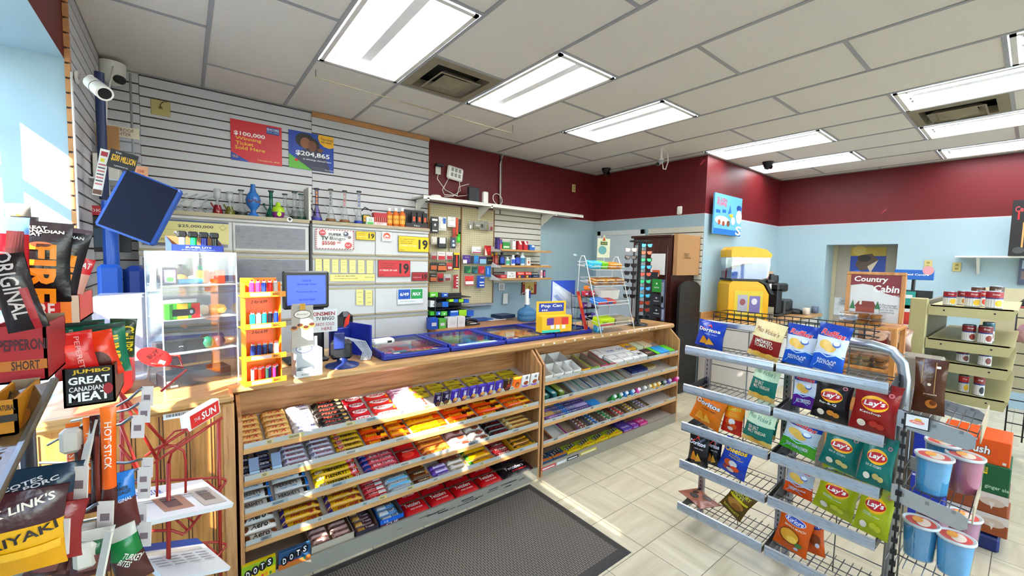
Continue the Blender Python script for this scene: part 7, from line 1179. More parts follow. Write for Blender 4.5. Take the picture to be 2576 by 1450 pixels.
def inb(i, f0, f1, col, lb, D=(), h=.06, n='snack_pack', back=0, tilt=-.25, shape='box'):
    x0, x1, yf, zb = WB[i]; a, c = x0+(x1-x0)*f0, x0+(x1-x0)*f1; b = MB(); wv = (c-a)/2
    b.box((-wv, 0, 0), (wv, .09, h), K(col) if shape == 'box' else F(col), bev=.008 if shape != 'box' else .001); deco(b, frame((0, -.0005, h/2), UX, UZ), wv, h/2, D); b.build(n, loc=((a+c)/2, yf+.01+back, zb+.006+back*.25), rz=(tilt, 0, 0) if False else (.22, 0, 0), label=lb, cat='snack')
inb(0, .02, .3, '#4fb0c8', 'turquoise snack bag in the top wire basket', [('t', 'peanuts', 0, 0, .6, .2, '#e8e8d8', .03)], shape='b'); inb(0, .32, .5, '#7ab83a', 'green snack bag in the top wire basket', shape='b'); inb(0, .52, .95, '#c88a3a', 'golden nut bags in the top wire basket', [('o', .3, 0, .3, .5, '#8a5a2c')], h=.05, shape='b')
for k in range(3): inb(1, .03+.31*k, .32+.31*k, ('#a8743a', '#b8843c', '#9c6a34')[k], 'clear bag of brown nuts, %s in the second wire basket' % ('left', 'middle', 'right')[k], [('o', 0, 0, .7, .7, '#6a3f22'), ('r', -.9, .6, .9, .9, '#d8c8a8')], h=.05, shape='b')
inb(2, .02, .3, '#3a7ac0', 'blue snack pack in the third wire basket', [('r', -.8, -.8, .8, 0, '#c83a34')], h=.04); inb(2, .32, .6, '#b8302c', 'red and navy snack packs in the third wire basket', [('r', -.8, -.8, .2, .8, '#2a3f7a')], h=.03); inb(2, .35, .95, '#d0ccc6', 'white box lid standing in the third wire basket', h=.09, back=.1)
inb(3, .02, .45, '#b0c81c', 'lime green candy packs in the lowest wire basket', [('r', -.9, -.9, .9, -.4, '#b83a5a'), ('t', 'sour', -.3, .1, .4, .3, '#3a6a1c')], h=.06); inb(3, .5, .92, '#9a8c78', 'open cardboard box in the lowest wire basket', h=.05)
P = ay(1519, 622, 2.56); b = MB(); b.box((-.09, 0, -.1), (.09, .003, .08), K('#d0d0b8')); b.pol([(-.04, .05), (0, .12), (.04, .05)], K('#c8c8a0'), frame((0, -.001, 0), UX, UZ)); b.pol([(-.02, .06), (0, .1), (.02, .06)], '#a83a2c', frame((0, -.0015, 0), UX, UZ)); b.rect(-.05, .02, .05, .05, K('#1f4a34'), frame((0, -.002, 0), UX, UZ)); b.text('CHATEK', 0, .035, .08, .014, '#d8c86a', frame((0, -.0025, 0), UX, UZ)); b.disc(-.02, -.03, .06, .04, K('#6a9a9c'), frame((0, -.002, 0), UX, UZ)); b.tube([(0, -.002, -.1), (0, -.03, -.2)], .003, WIREW); q = b.build('header_card', loc=P-O); q.parent = r
# sunglasses tower
SX, SY = fx(1607, 2.42, 1.4), 2.42; zt = ay(1607, 606, 2.42).z; r = thing('sunglasses_stand', (SX, SY, CT+.001), 'silver column stand lined with mirrored sunglasses', 'sunglasses stand'); h = zt-CT; b = MB(); b.lathe([(.1, 0), (.1, .012), (.03, .02), (.03, .05)], BLACK, 20); b.build('base', r)
b = MB(); b.box((-.055, -.05, .05), (.055, .05, h-.012), mk('silver_panel', '#b0b4b8', .25, .4), bev=.035); b.build('column', r); b = MB(); b.box((-.085, -.058, .05), (-.055, -.03, h-.012), BLACK, bev=.004); b.build('black_spine', r); b = MB(); b.lathe([(.105, h-.012), (.105, h)], BLACK, 20); b.build('top_disc', r)
def glasses(P, rz_, col, frame_c, lb):
    g = thing('sunglasses', P, lb, 'sunglasses', 'mirrored sunglasses on the stand', rz=rz_); b = MB(); Lm = mk('lens_'+col[1:], col, .08, .55)
    for s in (-1, 1): b.add([(s*x, y, z) for x, y, z in ((.006, 0, .013), (.052, -.0, .016), (.056, .003, 0), (.046, 0, -.019), (.018, 0, -.018), (.007, 0, -.004))], [tuple(range(6))], Lm)
    b.build('lenses', g); b = MB(); fc = K(frame_c, .3)
    for s in (-1, 1): b.tube([(s*x, y, z) for x, y, z in ((.006, 0, .013), (.052, 0, .016), (.058, .003, 0), (.046, 0, -.02), (.018, 0, -.019), (.006, 0, -.004))], .003, fc, 5, closed=True)
    b.tube([(-.008, -.002, .012), (.008, -.002, .012)], .003, fc, 5); b.build('rims', g)
    for s in (-1, 1): b = MB(); b.tube([(s*.058, .003, .012), (s*.066, .04, .012), (s*.062, .1, .0)], .0028, fc, 5); b.build('temple', g)
gc = [('#2a7ac0', 'blue'), ('#c8402c', 'red'), ('#1f7a5a', 'green'), ('#2a7ab8', 'second blue'), ('#c8382c', 'second red'), ('#1f8a5a', 'second green'), ('#2a78a8', 'third blue'), ('#3a9ac0', 'sky blue'), ('#c8482c', 'third red'), ('#b83a2c', 'fourth red'), ('#1c1a20', 'black')]
for i, (c, nm) in enumerate(gc): glasses((SX-.02, SY-.085, CT+h-.045-i*.0685*(h/.82)), -.6, c, '#1c1e24', '%s mirrored sunglasses, %s from the top of the front column' % (nm.split()[-1] if nm != 'sky blue' else nm, ORD[i]))
for i in range(7): glasses((SX-.12, SY+.02, CT+h-.09-i*.075), -1.15, '#3a3438' if i else '#a88a84', '#16161a' if i else '#b8a8a4', '%s sunglasses, %s from the top of the left column' % ('dark' if i else 'clear rimmed', ORD[i]))
# ---------------------------------------------------------------- snack rack, facing the counter
RX, UXp = 2.31, 2.57; BAYS = [(1.252, .785), (.772, .352)]; TZ = [1.125, .895, .665, .435, .17]
rk = thing('snack_rack', (2.45, .8, 0), 'grey wire snack rack with five tiers of chip bags', 'rack')
def rb(b, n, par=None, **k):
    o = wbuild(b, n, rk, **k) if par is None else b.build(n, None, **k)
    if par is not None: o.parent = par
    return o
for y in (1.24, .800, .757):
    b = MB(); b.box((UXp-.012, y-.016, 0.0), (UXp+.014, y+.016, 1.24), STEEL)
    for k in range(44): b.box((UXp-.0126, y-.003, .05+k*.027), (UXp-.0119, y+.003, .064+k*.027), BLACK)
    rb(b, 'upright')
b = MB(); b.tube([(UXp, .34, 0.0), (UXp, .34, 1.10), (UXp, .352, 1.17), (UXp, .39, 1.222), (UXp, .46, 1.237), (UXp, .6, 1.24)], .022, ALU, 12); rb(b, 'end_post')
b = MB(); b.box((UXp-.014, .46, 1.222), (UXp+.014, 1.26, 1.255), ALU, bev=.004); rb(b, 'top_rail')
b = MB()
for z in [.06+i*.115 for i in range(11)]: b.tube([(UXp+.02, 1.24, z), (UXp+.02, .34, z)], .0028, WIREG, 5)
for y in (1.02, .55): b.tube([(UXp+.024, y, .03), (UXp+.024, y, 1.22)], .003, WIREG, 5)
rb(b, 'back_wires')
for bi, (ya, yb) in enumerate(BAYS):
    for ti, z in enumerate(TZ):
        zb = z-.05; b = MB(); yy = ya
        while yy > yb: b.tube([(RX+.004, yy, zb+.028), (RX+.01, yy, zb+.006), (UXp, yy, zb+.006+.012)], .002, WIREG, 5); yy -= .034
        for x in (RX+.03, RX+.12, UXp-.03): b.tube([(x, ya, zb+.003+.05*(x-RX)), (x, yb, zb+.003+.05*(x-RX))], .0028, WIREG, 5)
        s = rb(b, 'wire_shelf')
        b = MB(); b.M = frame((RX, ya, zb), NX, UZ); w = ya-yb
        b.prism([(0, 0), (.006, -.002), (.008, .02), (.005, .046), (0, .05)], w, ALU, Matrix(((0, 0, 1, 0), (0, 1, 0, 0), (1, 0, 0, 0), (0, 0, 0, 1)))); b.box((.004, .008, .006), (w-.004, .042, .0095), clear('ticket_cover', '#dfe8f0', .25)); b.M = ID; rb(b, 'ticket_lip', s)
        for y in (ya-.004, yb+.004):
            b = MB(); b.prism([(RX+.01, zb-.005), (UXp, zb-.03), (UXp, zb+.05), (UXp-.08, zb+.045), (RX+.01, zb+.02)], .003, DSTEEL, Matrix(((1, 0, 0, 0), (0, 0, 1, y-.0015), (0, 1, 0, 0), (0, 0, 0, 1)))); rb(b, 'bracket', s)
# black basket on the far side of the rack
b = MB(); q = [ax(1795, 795, 2.66), ax(2190, 850, 2.66)]; ya, yb = q[0].y, q[1].y; zt = 1.30
for z in (zt, zt-.03, zt-.06): b.tube([(2.66, ya, z), (2.66, yb, z), (2.86, yb, z), (2.86, ya, z)], .003, WIREB, 5, closed=True)
yy = ya
while yy > yb: b.tube([(2.66, yy, zt), (2.66, yy, zt-.065), (2.86, yy, zt-.065), (2.86, yy, zt)], .0025, WIREB, 5); yy -= .042
wbuild(b, 'wire_basket', rk)
# chip bags
def sgn(v, p): return math.copysign(abs(v)**p, v)
def bag(w, h, t, bands, D, seed=0, crimp=None):
    b = MB(); w2, h2 = w/2, h/2; rr = random.Random(seed); ph = [rr.random()*6 for _ in range(6)]
    def wid(v): return w2*(1-.07*(1-abs(v))**1.0*1.2+.03*abs(v)**6)
    def dep(x, y):
        v = max(-1, min(1, y/h2)); u = min(1, abs(x)/wid(v)); e = max(0, 1-abs(v)**3.2)
        f = t*(1-u**2.4)**.8*(.25+.75*e)*e
        f += .0035*e*math.sin(ph[0]+x*62+y*21)*math.sin(ph[1]+y*34)*(1-u*.6)+.0025*math.sin(ph[2]+x*95/(1+abs(x)*4))*abs(v)**2*(1-abs(v)**9)
        return f+.0012
    S = lambda x, y, e: (x, -dep(x, y)-e, y+h2)
    nx, ny = 14, 22; vs = []; 
    for s in (1, -1):
        for j in range(ny+1):
            v = -1+2*j/ny
            for i in range(nx+1): x = (-1+2*i/nx)*wid(v); d = dep(x, v*h2); vs.append((x, -s*d*(1 if s > 0 else .8), v*h2+h2))
    N = (nx+1)*(ny+1)
    for bn in bands:
        fs = []
        for j in range(ny):
            v = (j+.5)/ny
            if bn[0] <= v < bn[1]:
                for i in range(nx): a = j*(nx+1)+i; fs += [(a, a+1, a+nx+2, a+nx+1), (N+a, N+a+nx+1, N+a+nx+2, N+a+1)]
        b.add(vs, fs, F(bn[2]), True)
    for k, d in enumerate(D):
        e = .0016+.0007*k
        if d[0] == 't': b.text(d[1], d[2]*w2, d[3]*h2, d[4]*w, d[5]*h, K(d[6], .35), e=e, surf=S, bold=d[7] if len(d) > 7 else .04, shear=d[8] if len(d) > 8 else 0, rot=d[9] if len(d) > 9 else 0)
        elif d[0] == 'o': b.disc(d[1]*w2, d[2]*h2, d[3]*w2, d[4]*h2, K(d[5], .35), e=e, surf=S, rot=d[6] if len(d) > 6 else 0)
        elif d[0] == 'r': b.rect(d[1]*w2, d[2]*h2, d[3]*w2, d[4]*h2, K(d[5], .35), e=e, surf=S, nx=6, ny=4)
        elif d[0] == 'p': b.pol([(x*w2, y*h2) for x, y in d[1]], K(d[2], .35), e=e+.0022, surf=S)
    return b.mesh('bag')
def lays(name, col, foot, chip='#d8b24a'): return ([(0, 1, col)], [('o', 0, .18, .58, .3, '#e3ab28'), ('o', 0, .17, .56, .19, '#a81c28', .1), ('t', "Lay's", 0, .18, .46, .13, '#f2f0ea', .07, .2, .12), ('t', foot, -.1, -.2, .46, .055, '#dfe6e0', .02), ('o', .1, -.6, .2, .13, chip), ('o', .38, -.66, .18, .12, chip), ('o', -.42, -.66, .2, .14, '#e6ddc8'), ('o', .62, .62, .12, .08, '#c0808a'), ('o', .62, .62, .07, .05, col)])
def ruff(foot, lo, mid='#d3dbe4'): return ([(0, .36, lo), (.36, .74, mid), (.74, 1.0, '#1f3f94')], [('t', 'Ruffles', 0, .6, .76, .13, '#e6e4ea', .12, .15, -.12), ('t', 'Ruffles', 0, .6, .74, .12, '#c22832', .06, .15, -.12), ('o', -.3, .12, .38, .2, '#e0bc62'), ('o', .02, .0, .36, .17, '#d8b056'), ('o', .36, .2, .24, .13, '#4a6aae'), ('o', .36, .24, .2, .1, '#e6ecf0'), ('p', [(-.95, -.3), (-.5, -.22), (0, -.34), (.5, -.22), (.95, -.32), (.9, -.36), (.5, -.27), (0, -.39), (-.5, -.27), (-.9, -.35)], '#b8d4e8'), ('t', foot, 0, -.6, .6, .11, '#e4ebf0', .05, .1), ('p', [(-.8, -.86), (-.3, -.5), (.4, -.8), (.36, -.82), (-.3, -.53), (-.77, -.88)], '#8fbfe0')])
def vick(top, bot, foot): return ([(0, .12, '#d9b978'), (.12, .56, bot), (.56, 1, top)], [('t', 'Miss Vickie\'s', 0, .5, .74, .13, '#7a3a22' if bot == '#7a1f1c' else '#1f6a52', -.005, .2, -.1), ('p', [(-1, .1), (-.5, .16), (0, .08), (.5, .16), (1, .1), (1, .2), (-1, .2)], top), ('t', foot, 0, -.2, .6, .2, '#e0d8c4', .03), ('o', -.3, -.8, .3, .13, '#e0b45a'), ('o', .1, -.84, .3, .12, '#d8a84e'), ('o', .5, -.8, .28, .13, '#e3bc66')])
def dor(col, chipc='#d89a3a', sub='#e0dcd6', mark='#c23a2c'): return ([(0, 1, col)], [('p', [(-.55, .42), (.0, .78), (.5, .3), (.42, .28), (0, .68), (-.45, .36)], mark), ('t', 'Doritos', 0, .36, .78, .14, '#1a1c22', .14), ('t', 'Doritos', 0, .36, .76, .13, '#eeeef2', .06), ('t', 'nacho chips', .2, .05, .4, .06, sub, .02), ('p', [(-.6, -.75), (.0, -.7), (-.3, -.15)], chipc), ('p', [(-.15, -.8), (.5, -.66), (.15, -.2)], '#e3ac48'), ('p', [(-.4, -.5), (.1, -.6), (-.2, -.1)], '#cf8c2e')])
def chee(top, bot): return ([(0, .45, bot), (.45, 1, top)], [('t', 'Cheetos', -.05, .5, .8, .15, '#2a1c10', .12, .2, .15), ('t', 'Cheetos', -.05, .5, .78, .14, '#e8c22c', .06, .2, .15), ('t', 'crunchy\nexplosion', .15, .16, .5, .13, '#d8c04a', .02, .1), ('o', -.2, -.3, .34, .2, '#c8602a'), ('o', .1, -.25, .3, .18, '#e0ded8'), ('o', .3, -.5, .3, .16, '#d4582a'), ('o', -.35, -.62, .2, .12, '#a83a1c'), ('o', 0, -.66, .28, .12, '#e6d8cc')])
BG = [  # px0,py0,px1,bottom,tier,tilt(deg),X, spec, label
 (1752, 812, 1822, 880, 0, 6, 2.45, dor('#1f3f9a', sub='#bcd0ea'), 'royal blue tortilla chip bag alone at the top left of the snack rack'),
 (1888, 815, 1968, 897, 0, 10, 2.42, vick('#dfd0a4', '#7a1f1c', 'SMOKED\nTOMATO'), 'cream and dark red chip bag on the top tier'),
 (1974, 820, 2052, 908, 0, 4, 2.43, ruff('REGULAR\nNATURE', '#2a5cb4'), 'left one of two blue and white chip bags reading REGULAR'),
 (2048, 820, 2132, 925, 0, 7, 2.41, ruff('REGULAR\nNATURE', '#2a5cb4'), 'right one of two blue and white chip bags reading REGULAR'),
 (1888, 915, 1957, 1005, 1, 8, 2.44, vick('#cfe0c4', '#1c6a5e', 'SEA SALT\nMALT VINEGAR'), 'green and cream chip bag alone on the second tier'),
 (1994, 935, 2056, 1040, 1, 0, 2.5, ruff('ALL DRESSED', '#5a2a84'), 'purple and navy chip bag behind the black one'),
 (2045, 952, 2142, 1062, 1, 4, 2.40, lays('', '#1b191c', 'Bar-B-Q', '#c8863a'), 'black chip bag with yellow sun logo'),
 (2142, 965, 2262, 1090, 1, 4, 2.38, lays('', '#7c1c1c', 'Ketchup', '#a83a2c'), 'large dark red chip bag reading Ketchup'),
 (1742, 995, 1820, 1080, 2, 14, 2.40, dor('#c8701c', '#e8a848', '#2a2420', '#2a1c16'), 'orange tortilla chip bag on the third tier'),
 (1818, 1008, 1870, 1098, 2, 4, 2.43, chee('#d8801c', '#b8281c'), 'orange and red puff bag on the third tier'),
 (1893, 1016, 1958, 1112, 2, 8, 2.53, vick('#cfe0c4', '#1c6a5e', 'SEA SALT'), 'green and cream chip bag half hidden behind another, third tier'),
 (1872, 1030, 1948, 1122, 2, 6, 2.40, vick('#cfe0c4', '#1c6a5e', 'SEA SALT\nMALT VINEGAR'), 'green and cream chip bag in front on the third tier'),
 (1968, 1055, 2062, 1158, 2, 10, 2.44, ruff('SOUR CREAM N ONION', '#4a9a2c', '#c3ccd2'), 'leaf green and navy chip bag on the third tier'),
 (2068, 1080, 2166, 1195, 2, 8, 2.41, lays('', '#14645c', 'Salt & Vinegar\nSel et vinaigre', '#c9b878'), 'left one of the two teal chip bags'),
 (2162, 1098, 2252, 1220, 2, 4, 2.38, lays('', '#14645c', 'Salt & Vinegar\nSel et vinaigre', '#c9b878'), 'right one of the two teal chip bags'),
 (1731, 1088, 1782, 1185, 3, 0, 2.38, dor('#17161a', '#d8843a'), 'black tortilla chip bag at the front left of the fourth tier'),
 (1776, 1098, 1814, 1180, 3, 0, 2.44, dor('#17161a', '#d8843a'), 'black tortilla chip bag partly behind the front black one'),
 (1812, 1115, 1884, 1220, 3, 12, 2.40, chee('#1f48a8', '#1d3f9a'), 'royal blue puff bag with yellow lettering'),
 (1974, 1165, 2048, 1278, 3, 4, 2.47, ruff('CHEDDAR & SOUR\nCREAM', '#c8501c', '#b8c0cc'), 'orange and navy chip bag on the fourth tier'),
 (2052, 1190, 2158, 1325, 3, 8, 2.42, lays('', '#98a020', 'Dill Pickle\nCornichons a l\'aneth', '#b8b83c'), 'left one of the two lime green chip bags'),
 (2154, 1215, 2248, 1365, 3, 6, 2.38, lays('', '#98a020', 'Dill Pickle\nCornichons a l\'aneth', '#b8b83c'), 'right one of the two lime green chip bags'),
 (1822, 1233, 1884, 1318, 4, 27, 2.45, ([(0, 1, '#5a4418')], [('t', 'HICKORY\nSTICKS', 0, .55, .7, .24, '#c8c22c', .06), ('r', -.8, .2, .8, .34, '#c0b428'), ('o', 0, -.1, .7, .3, '#a87a3a'), ('o', .2, -.2, .4, .2, '#8a5a26'), ('t', 'BATONNETS', 0, -.62, .7, .1, '#c8c22c', .05)]), 'brown and yellow hickory sticks bag leaning alone on the lowest tier'),
 (1952, 1285, 2040, 1412, 4, 8, 2.40, ([(0, 1, '#c85a1c')], [('o', 0, .5, .62, .17, '#e4ecf4'), ('o', 0, .5, .58, .15, '#243c90'), ('t', 'Kurkure', 0, .5, .5, .1, '#eef0f4', .05, .2), ('t', 'MASALA MUNCH', .1, .22, .6, .05, '#f0d8b8', .03), ('o', -.1, -.25, .62, .36, '#7a3a18'), ('o', -.1, -.22, .54, .3, '#d8a23c'), ('o', .1, -.35, .3, .16, '#e6c060'), ('o', .5, -.5, .2, .12, '#4a6a3a'), ('o', .4, -.7, .13, .08, '#c8c8cc'), ('p', [(-1, .95), (-.2, .9), (-.6, .78), (-1, .8)], '#d8b824')]), 'orange masala snack bag in front on the lowest tier'),
 (2020, 1300, 2074, 1405, 4, -6, 2.47, ([(0, 1, '#c85a1c')], [('o', .3, .5, .55, .17, '#243c90'), ('t', 're', .5, .5, .2, .08, '#eef0f4', .05), ('o', .2, -.2, .5, .3, '#7a3a18'), ('o', .4, -.45, .2, .12, '#c8c8cc')]), 'second orange masala snack bag behind the front one'),
]
for i, (a, y0, c, y1, ti, tl, X, (bands, D), lb) in enumerate(BG):
    p, q = ax(a, (y0+y1)/2, X), ax(c, (y0+y1)/2, X); w = p.y-q.y; zt = ax((a+c)/2, y0, X).z; zb = TZ[ti]-.05+.014+.05*(X-RX)+.004; h = max(.12, zt-zb); yc = (p.y+q.y)/2
    me = bag(w*1.0, h/math.cos(math.radians(abs(tl)*.6)), min(.045, w*.22), bands, D, i); ta = math.radians(tl); lift = abs(math.sin(ta))*w*.42
    Mx = Matrix.Translation((X, yc+math.sin(ta)*h*.45, zb+lift)) @ Matrix.Rotation(-PI/2, 4, 'Z') @ Matrix.Rotation(math.radians(-5), 4, 'X') @ Matrix.Rotation(ta, 4, 'Y')
    o = place(me, 'chip_bag', label=lb, cat='chips'); o.matrix_world = Mx
me = bag(.15, .2, .012, [(0, 1, '#8a5a4a')], [('o', -.3, .2, .3, .3, '#2e2420'), ('o', .4, -.3, .3, .3, '#3a2a22'), ('o', .2, .5, .2, .2, '#2e2420')], 40)
o = place(me, 'chip_bag', label='flat dusty pink packet lying on the lowest wire tier', cat='chips'); P = az(1832, 1302, .15); o.matrix_world = Matrix.Translation((P.x, P.y+.1, .158)) @ Matrix.Rotation(math.radians(-90), 4, 'X') @ Matrix.Rotation(.4, 4, 'Y')
# side shelves on the end of the rack with cotton candy tubs
SX0, SX1, SYa, SYb = 2.37, 2.80, .325, .10; SZs = [(.985, .955), (.66, .63), (.335, .31)]
r = thing('side_shelf_rack', (2.6, .33, 0), 'grey end rack with slanted wire shelves of cotton candy', 'rack'); b = MB()
for x in (2.4, 2.78): b.tube([(x, .333, .02), (x, .333, 1.02)], .004, WIREG, 6)
b.tube([(2.36, .30, .1), (2.36, .30, 1.0)], .004, BLACK, 6)
for k in range(17): b.box((2.352, .29, .12+k*.052), (2.368, .31, .14+k*.052), BLACK)
wbuild(b, 'uprights', r)
for zi, (z0, z1) in enumerate(SZs):
    b = MB(); x = SX0
    for k in range(9): y = SYa+(SYb-SYa)*k/8; z = z0+(z1-z0)*k/8; b.tube([(SX0, y, z), (SX1, y, z)], .002, WIREG, 5)
    for x in (SX0+.1, SX1-.1): b.tube([(x, SYa, z0-.004), (x, SYb, z1-.004)], .003, WIREG, 5)
    s = wbuild(b, 'wire_shelf', r)
    if zi < 2:
        for x in (SX0-.004, SX1):
         b = MB(); b.prism([(SYa, z0-.05), (SYb+.02, z1-.05), (SYb, z1-.035), (SYb, z1+.005), (SYb+.02, z1+.02), (SYa, z0+.02)], .004, ALU, Matrix(((0, 0, 1, x), (1, 0, 0, 0), (0, 1, 0, 0), (0, 0, 0, 1))))
         for k in range(3): yk = SYa-.03-k*.075; b.box((x-.002, yk, z0-.022), (x+.0035, yk-.012, z0-.008), STEEL)
         q = b.build('side_plate', None); q.parent = s
        b = MB(); b.box((SX0+.02, SYb-.012, z1-.02), (SX1-.02, SYb-.008, z1+.055), K('#a89c84')); q = b.build('price_board', None); q.parent = s
P = ax(2307, 1062, 2.352); flat('snack_logo_card', P, NX, UZ, .066, .05, .003, '#dfe0e0', 'white card with a pale red and yellow oval logo on the end rack', 'card', [('o', .1, .3, .35, .3, '#e0b04a'), ('o', 0, -.05, .7, .32, '#d8847a'), ('t', 'Frito', 0, -.05, .4, .14, '#efe4dc', .02, .2)], border=K('#1e1e22'))
TUBC = clear('tub_plastic', '#e6eef2', .16, .08)
def fluff(c): return mk('floss_'+c[1:], c, .85, bump=.5, nscale=50, var=.12)
tubs = []
def tub(px, py, z, c, lb, r_=.058, h=.15, P=None):
    P = P or az(px, py, z); t = thing('candy_floss_tub', P, lb, 'tub', 'cotton candy tubs'); b = MB(); b.lathe([(r_*.8, .003), (r_*.93, h*.92), (r_*.8, h*.95), (.001, h*.95)], fluff(c), 20); b.build('cotton_candy', t)
    b = MB(); b.lathe([(r_*.84, 0), (r_, h)], TUBC, 24); b.build('clear_tub', t)
    b = MB(); b.lathe([(r_*1.02, h-.004), (r_*1.07, h), (r_*1.07, h+.008), (r_*1.0, h+.009), (r_*.96, h+.004), (.001, h+.004)], mk('lid_cloudy', '#c9ccca', .3), 24); l = b.build('lid', t)
    b = MB(); b.disc(0, 0, r_*.85, r_*.85, '#b83c34', T(0, 0, h+.0045)); b.disc(0, -.008, r_*.7, r_*.4, '#d8c8b8', T(0, 0, h+.0052)); b.disc(.012, .012, r_*.5, r_*.3, '#d89a3a', T(0, 0, h+.006)); q = b.build('lid_label', None); q.parent = l
for px, py, z, c, lb in ((2342, 1236, .665, '#4fa8d0', 'blue cotton candy tub in front on the upper end shelf'), (2420, 1234, .655, '#c8647e', 'pink cotton candy tub on the upper end shelf'), (2365, 1196, .672, '#3f8fb8', 'blue cotton candy tub behind the front two, upper end shelf'),
    (2309, 1398, .345, '#4fa8d0', 'left front blue cotton candy tub on the lower end shelf'), (2396, 1440, .335, '#52acd4', 'right front blue cotton candy tub on the lower end shelf'), (2340, 1366, .348, '#b8708a', 'left pink cotton candy tub behind, lower end shelf'), (2415, 1378, .34, '#c0708a', 'right pink cotton candy tub behind, lower end shelf')): tub(px, py, z, c, lb)
me = bag(.1, .235, .02, [(0, 1, '#4a2c1c')], [('r', -.5, .1, -.46, .95, '#b8945c'), ('r', .3, -.2, .34, .9, '#b8945c'), ('o', 0, .1, .12, .05, '#d8c8b0'), ('t', 'pretzels', .1, -.25, .4, .04, '#d8c0a0', .02), ('o', .2, -.6, .36, .16, '#b8743a'), ('o', .3, -.55, .2, .1, '#6b3a1c'), ('r', .35, .7, .6, .78, '#e0dcd8')], 51)
o = place(me, 'snack_bag', label='tall dark brown snack bag standing at the end rack post', cat='snack'); P = ax(2331, 1040, 2.45); o.matrix_world = Matrix.Translation((2.47, P.y, .99)) @ Matrix.Rotation(-PI/2, 4, 'Z')
# ---------------------------------------------------------------- olive gondola with cans, soda cases
GXx = 4.3; OL = mk('olive_shelf', '#b3ab7a', .42, var=.04, bump=.05); gy0, gy1 = .465, .075
r = thing('gondola_shelf', (4.9, .4, 0), 'olive beige metal gondola shelf holding canned food', 'shelf unit')
b = MB(); b.box((GXx, .48, 0), (GXx+.06, .575, 1.39), OL, bev=.006); wbuild(b, 'end_post', r)
b = MB(); b.box((GXx+.06, .49, 0), (5.6, .51, 1.37), mk('gondola_back', '#6b6656', .6)); wbuild(b, 'spine_panel', r)
gz = [ax(2335, y, GXx).z for y in (766, 850, 903, 976)]
for z in gz+[.14]:
    b = MB(); b.box((GXx, gy1, z-.01), (5.55, gy0, z), OL); b.box((GXx, gy1, z-.075), (GXx+.004, gy0+.01, z), OL); b.prism([(0, 0), (.006, .03), (.018, .06), (.018, .075), (0, .075)], 1.25, OL, Matrix(((0, 0, 1, GXx), (-1, 0, 0, gy1), (0, 1, 0, z-.075), (0, 0, 0, 1))))
    for y in (gy0-.07, gy1+.08): b.cyl((GXx-.001, y, z-.035), (GXx+.001, y, z-.035), .006, BLACK, n=8)
    wbuild(b, 'shelf', r)
def can(px0, px1, py0, z, X, band, pic, lb, top='#7f8890', lab='#dcdad4', g=None):
    p, q = ax(px0, 700, X), ax(px1, 700, X); r_ = (p.y-q.y)/2; zt = ax((px0+px1)/2, py0, X).z; h = max(.07, zt-z); b = MB()
    b.lathe([(r_*.97, 0), (r_, .004), (r_, h-.004), (r_*.97, h), (r_*.9, h-.003), (.001, h-.003)], mk('tin', top, .3, .8), 18)
    S = lambda x, y, e: (r_*(1.012+e*2)*math.sin(x/r_), -r_*(1.012+e*2)*math.cos(x/r_), y)
    b.rect(-r_*PI, .006, r_*PI, h-.006, K(lab), surf=S, nx=18); b.rect(-r_*PI, h*.62, r_*PI, h-.006, K(band), surf=S, e=.004, nx=18); b.rect(-r_*PI, h*.55, r_*PI, h*.62, K('#2e3f74'), surf=S, e=.004, nx=18)
    b.disc(r_*.4, h*.3, r_*.5, h*.18, K(pic), surf=S, e=.008); b.text('Soup', 0, h*.8, r_*.9, h*.13, K('#e8e4dc'), surf=S, e=.01, shear=.2)
    return b.build('food_can', loc=(X, (p.y+q.y)/2, z), rz=-PI/2+.25, label=lb, cat='can', group=g)
RD, CRN, BN = '#8f1f28', '#d8b23c', '#7a2c1c'
for t in ((2377, 2411, 733, gz[0], 4.37, RD, CRN, 'leftmost corn can in front on the top olive shelf'), (2431, 2473, 733, gz[0], 4.36, RD, CRN, 'middle corn can in front on the top olive shelf'), (2484, 2530, 733, gz[0], 4.35, RD, CRN, 'rightmost corn can in front on the top olive shelf'), (2412, 2436, 732, gz[0], 4.5, '#7a1c20', '#a8703a', 'dark red soup can between front cans, left'), (2462, 2488, 731, gz[0], 4.5, '#8a1f24', '#b83c2c', 'dark red soup can between front cans, right'), (2446, 2482, 722, gz[0], 4.66, '#5a3a2c', '#8a6a4a', 'brown topped can behind, left'), (2492, 2530, 720, gz[0], 4.66, '#4a3a30', '#8a6a4a', 'brown topped can behind, right'),
    (2433, 2469, 818, gz[1], 4.37, '#6b1a1c', BN, 'left bean can on the second olive shelf'), (2474, 2512, 821, gz[1], 4.35, '#6b1a1c', BN, 'right bean can on the second olive shelf'), (2484, 2516, 812, gz[1], 4.5, '#2a5a64', BN, 'teal topped can behind on the second olive shelf'), (2424, 2458, 876, gz[2], 4.38, '#7a2420', '#6b3a34', 'left chili can on the third olive shelf'), (2480, 2516, 878, gz[2], 4.35, '#7a2420', '#6b3a34', 'right chili can on the third olive shelf'),
    (2436, 2464, 948, gz[3], 4.38, '#b8302a', CRN, 'left red and yellow can on the lowest visible shelf')): can(*t)
can(2475, 2505, 950, gz[3], 4.35, '#7a2a24', '#26262a', 'right can with barcode on the lowest visible shelf')
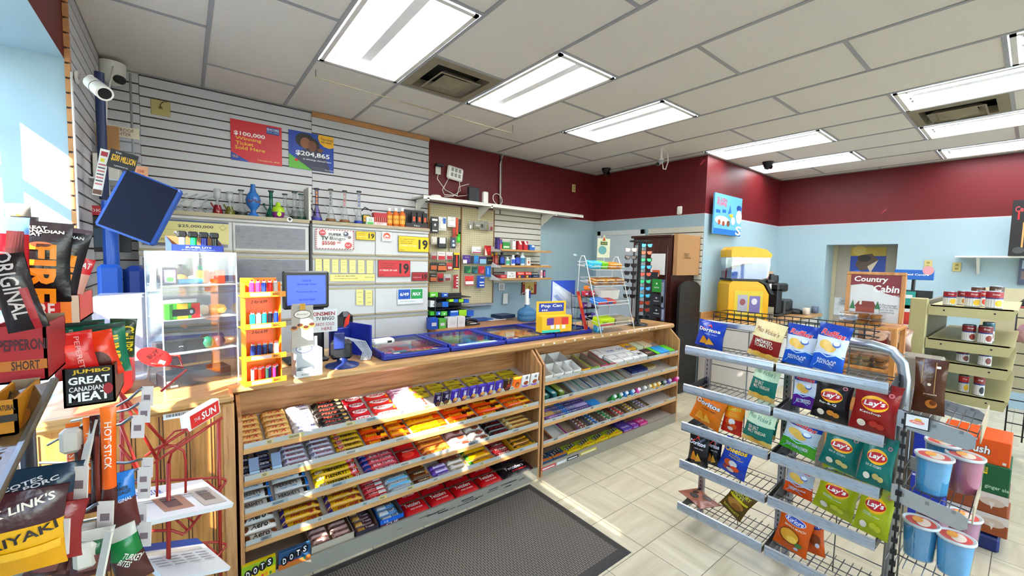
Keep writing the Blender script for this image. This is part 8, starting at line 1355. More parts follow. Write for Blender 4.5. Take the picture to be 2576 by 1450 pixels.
def case(X, px0, px1, y0, y1, col, lb, D, n='soda_case', d=.28):
    p, q = ax(px0, y0, X), ax(px1, y1, X); z0, z1 = ax((px0+px1)/2, (y1), X).z, ax((px0+px1)/2, y0, X).z; w = p.y-q.y; b = MB(); b.box((-w/2, 0, 0), (w/2, d, z1-z0), K(col), bev=.004); deco(b, frame((0, -.0005, (z1-z0)/2), UX, UZ), w/2, (z1-z0)/2, D)
    return b.build(n, loc=(X, (p.y+q.y)/2, z0), rz=-PI/2, label=lb, cat='box')
case(3.62, 2368, 2542, 1098, 1160, '#c8561c', 'orange soda case on top of the stack', [('t', 'Crush', .0, .1, .46, .36, '#2a1a14', .14, .1), ('t', 'Crush', .0, .1, .44, .33, '#f0ece6', .07, .1), ('o', -.8, 0, .25, .6, '#d8742a'), ('r', .8, -.8, .9, -.6, '#e0d8c8')])
case(3.60, 2372, 2540, 1160, 1232, '#14502e', 'dark green ginger ale case below the orange one', [('t', 'ginger ale', .65, -.55, .34, .16, '#b8d0b0'), ('r', .05, .3, .35, .75, '#d8b22c'), ('t', 'opes', .2, .5, .22, .24, '#14502e', .03)])
for k, (y0, y1) in enumerate(((1232, 1283), (1283, 1334))): case(3.60, 2380, 2536, y0, y1, '#8a4a28', '%s brown and cream case under the green one' % ('upper', 'lower')[k], [('r', -1, .2, 1, 1, '#d8ccc0'), ('o', .5, .2, .4, .4, '#c8b4a0'), ('p', [(.4, .2), (.6, .2), (.5, -.5)], '#d8ccc0')])
b = MB(); p = ax(2450, 1334, 3.6); b.box((3.58, p.y-.1, 0.0), (3.9, p.y+.16, p.z-.002), K('#1e2c5a'), bev=.01); b.build('crate', label='navy crate under the stacked soda cases', cat='crate')
case(3.45, 2300, 2366, 1092, 1345, '#1f3590', 'tall blue carton with white letter behind the end rack', [('t', 'a', .3, .75, .4, .16, '#e4e8f0', .08), ('r', -.9, -.4, -.2, -.36, '#c8d0e8'), ('r', -.9, .1, -.3, .14, '#c8d0e8')])
# black grid display with hanging plush behind the gondola
r = thing('grid_display', (5.9, .1, 0), 'black wire grid display at the far right edge', 'rack'); b = MB(); gx = 5.75
for k in range(5): b.tube([(gx, -.02+.0*k-k*.1+.1, .1), (gx, -.02-k*.1+.1, 1.32)], .006, WIREB, 5)
for k in range(12): b.tube([(gx, .08, .15+k*.105), (gx, -.32, .15+k*.105)], .005, WIREB, 5)
wbuild(b, 'grid', r); b = MB(); b.box((gx+.2, .3, .5), (gx+.215, -.8, 1.45), PEG); wbuild(b, 'pegboard_panel', r)
b = MB(); b.lathe([(.001, 0), (.07, .03), (.09, .09), (.06, .17), (.001, .2)], mk('pink_plush', '#c89aa4', .9, var=.3, nscale=60), 16); b.build('plush_pack', loc=(5.6, -.005, .98), label='pink and white hanging pack at the right frame edge', cat='toy')
b = MB(); b.lathe([(.11, 0), (.1, .05), (.07, .09), (.001, .11)], BLACK, 16); b.box((-.12, -.14, 0), (.12, -.02, .012), K('#8f1f28'), bev=.004); b.build('cap', loc=(5.62, -.03, 1.3), rz=-1.4, label='black and red cap on the grid display', cat='cap')
# ---------------------------------------------------------------- country cabin stand
CX = 3.72; p0_, p1_ = ax(2136, 690, CX), ax(2275, 692, CX); ya, yb = p0_.y, p1_.y; zt, zs = p0_.z, 1.235
r = thing('bakery_stand', (CX+.2, (ya+yb)/2, 0), 'light wooden bakery stand with a maroon and white sign', 'display stand'); b = MB()
for y in (ya, yb): b.box((CX, y-.012, zs), (CX+.025, y+.012, zt), STANDW, bev=.003)
b.box((CX, yb-.012, zt-.0), (CX+.025, ya+.012, zt+.02), STANDW, bev=.003); wbuild(b, 'sign_frame', r)
b = MB(); M = frame((CX+.01, (ya+yb)/2, (zt+zs)/2), NX, UZ); w, h = (ya-yb)/2-.012, (zt-zs)/2; b.M = M; b.box((-w, -h, -.002), (w, h, 0), K('#dcdad8'))
deco(b, ID, w, h, [('p', [(-1, 1), (1, 1), (1, .1), (.55, .2), (.2, .3), (-.1, .55), (-.5, .6), (-1, .52)], '#74202a'), ('t', 'Country', -.18, .78, .68, .15, '#f2f0ec', .06, .1), ('t', 'Cabin', .45, .42, .5, .15, '#f2f0ec', .06, .1), ('t', 'Products', .78, .16, .2, .03, '#f0e0dc'), ('r', -.72, -.62, .05, -.38, '#8a4030'), ('p', [(-.8, -.4), (-.6, -.14), (.0, -.14), (.12, -.4)], '#7a3426'), ('r', -.58, -.3, -.48, .02, '#d8d4cc'), ('p', [(-.98, -.5), (-.85, -.1), (-.75, -.5)], '#2f6a3c'), ('p', [(.05, -.45), (.16, -.1), (.28, -.45)], '#2f6a3c'), ('t', 'A Percentage\nof Our Profits\ngoes to the\nCommunity', .58, -.42, .36, .2, '#55565a', .01)]); b.M = ID; wbuild(b, 'sign_board', r)
b = MB(); yl, yr = ax(2097, 800, CX-.2).y, ax(2262, 800, CX-.2).y
for z, nmb in ((zs-.01, 1), (.95, 0), (.66, 0)): b.box((CX-.2, yr, z-.022), (CX+.1, yl, z), STANDW, bev=.004)
for x in (CX-.19, CX+.08):
    for y in (yl-.015, yr+.015): b.box((x-.015, y-.015, 0), (x+.015, y+.015, zs-.02), STANDW, bev=.003)
wbuild(b, 'shelf_frame', r)
def tarts(y, z, lb):
    t = thing('tart_tray', (CX-.12, y, z), lb, 'pastry'); b = MB()
    for i in range(3):
        for j in range(2): b.lathe([(.022, 0), (.03, .02), (.031, .022), (.001, .018)], K('#a8743a', .6), 12, T(-.03+j*.065, -.07+i*.068, .003))
    b.build('tarts', t)['kind'] = 'stuff'; b = MB(); b.box((-.07, -.11, 0), (.07, .11, .002), TUBC); b.box((-.07, -.11, .002), (.07, .11, .038), clear('tray_lid', '#f0f2f4', .16)); b.build('clear_lid', t)
yc = (yl+yr)/2
tarts(yc+.03, zs-.008, 'lower clear tray of tarts on the bakery stand top'); tarts(yc+.03, zs+.032, 'upper clear tray of tarts on the bakery stand top'); tarts(yc-.01, .952, 'lower clear tray of tarts on the middle bakery shelf'); tarts(yc-.01, .992, 'upper clear tray of tarts on the middle bakery shelf')
for k, (px, py, c) in enumerate(((2190, 835, '#7a4a34'), (2215, 845, '#6b2a24'), (2255, 862, '#8a6a5c'))):
    P = ax(px, py, 4.0); me = bag(.16, .16, .05, [(0, .5, c), (.5, 1, '#a88a78')], [('o', 0, 0, .5, .4, '#c8a890')], 60+k); place(me, 'bread_bag', loc=(4.0, P.y, 1.02), rz=(-.2, 0, -PI/2), label='%s bread bag seen behind the bakery stand' % ('left brown', 'middle dark red', 'right pinkish')[k], cat='bread')
b = MB(); b.box((3.92, .35, 0), (4.14, 1.0, 1.0), mk('back_table', '#8a8478', .6), bev=.01); b.build('display_table', label='grey table behind the bakery stand carrying bread bags', cat='table')
# prepaid centre sign on its pole, card rack
r = thing('prepaid_display', (5.6, .72, 0), 'black card display topped by a blue Prepaid Centre sign', 'card display'); b = MB(); P = ax(2300, 690, 5.6); b.cyl((5.6, P.y, 0), (5.6, P.y, P.z-.05), .014, BLACK); b.box((5.58, P.y-.14, .9), (5.62, P.y+.2, 1.4), WIREB); wbuild(b, 'stand', r)
q0, q1 = ax(2252, 678, 5.6), ax(2350, 706, 5.6); b = MB(); b.M = frame((5.585, (q0.y+q1.y)/2, (q0.z+q1.z)/2), NX, UZ); w, h = (q0.y-q1.y)/2, (q0.z-q1.z)/2; b.box((-w, -h, 0), (w, h, .01), K('#1f5ca4'), bev=.004); b.text('Prepaid Centre', 0, 0, w*1.5, h*.5, '#eef2f6', T(0, 0, .0105), bold=.04); b.disc(w*.7, h*.9, w*.28, h*.9, K('#c8949c'), T(0, 0, .011)); b.M = ID; wbuild(b, 'sign', r)
for k, (px, py, c, nm) in enumerate(((2283, 755, '#2a8a80', 'teal'), (2283, 790, '#b83a28', 'orange red'), (2283, 830, '#a8302c', 'red'))):
    P = ax(px, py, 5.55); flat('gift_card', P, NX, UZ, .11, .17, .004, c, '%s gift card on the prepaid display' % nm, 'gift card', [('r', -.6, .2, .6, .6, '#d8dcd8')])
# ---------------------------------------------------------------- lottery kiosk and slatwall goods at left
KB = mk('kiosk_blue', '#1c4fa8', .3); KS = mk('kiosk_screen', '#101428', .75, spec=.2)
tl, tr_, bl = ay(264, 410, 3.15), ay(403, 465, 3.02), ay(238, 566, 3.12); ux = tr_-tl; uy = tl-bl; W3, H3 = ux.length, uy.length
r = thing('lottery_kiosk', (ay(268, 700, 3.3).x, 3.3, 0), 'blue lottery kiosk with tilted dark screen on a pole', 'kiosk')
M = frame(bl, ux, uy); inv = Matrix.Translation(-r.location); b = MB(); b.M = inv @ M; b.box((-.012, 0, -.05), (W3, H3, 0), KB, bev=.012); b.build('screen_housing', r); b = MB(); b.M = inv @ M; b.box((.012, .012, 0), (W3-.008, H3-.008, .003), KS); b.build('screen', r)
pk = ay(277, 560, 3.3); b = MB(); b.cyl((pk.x-r.location.x, 0, .95), (pk.x-r.location.x, 0, pk.z+.12), .035, KB, n=18); b.cyl((pk.x-r.location.x-.03, .1, 1.9), (pk.x-r.location.x-.03, .1, 2.62), .022, K('#1f2c4a'), n=12); b.build('pole', r)
a, c = ay(243, 665, 3.22), ay(312, 790, 3.22); b = MB(); b.box((a.x-r.location.x, -.1, .0), (c.x-r.location.x, -.06, a.z), KB, bev=.03); b.box((a.x+.1-r.location.x, -.06, 0), (c.x+.1-r.location.x, .2, a.z-.01), K('#12306c'), bev=.03); b.build('body', r)
b = MB(); b.box((.0, -.12, 1.02), (.55, .15, 1.06), K('#173a80'), bev=.008); b.build('desk_ledge', r)
def tilt_flat(n, c, Y, th, col, lb, cat, D=(), dY=(0, 0)):
    p, q, s = ay(*c[0], Y), ay(*c[1], Y+dY[0]), ay(*c[2], Y+dY[1]); ux, uy = q-p, p-s; w, h = ux.length, uy.length; b = MB(); b.M = frame(p+ux/2-uy/2, ux, uy); b.box((-w/2, -h/2, -th), (w/2, h/2, 0), K(col)); deco(b, ID, w/2, h/2, D); return b.build(n, label=lb, cat=cat)
tilt_flat('jackpot_sign', ((276, 372), (346, 393), (270, 418)), 3.1, .01, '#17171b', 'black arched sign reading $200 million above the kiosk screen', 'sign', [('t', '$200 MILLION', .05, .1, .86, .4, '#c8a23a', .06), ('t', 'for Lotto', -.4, .75, .2, .1, '#d8d8d8'), ('t', 'a guaranteed win', 0, -.7, .5, .12, '#b8b8bc')])
tilt_flat('odds_card', ((268, 378), (292, 384), (215, 485)), 3.2, .006, '#d0ccc4', 'slanted white lottery chart beside the kiosk screen', 'card', [('r', -.7, .7, .7, .9, '#8f2a34'), ('r', -.6, .45, .3, .6, '#b8b03c')]+[('r', -.8, .3-.14*k, .7, .36-.14*k, ('#a85a5a', '#4a4448')[k % 2]) for k in range(7)]+[('r', -.9, -.95, .9, -.75, '#5a3c2c')])
x0, x1 = ay(238, 330, 3.9).x, ay(350, 330, 3.9).x; r = thing('lighter_cabinet', ((x0+x1)/2, 3.9, 2.0), 'clear acrylic case headed Wind Proof Oil Lighter', 'display case'); z1 = ay(300, 318, 3.9).z-2.0; w2 = (x1-x0)/2
b = MB(); b.box((-w2, 0, 0), (w2, .14, z1), clear('acrylic_smoke', '#dfe2ea', .2)); b.build('case', r); b = MB(); b.box((-w2, -.003, z1-.07), (w2, 0, z1), K('#cfc8b4')); b.text('WIND PROOF\nOIL LIGHTER', 0, z1-.035, w2*1.5, .05, '#5a2a2c', frame((0, -.0035, 0), UX, UZ), bold=0); b.build('header_strip', r); b = MB()
for k in range(4): b.box((-w2+.01, .01, .04+k*.07), (w2-.01, .13, .044+k*.07), ACE)
b.build('inner_shelves', r)
tilt_flat('price_card', ((334, 416), (370, 421), (340, 452)), 3.3, .004, '#d8a888', 'peach card reading CONE behind the kiosk screen', 'card', [('t', 'CONE', -.1, .3, .5, .2, '#a83a34', .05), ('o', .3, -.4, .2, .2, '#6a3a2c')])
b = MB(); b.box((-.1, 0, 0), (.02, .16, .16), K('#d8d4cc'), bev=.003); P = ay(228, 458, 3.9); b.build('white_box', loc=(LX+.13, 3.7, P.z), label='plain white box on the left slatwall shelf', cat='box')
b = MB(); b.box((0, 0, 0), (.16, .3, .01), ACE); b.build('slat_shelf', loc=(LX+.022, 3.6, P.z-.011), label='small clear shelf hooked on the left slatwall', cat='shelf')
b = MB(); b.box((-.05, 0, 0), (.05, .012, .24), CARD, bev=.004); b.tube([(-.04, -.02, .0), (-.05, -.03, .15), (-.03, -.02, .3)], .012, CARD); P = ay(222, 400, 3.75); b.build('wooden_holder', loc=(LX+.1, 3.8, P.z), label='brown wooden piece standing on the left slatwall shelf', cat='holder')
p, q = ay(212, 540, 3.7), ay(300, 635, 3.7); b = MB(); b.box((p.x, 3.7, q.z), (q.x+.06, 3.72, p.z), K('#1c1d22'), bev=.004); b.box((p.x+.04, 3.69, q.z+.03), (q.x-.05, 3.7, p.z-.08), K('#34495c')); b.box((p.x, 3.69, p.z-.0), (q.x-.06, 3.705, p.z+.06), K('#a8303c')); b.text('SMOKE', (p.x+q.x)/2-.04, p.z+.03, .12, .02, '#e0d0d0', frame((0, 3.689, 0), UX, UZ)); b.build('black_display_board', label='black and slate board with red strip on the slatwall', cat='board')
b = MB(); P = ay(268, 250, 3.9)
b.tube([(P.x+.03, 4.0, 2.86), (P.x, 3.9, 2.6), (P.x-.01, 3.8, 2.2), (P.x+.02, 3.7, 1.9)], .006, WHITE); b.tube([(P.x+.1, 4.2, 2.9), (P.x+.1, 4.2, 2.3)], .008, GREY); b.build('camera_cable', label='white cable hanging from the corner camera', cat='cable')
b = MB(); P = ay(180, 340, 3.15); pts = [ay(x, y, 3.17) for x, y in ((172, 180), (172, 330), (181, 380), (176, 430), (172, 600))]; b.tube([(LX+.03, p.y, p.z) for p in pts], .005, WHITE); b.build('edge_cable', label='white cable stapled down the raw slatwall edge', cat='cable')
b = MB(); a, c = ay(242, 740, 2.75), ay(372, 830, 2.75); b.box((a.x, 2.6, CT+.001), (c.x, 2.8, a.z), clear('tub_clear_white', '#e8ecf2', .3), bev=.01); b.build('plastic_tub', label='clear white plastic tub on the counter behind meat snacks', cat='tub')
b = MB(); b.box((-.1, 0, 0), (.08, .2, .18), K('#c83a40'), bev=.03); b.build('red_container', loc=(-.42+.15, 2.35, CT+.001), label='red plastic container on the counter at far left', cat='container')
# ---------------------------------------------------------------- red newspaper rack
NY = 1.72
r = thing('newspaper_rack', (-.05, NY, 0), 'red wire newspaper rack in front of the pine counter', 'rack')
def pw(b, pts, Y=NY, rr=.0045, m=REDW):
    b.tube([Vector(ay(p[0], p[1], p[2] if len(p) > 2 else Y))-r.location for p in pts], rr, m, 6)
for pts in ([(424, 1165), (424, 1449), ], [(550, 1055, 1.95), (555, 1449, 1.95)], [(307, 1000, 2.0), (307, 1449, 2.0)]): b = MB(); pw(b, pts, rr=.007); P_ = ay(*pts[-1][:2], pts[-1][2] if len(pts[-1]) > 2 else NY)-r.location; b.tube([P_, (P_.x, P_.y, .005)], .007, REDW, 6); b.build('post', r)
b = MB()
for pts in ([(424, 1165), (432, 1138), (556, 1052)], [(300, 1060), (352, 1190), (424, 1140), (560, 1050)], [(365, 1148), (470, 1082)], [(300, 990), (395, 1155)], [(300, 1120), (352, 1190)], [(250, 930), (420, 1120)]): pw(b, pts)
for cx_, cy_ in ((430, 1180),): pw(b, [(395, 1250), (395, 1150), (402, 1130), (420, 1120), (440, 1122), (462, 1135), (467, 1160), (467, 1240)], rr=.004)
pw(b, [(440, 1085), (470, 1080), (478, 1095), (440, 1122), (415, 1130), (410, 1115), (440, 1085)], rr=.003)
b.build('top_frame', r)
for (ya, yb) in ((1200, 1345), (1362, 1500)):
    b = MB(); pw(b, [(345, yb-8), (432, yb-10), (460, yb), (475, yb-12), (568, ya+14, 1.95), (568, ya+8, 1.95), (550, ya+2, 1.95), (330, ya+15, 1.95)])
    for k in range(6): f = k/6; pw(b, [(470+95*f, yb-12-(yb-ya-30)*f, NY+.23*f), (440+95*f, yb-40-(yb-ya-30)*f, NY+.23*f)], rr=.0035)
    b.build('paper_basket', r)
b = MB(); pw(b, [(380, 915, 1.75), (460, 925, 1.78), (450, 895, 1.8), (425, 897, 1.8)], rr=.004); pw(b, [(405, 985, 1.7), (470, 930, 1.75)], rr=.004); b.build('sign_holder', r)
def news(c, Y, dY, D, lb, th=.012): tilt_flat('newspaper', c, Y, th, '#d4d5d6', lb, 'newspaper', D, dY)
lines = [('r', -.9+.45*(k % 4), .1-.16*(k//4), -.55+.45*(k % 4), .14-.16*(k//4), '#8a8a8e') for k in range(16)]
news(((352, 1235), (548, 1205), (322, 1316)), 1.78, (.12, -.2), [('t', 'DAILY STAR', -.55, .6, .36, .16, '#2a4a9a', .04), ('r', -.6, -.7, .1, .2, '#9a7a6c'), ('r', -.45, -.5, -.1, .1, '#5a4a4c'), ('r', .3, -.8, .9, .4, '#b0aaa4'), ('r', .45, -.5, .75, .2, '#6a625c')]+lines[:8], 'newspaper with colour photos on the upper red tray', .015)
news(((392, 1378), (545, 1358), (350, 1460)), 1.78, (.12, -.2), [('r', -1, .6, 1, 1, '#2a4f94'), ('r', -.9, .3, .8, .5, '#a8a4a0')]+lines, 'newspaper with blue edge on the lower red tray', .012)
p, q = ay(475, 1050, 1.74), ay(548, 1008, 1.86); ux = q-p; b = MB(); b.M = frame(p, ux, (0, .12, 1)); L = ux.length; b.box((-.004, -.052, -.03), (L+.01, .006, 0), WHITE, bev=.004); b.box((.004, -.046, 0), (L, 0, .001), K('#c03030')); b.text('SUN', L*.62, -.022, L*.5, .026, '#ecebe8', T(0, 0, .0015), bold=.06); b.text('THE', L*.22, -.022, L*.2, .012, '#e8e0dc', T(0, 0, .0015)); b.build('sun_holder', label='white and red box reading SUN on the red rack', cat='box')
c = ay(389, 899, 1.76); b = MB(); b.M = frame(c, (.85, 0, -.45), (.4, 0, .9)); b.M = b.M @ Matrix.Scale(.66, 4); b.prism([(.072*math.cos(k*PI/14), .044*math.sin(k*PI/14)) for k in range(28)], .003, K('#c02a2a')); b.text('BUY', -.012, .012, .05, .022, '#241414', T(0, 0, .0035), bold=.05, rot=1.2); b.text('CANADIAN', .008, 0, .06, .013, '#241414', T(0, 0, .0035), bold=.03, rot=1.2); b.box((.025, -.024, .003), (.05, -.004, .0035), PAPER); b.build('oval_sign', label='red oval sign reading Buy Canadian', cat='sign')
# ---------------------------------------------------------------- meat snack rack in the near left foreground
r = thing('meat_snack_rack', (-.35, .95, 0), 'grey wire rack of meat snacks at near left', 'rack'); JX = r.location
b = MB(); b.tube([(-.1, .1, 0), (-.1, .1, 1.2)], .012, DSTEEL, 8); b.tube([(.1, .25, 0), (.1, .25, 1.25)], .012, DSTEEL, 8); b.box((-.2, .0, 0), (.2, .35, .03), DSTEEL); b.build('frame', r)
tb = MB(); tg = K('#d8cfc8')
def hook(x0, y0, x1, y1, Y, rr=.0032, tag=True):
    b = MB(); P0, P1 = ay(x0, y0, Y+.14), ay(x1, y1, Y); b.tube([P0-JX, P0.lerp(P1, .85)-JX, P1+Vector((0, 0, .01))-JX], rr, WIREG, 6); h_ = b.build('hook', r)
    if tag: b = MB(); M = frame(P1-JX, (.7, -.4, 0), (.2, 0, 1)); b.M = M; b.box((-.002, -.035, 0), (.022, .012, .002), tg); b.rect(.003, -.02, .017, -.008, K('#7a6a6c'), T(0, 0, .0022)); b.build('price_tag', h_)
for q in ((180, 1060, 352, 1025, 1.25), (160, 1100, 335, 1060, 1.15), (120, 1120, 360, 985, 1.3), (100, 1165, 360, 1165, 1.3), (180, 1210, 350, 1190, 1.2), (150, 1240, 352, 1215, 1.2), (120, 1330, 340, 1285, 1.1), (60, 1300, 250, 1280, .95), (90, 1420, 350, 1330, 1.05), (40, 1240, 180, 1195, .85), (30, 1380, 130, 1330, .8)): hook(*q)
for k, (x, y, Y) in enumerate(((190, 1110, .98), (155, 1240, .95), (226, 1400, .9))):
    b = MB(); P = ay(x, y, Y)-JX; CP = mk('cloudy_clip', '#cfc9bc', .35); b.box((P.x-.02, P.y, P.z-.022), (P.x+.008, P.y+.02, P.z+.02), CP, bev=.006); b.M = frame(P+Vector((.016, -.004, 0)), (.5, -.8, 0), (.25, 0, 1)); b.box((-.003, -.04, 0), (.014, .035, .003), CP); b.build('hook_clip', r)
def stick(pl, w, Y, t, bands, D, lb, n='meat_snack', cat='meat snack', seed=0, dY=0, side=.0, turn=0):
    (x0, y0), (x1, y1) = pl; a, c = ay(x0, y0, Y), ay(x1, y1, Y+dY); up = a-c; L = up.length; w *= .76; me = bag(w, L, t, bands, D, seed); o = place(me, n, label=lb, cat=cat)
    uz = up.normalized(); ux = Vector((math.cos(side), math.sin(side), 0)); ux = (ux-uz*ux.dot(uz)).normalized(); uyv = uz.cross(ux); m = Matrix.Identity(4)
    for i in range(3): m[i][0] = ux[i]; m[i][1] = uyv[i]; m[i][2] = uz[i]; m[i][3] = c[i]
    o.matrix_world = m; return o
FIRE = [('t', 'GREAT\nCANADIAN\nMEAT', 0, .76, .72, .12, '#e0dedc', .05), ('o', 0, .42, .4, .08, '#6a3a24'), ('t', 'FIRE', 0, -.3, .5, .5, '#e89a2c', .09, 0, -PI/2)]
FIRE[2] = ('t', 'FIRE', 0, -.3, 1.45, .26, '#e8902c', .09, 0, -PI/2)
BK = [(0, 1, '#1a1618')]
stick(((110, 558), (105, 760)), .088, 1.0, .012, BK, FIRE, 'black meat stick pack with orange FIRE lettering, centre of the tall group', seed=1)
stick(((178, 572), (130, 765)), .072, 1.02, .012, [(0, 1, '#221d24')], FIRE, 'tilted shiny black meat stick pack right of the centre one', seed=2)
stick(((62, 545), (78, 760)), .04, 1.05, .01, BK, [('t', 'FIRE', 0, -.3, 3.2, .1, '#a8542c', .06, 0, -PI/2)], 'dark narrow meat stick pack behind the centre one', seed=3)
stick(((15, 545), (25, 780)), .06, .95, .015, [(0, .8, '#b01c28'), (.8, 1, '#6f94c8')], [('r', .1, -.8, .8, .7, '#5a2424')], 'blue topped red snack tube at the left frame edge', seed=4)
stick(((42, 512), (55, 600)), .04, 1.1, .01, [(0, 1, '#8a8480')], [('o', 0, 0, .5, .4, '#b87a4a')], 'silver foil pack sticking up behind the tall group', seed=5)
stick(((200, 598), (165, 770)), .035, 1.06, .008, [(0, .7, '#2a2624'), (.7, 1, '#3a8a5a')], [('t', 'TERIYAKI', 0, 0, 2.6, .1, '#d8d4cc', .03, 0, -PI/2)], 'green topped slim meat stick behind the tall group', seed=6)
stick(((215, 650), (165, 790)), .035, 1.03, .008, [(0, .75, '#c89a90'), (.75, 1, '#b82630')], [('t', 'MEAT', 0, .75, .8, .1, '#e8e0dc', .05)], 'red and pale slim meat stick leaning right', seed=7)
stick(((5, 640), (75, 830)), .05, .85, .01, [(0, 1, '#241a1c')], [('t', "ORIGINAL", 0, .2, 2.4, .16, '#c8bcb8', .03, 0, -PI/2), ('r', .3, -1, .7, .1, '#8f1f2a')], 'black slanted meat stick at the left edge', seed=8)
def fbox(px0, py0, px1, py1, Y, d, col, lb, D=(), n='snack_box', rz=0, op=True):
    p, q = ay(px0, (py0+py1)/2, Y), ay(px1, (py0+py1)/2, Y); z1, z0 = ay((px0+px1)/2, py0, Y).z, ay((px0+px1)/2, py1, Y).z; w = (q.x-p.x)/2; h = z1-z0; t = .003; b = MB(); o = thing(n, ((p.x+q.x)/2, Y, z0), lb, 'box', rz=rz)
    b.box((-w, 0, 0), (w, t, h), K(col)); b.box((-w, d-t, 0), (w, d, h*1.05), CARDI); b.box((-w, 0, 0), (w, d, t), CARDI)
    for s in (-1, 1): b.box((s*w, 0, 0), (s*(w-t), d, h), K(col))
    b.build('carton', o); b = MB(); deco(b, frame((0, -.0006, h/2), UX, UZ), w, h/2, D)
    if D: b.build('front_print', o)
fbox(60, 745, 200, 815, 1.0, .13, '#c02824', 'red box with white letters holding the tall meat sticks', [('t', 'FIRE', -.4, 0, .5, .5, '#f0dcd4', .08), ('r', .3, -1, .7, 1, '#d8782c'), ('r', .7, -1, 1, 1, '#c8b09c')])
fbox(-30, 822, 118, 965, .85, .12, '#8f1f28', 'dark red pepperoni box at the left frame edge', [('t', 'PEPPERONI', .2, .35, .85, .2, '#3a1620', .06), ('r', -1, -.55, 1, -.2, '#a8682c'), ('t', 'SHORT', .25, -.38, .5, .16, '#3a1c14', .05)])
fbox(158, 925, 290, 1020, .95, .12, '#1b191c', 'black box with gold and white Jumbo Great Canadian Meat lettering', [('t', 'JUMBO', .1, .8, .74, .13, '#c8a83c', .08), ('t', 'GREAT', 0, .36, .8, .2, '#e4e4e4', .08), ('t', 'CANADIAN', -.12, -.08, .66, .13, '#e0e0e0', .05), ('t', 'MEAT', 0, -.5, .8, .24, '#e4e4e4', .08), ('o', .72, -.2, .2, .3, '#8f2430')])
fbox(-40, 1010, 45, 1100, .72, .1, '#a8741c', 'amber box at the near left edge', [('t', 'NATURAL', .3, .6, .6, .16, '#2a1c14', .05), ('r', -1, -.2, 1, .2, '#2a2422')])
GR = [(0, 1, '#17654a')]
JB_ = [('t', 'JUMBO', .1, -.1, 1.2, .3, '#d8b82c', .07, 0, -PI/2), ('t', 'BARBECUE', -.6, 0, 1.2, .06, '#d8dcc8', .02, 0, -PI/2), ('r', -1, .82, 1, .98, '#2a3a34')]
stick(((262, 815), (282, 940)), .07, 1.02, .012, GR, JB_, 'green Jumbo meat snack pack leaning in the black box', seed=10)
stick(((210, 808), (225, 930)), .07, 1.06, .012, GR, JB_, 'second green Jumbo meat snack pack behind the first', seed=11)
stick(((312, 802), (305, 900)), .05, 1.08, .01, [(0, 1, '#2c3a26')], [('t', 'CHUBS', .35, 0, 1.3, .25, '#d0b82c', .06, 0, -PI/2), ('r', -.8, -.6, -.1, .7, '#1c1c1c')], 'dark green and yellow small snack pack at right of box', seed=12)
stick(((222, 838), (258, 950)), .075, .99, .014, [(0, 1, '#c83c1c')], [('o', .1, -.3, .55, .5, '#4a1c14'), ('o', -.2, .5, .3, .14, '#e8a84a')], 'orange red open snack pack showing dark meat', seed=13)
stick(((172, 838), (200, 950)), .07, .97, .012, [(0, 1, '#b82824')], [('t', 'PEPERETTE', .3, -.1, 1.3, .08, '#e0a09a', .02, 0, -PI/2), ('r', -.7, .2, .2, .5, '#d8402c')], 'red snack pack at left in the black box', seed=14)
OB = [(0, .25, '#4a2420'), (.25, .8, '#d8641c'), (.8, 1, '#e0762c')]
for k, (x, y0, y1, w_, nm) in enumerate(((183, 1065, 1280, .022, 'leftmost'), (204, 1075, 1280, .024, 'second'), (226, 1050, 1290, .022, 'third'), (246, 1045, 1285, .026, 'fourth'), (272, 1025, 1285, .026, 'rightmost'))):
    stick(((x, y0), (x+4, y1)), w_, 1.0-.01*k, .008, OB if k % 2 == 0 else [(0, 1, '#3a1a16')], [('t', 'HOT STICK', 0, .3, 4.0, .05, '#e8d8c8', .04, 0, -PI/2)] if k % 2 == 0 else [('r', -.3, -.8, .3, .6, '#6a2c20')], 'hanging orange and brown meat stick, %s of five' % nm, seed=20+k)
stick(((298, 1190), (318, 1330)), .055, 1.05, .012, [(0, .55, '#5a2c2c'), (.55, 1, '#2f74b8')], [('t', 'MEAT\nSUMMER\nSAUSAGE', 0, .5, .7, .2, '#1c1c24', .05), ('t', 'ORIGINAL', 0, .12, .7, .06, '#e0e4ea', .03)], 'blue labelled summer sausage pack on a hook', seed=30)
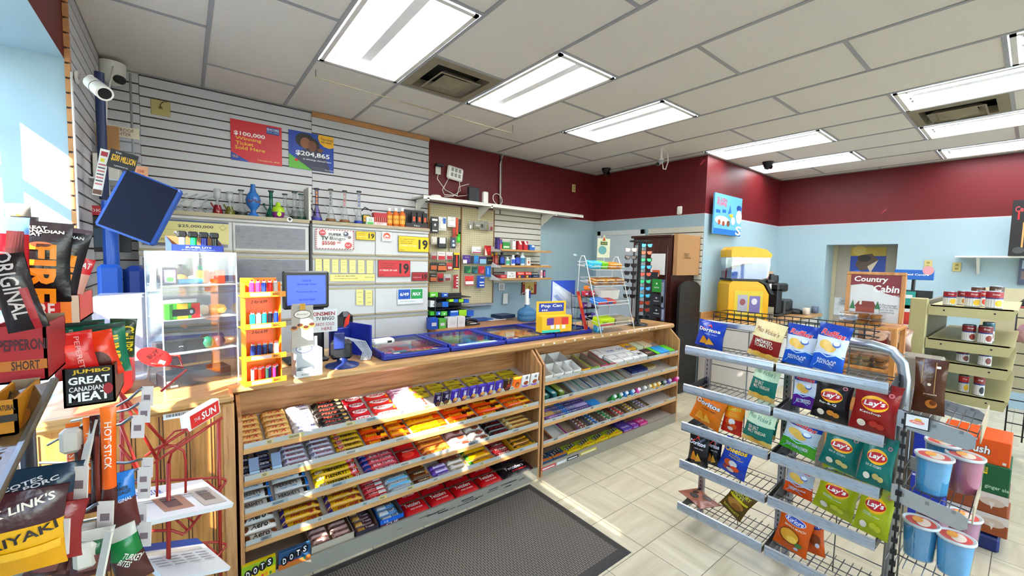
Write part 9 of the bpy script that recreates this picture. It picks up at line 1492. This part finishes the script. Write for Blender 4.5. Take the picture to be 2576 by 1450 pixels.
for k, (x, y0, x1, y1, c) in enumerate(((150, 1345, 110, 1449, '#2c4a38'), (196, 1320, 180, 1449, '#35543c'), (240, 1330, 225, 1449, '#2a5a3a'), (292, 1330, 345, 1460, '#1f6a38'))):
    stick(((x, y0), (x1, y1)), .062, .92+.03*(k % 2), .014, [(0, .5, '#4a2a28'), (.5, .8, c), (.8, 1, '#b8b4ac')], [('t', 'TURKEY\nBITES', .2, -.1, .6, .2, '#d8dcd0', .04, 0, -.8)] if k == 3 else [('r', -.6, -.6, .5, .1, '#6b4440')], 'clear pouch of dark meat with green label, %s of four along the bottom' % ORD[k], seed=31+k)
stick(((95, 1175), (88, 1310)), .12, .85, .012, [(0, .45, '#6a1f22'), (.45, 1, '#1c2e40')], [('t', 'COTES\nDE PORC', -.1, .5, .6, .16, '#d8d8dc', .05, 0, .3), ('r', -1, .1, -.6, .6, '#a82c34')], 'navy meat snack bag with white lettering', seed=40)
stick(((115, 1270), (95, 1420)), .11, .82, .012, [(0, 1, '#7a2024')], [('o', .1, .3, .3, .15, '#2a4250'), ('o', .1, .3, .22, .08, '#d0d4d4')], 'maroon meat snack bag with small white bear badge', seed=41)
stick(((30, 1240), (25, 1449)), .12, .72, .012, [(0, .3, '#c8921c'), (.3, .6, '#d0a024'), (.6, 1, '#3a1a20')], [('t', "JACK LINK'S", 0, .6, .8, .12, '#e0d4c8', .06, .1, .25), ('t', 'TERIYAKI', .05, -.05, .8, .11, '#241c18', .05, 0, .2), ('r', -.9, -.5, .9, -.3, '#d8a83a')], 'maroon and yellow teriyaki meat snack bag in the near left corner', seed=42)
# slanted clear price channel
p, q = ay(150, 955, .78), ay(-30, 1330, .62); ux = q-p; b = MB(); b.M = frame(p, ux, Vector((.9, -.1, .45))); L = ux.length; b.box((0, -.055, 0), (L, .0, .002), clear('amber_channel', '#a07848', .5, .12)); b.box((0, -.006, 0), (L, 0, .006), clear('channel_edge', '#8f8578', .5)); b.box((0, -.055, 0), (L, -.049, .006), DSTEEL); b.text("JACK LINK'S", L*.62, -.03, L*.3, .018, '#4a3420', T(0, 0, .003), bold=.04); b.disc(L*.3, -.025, .02, .014, '#8a5a2c', T(0, 0, .003)); b.build('price_channel', label='long slanted clear price channel with gold tint at near left', cat='price channel')
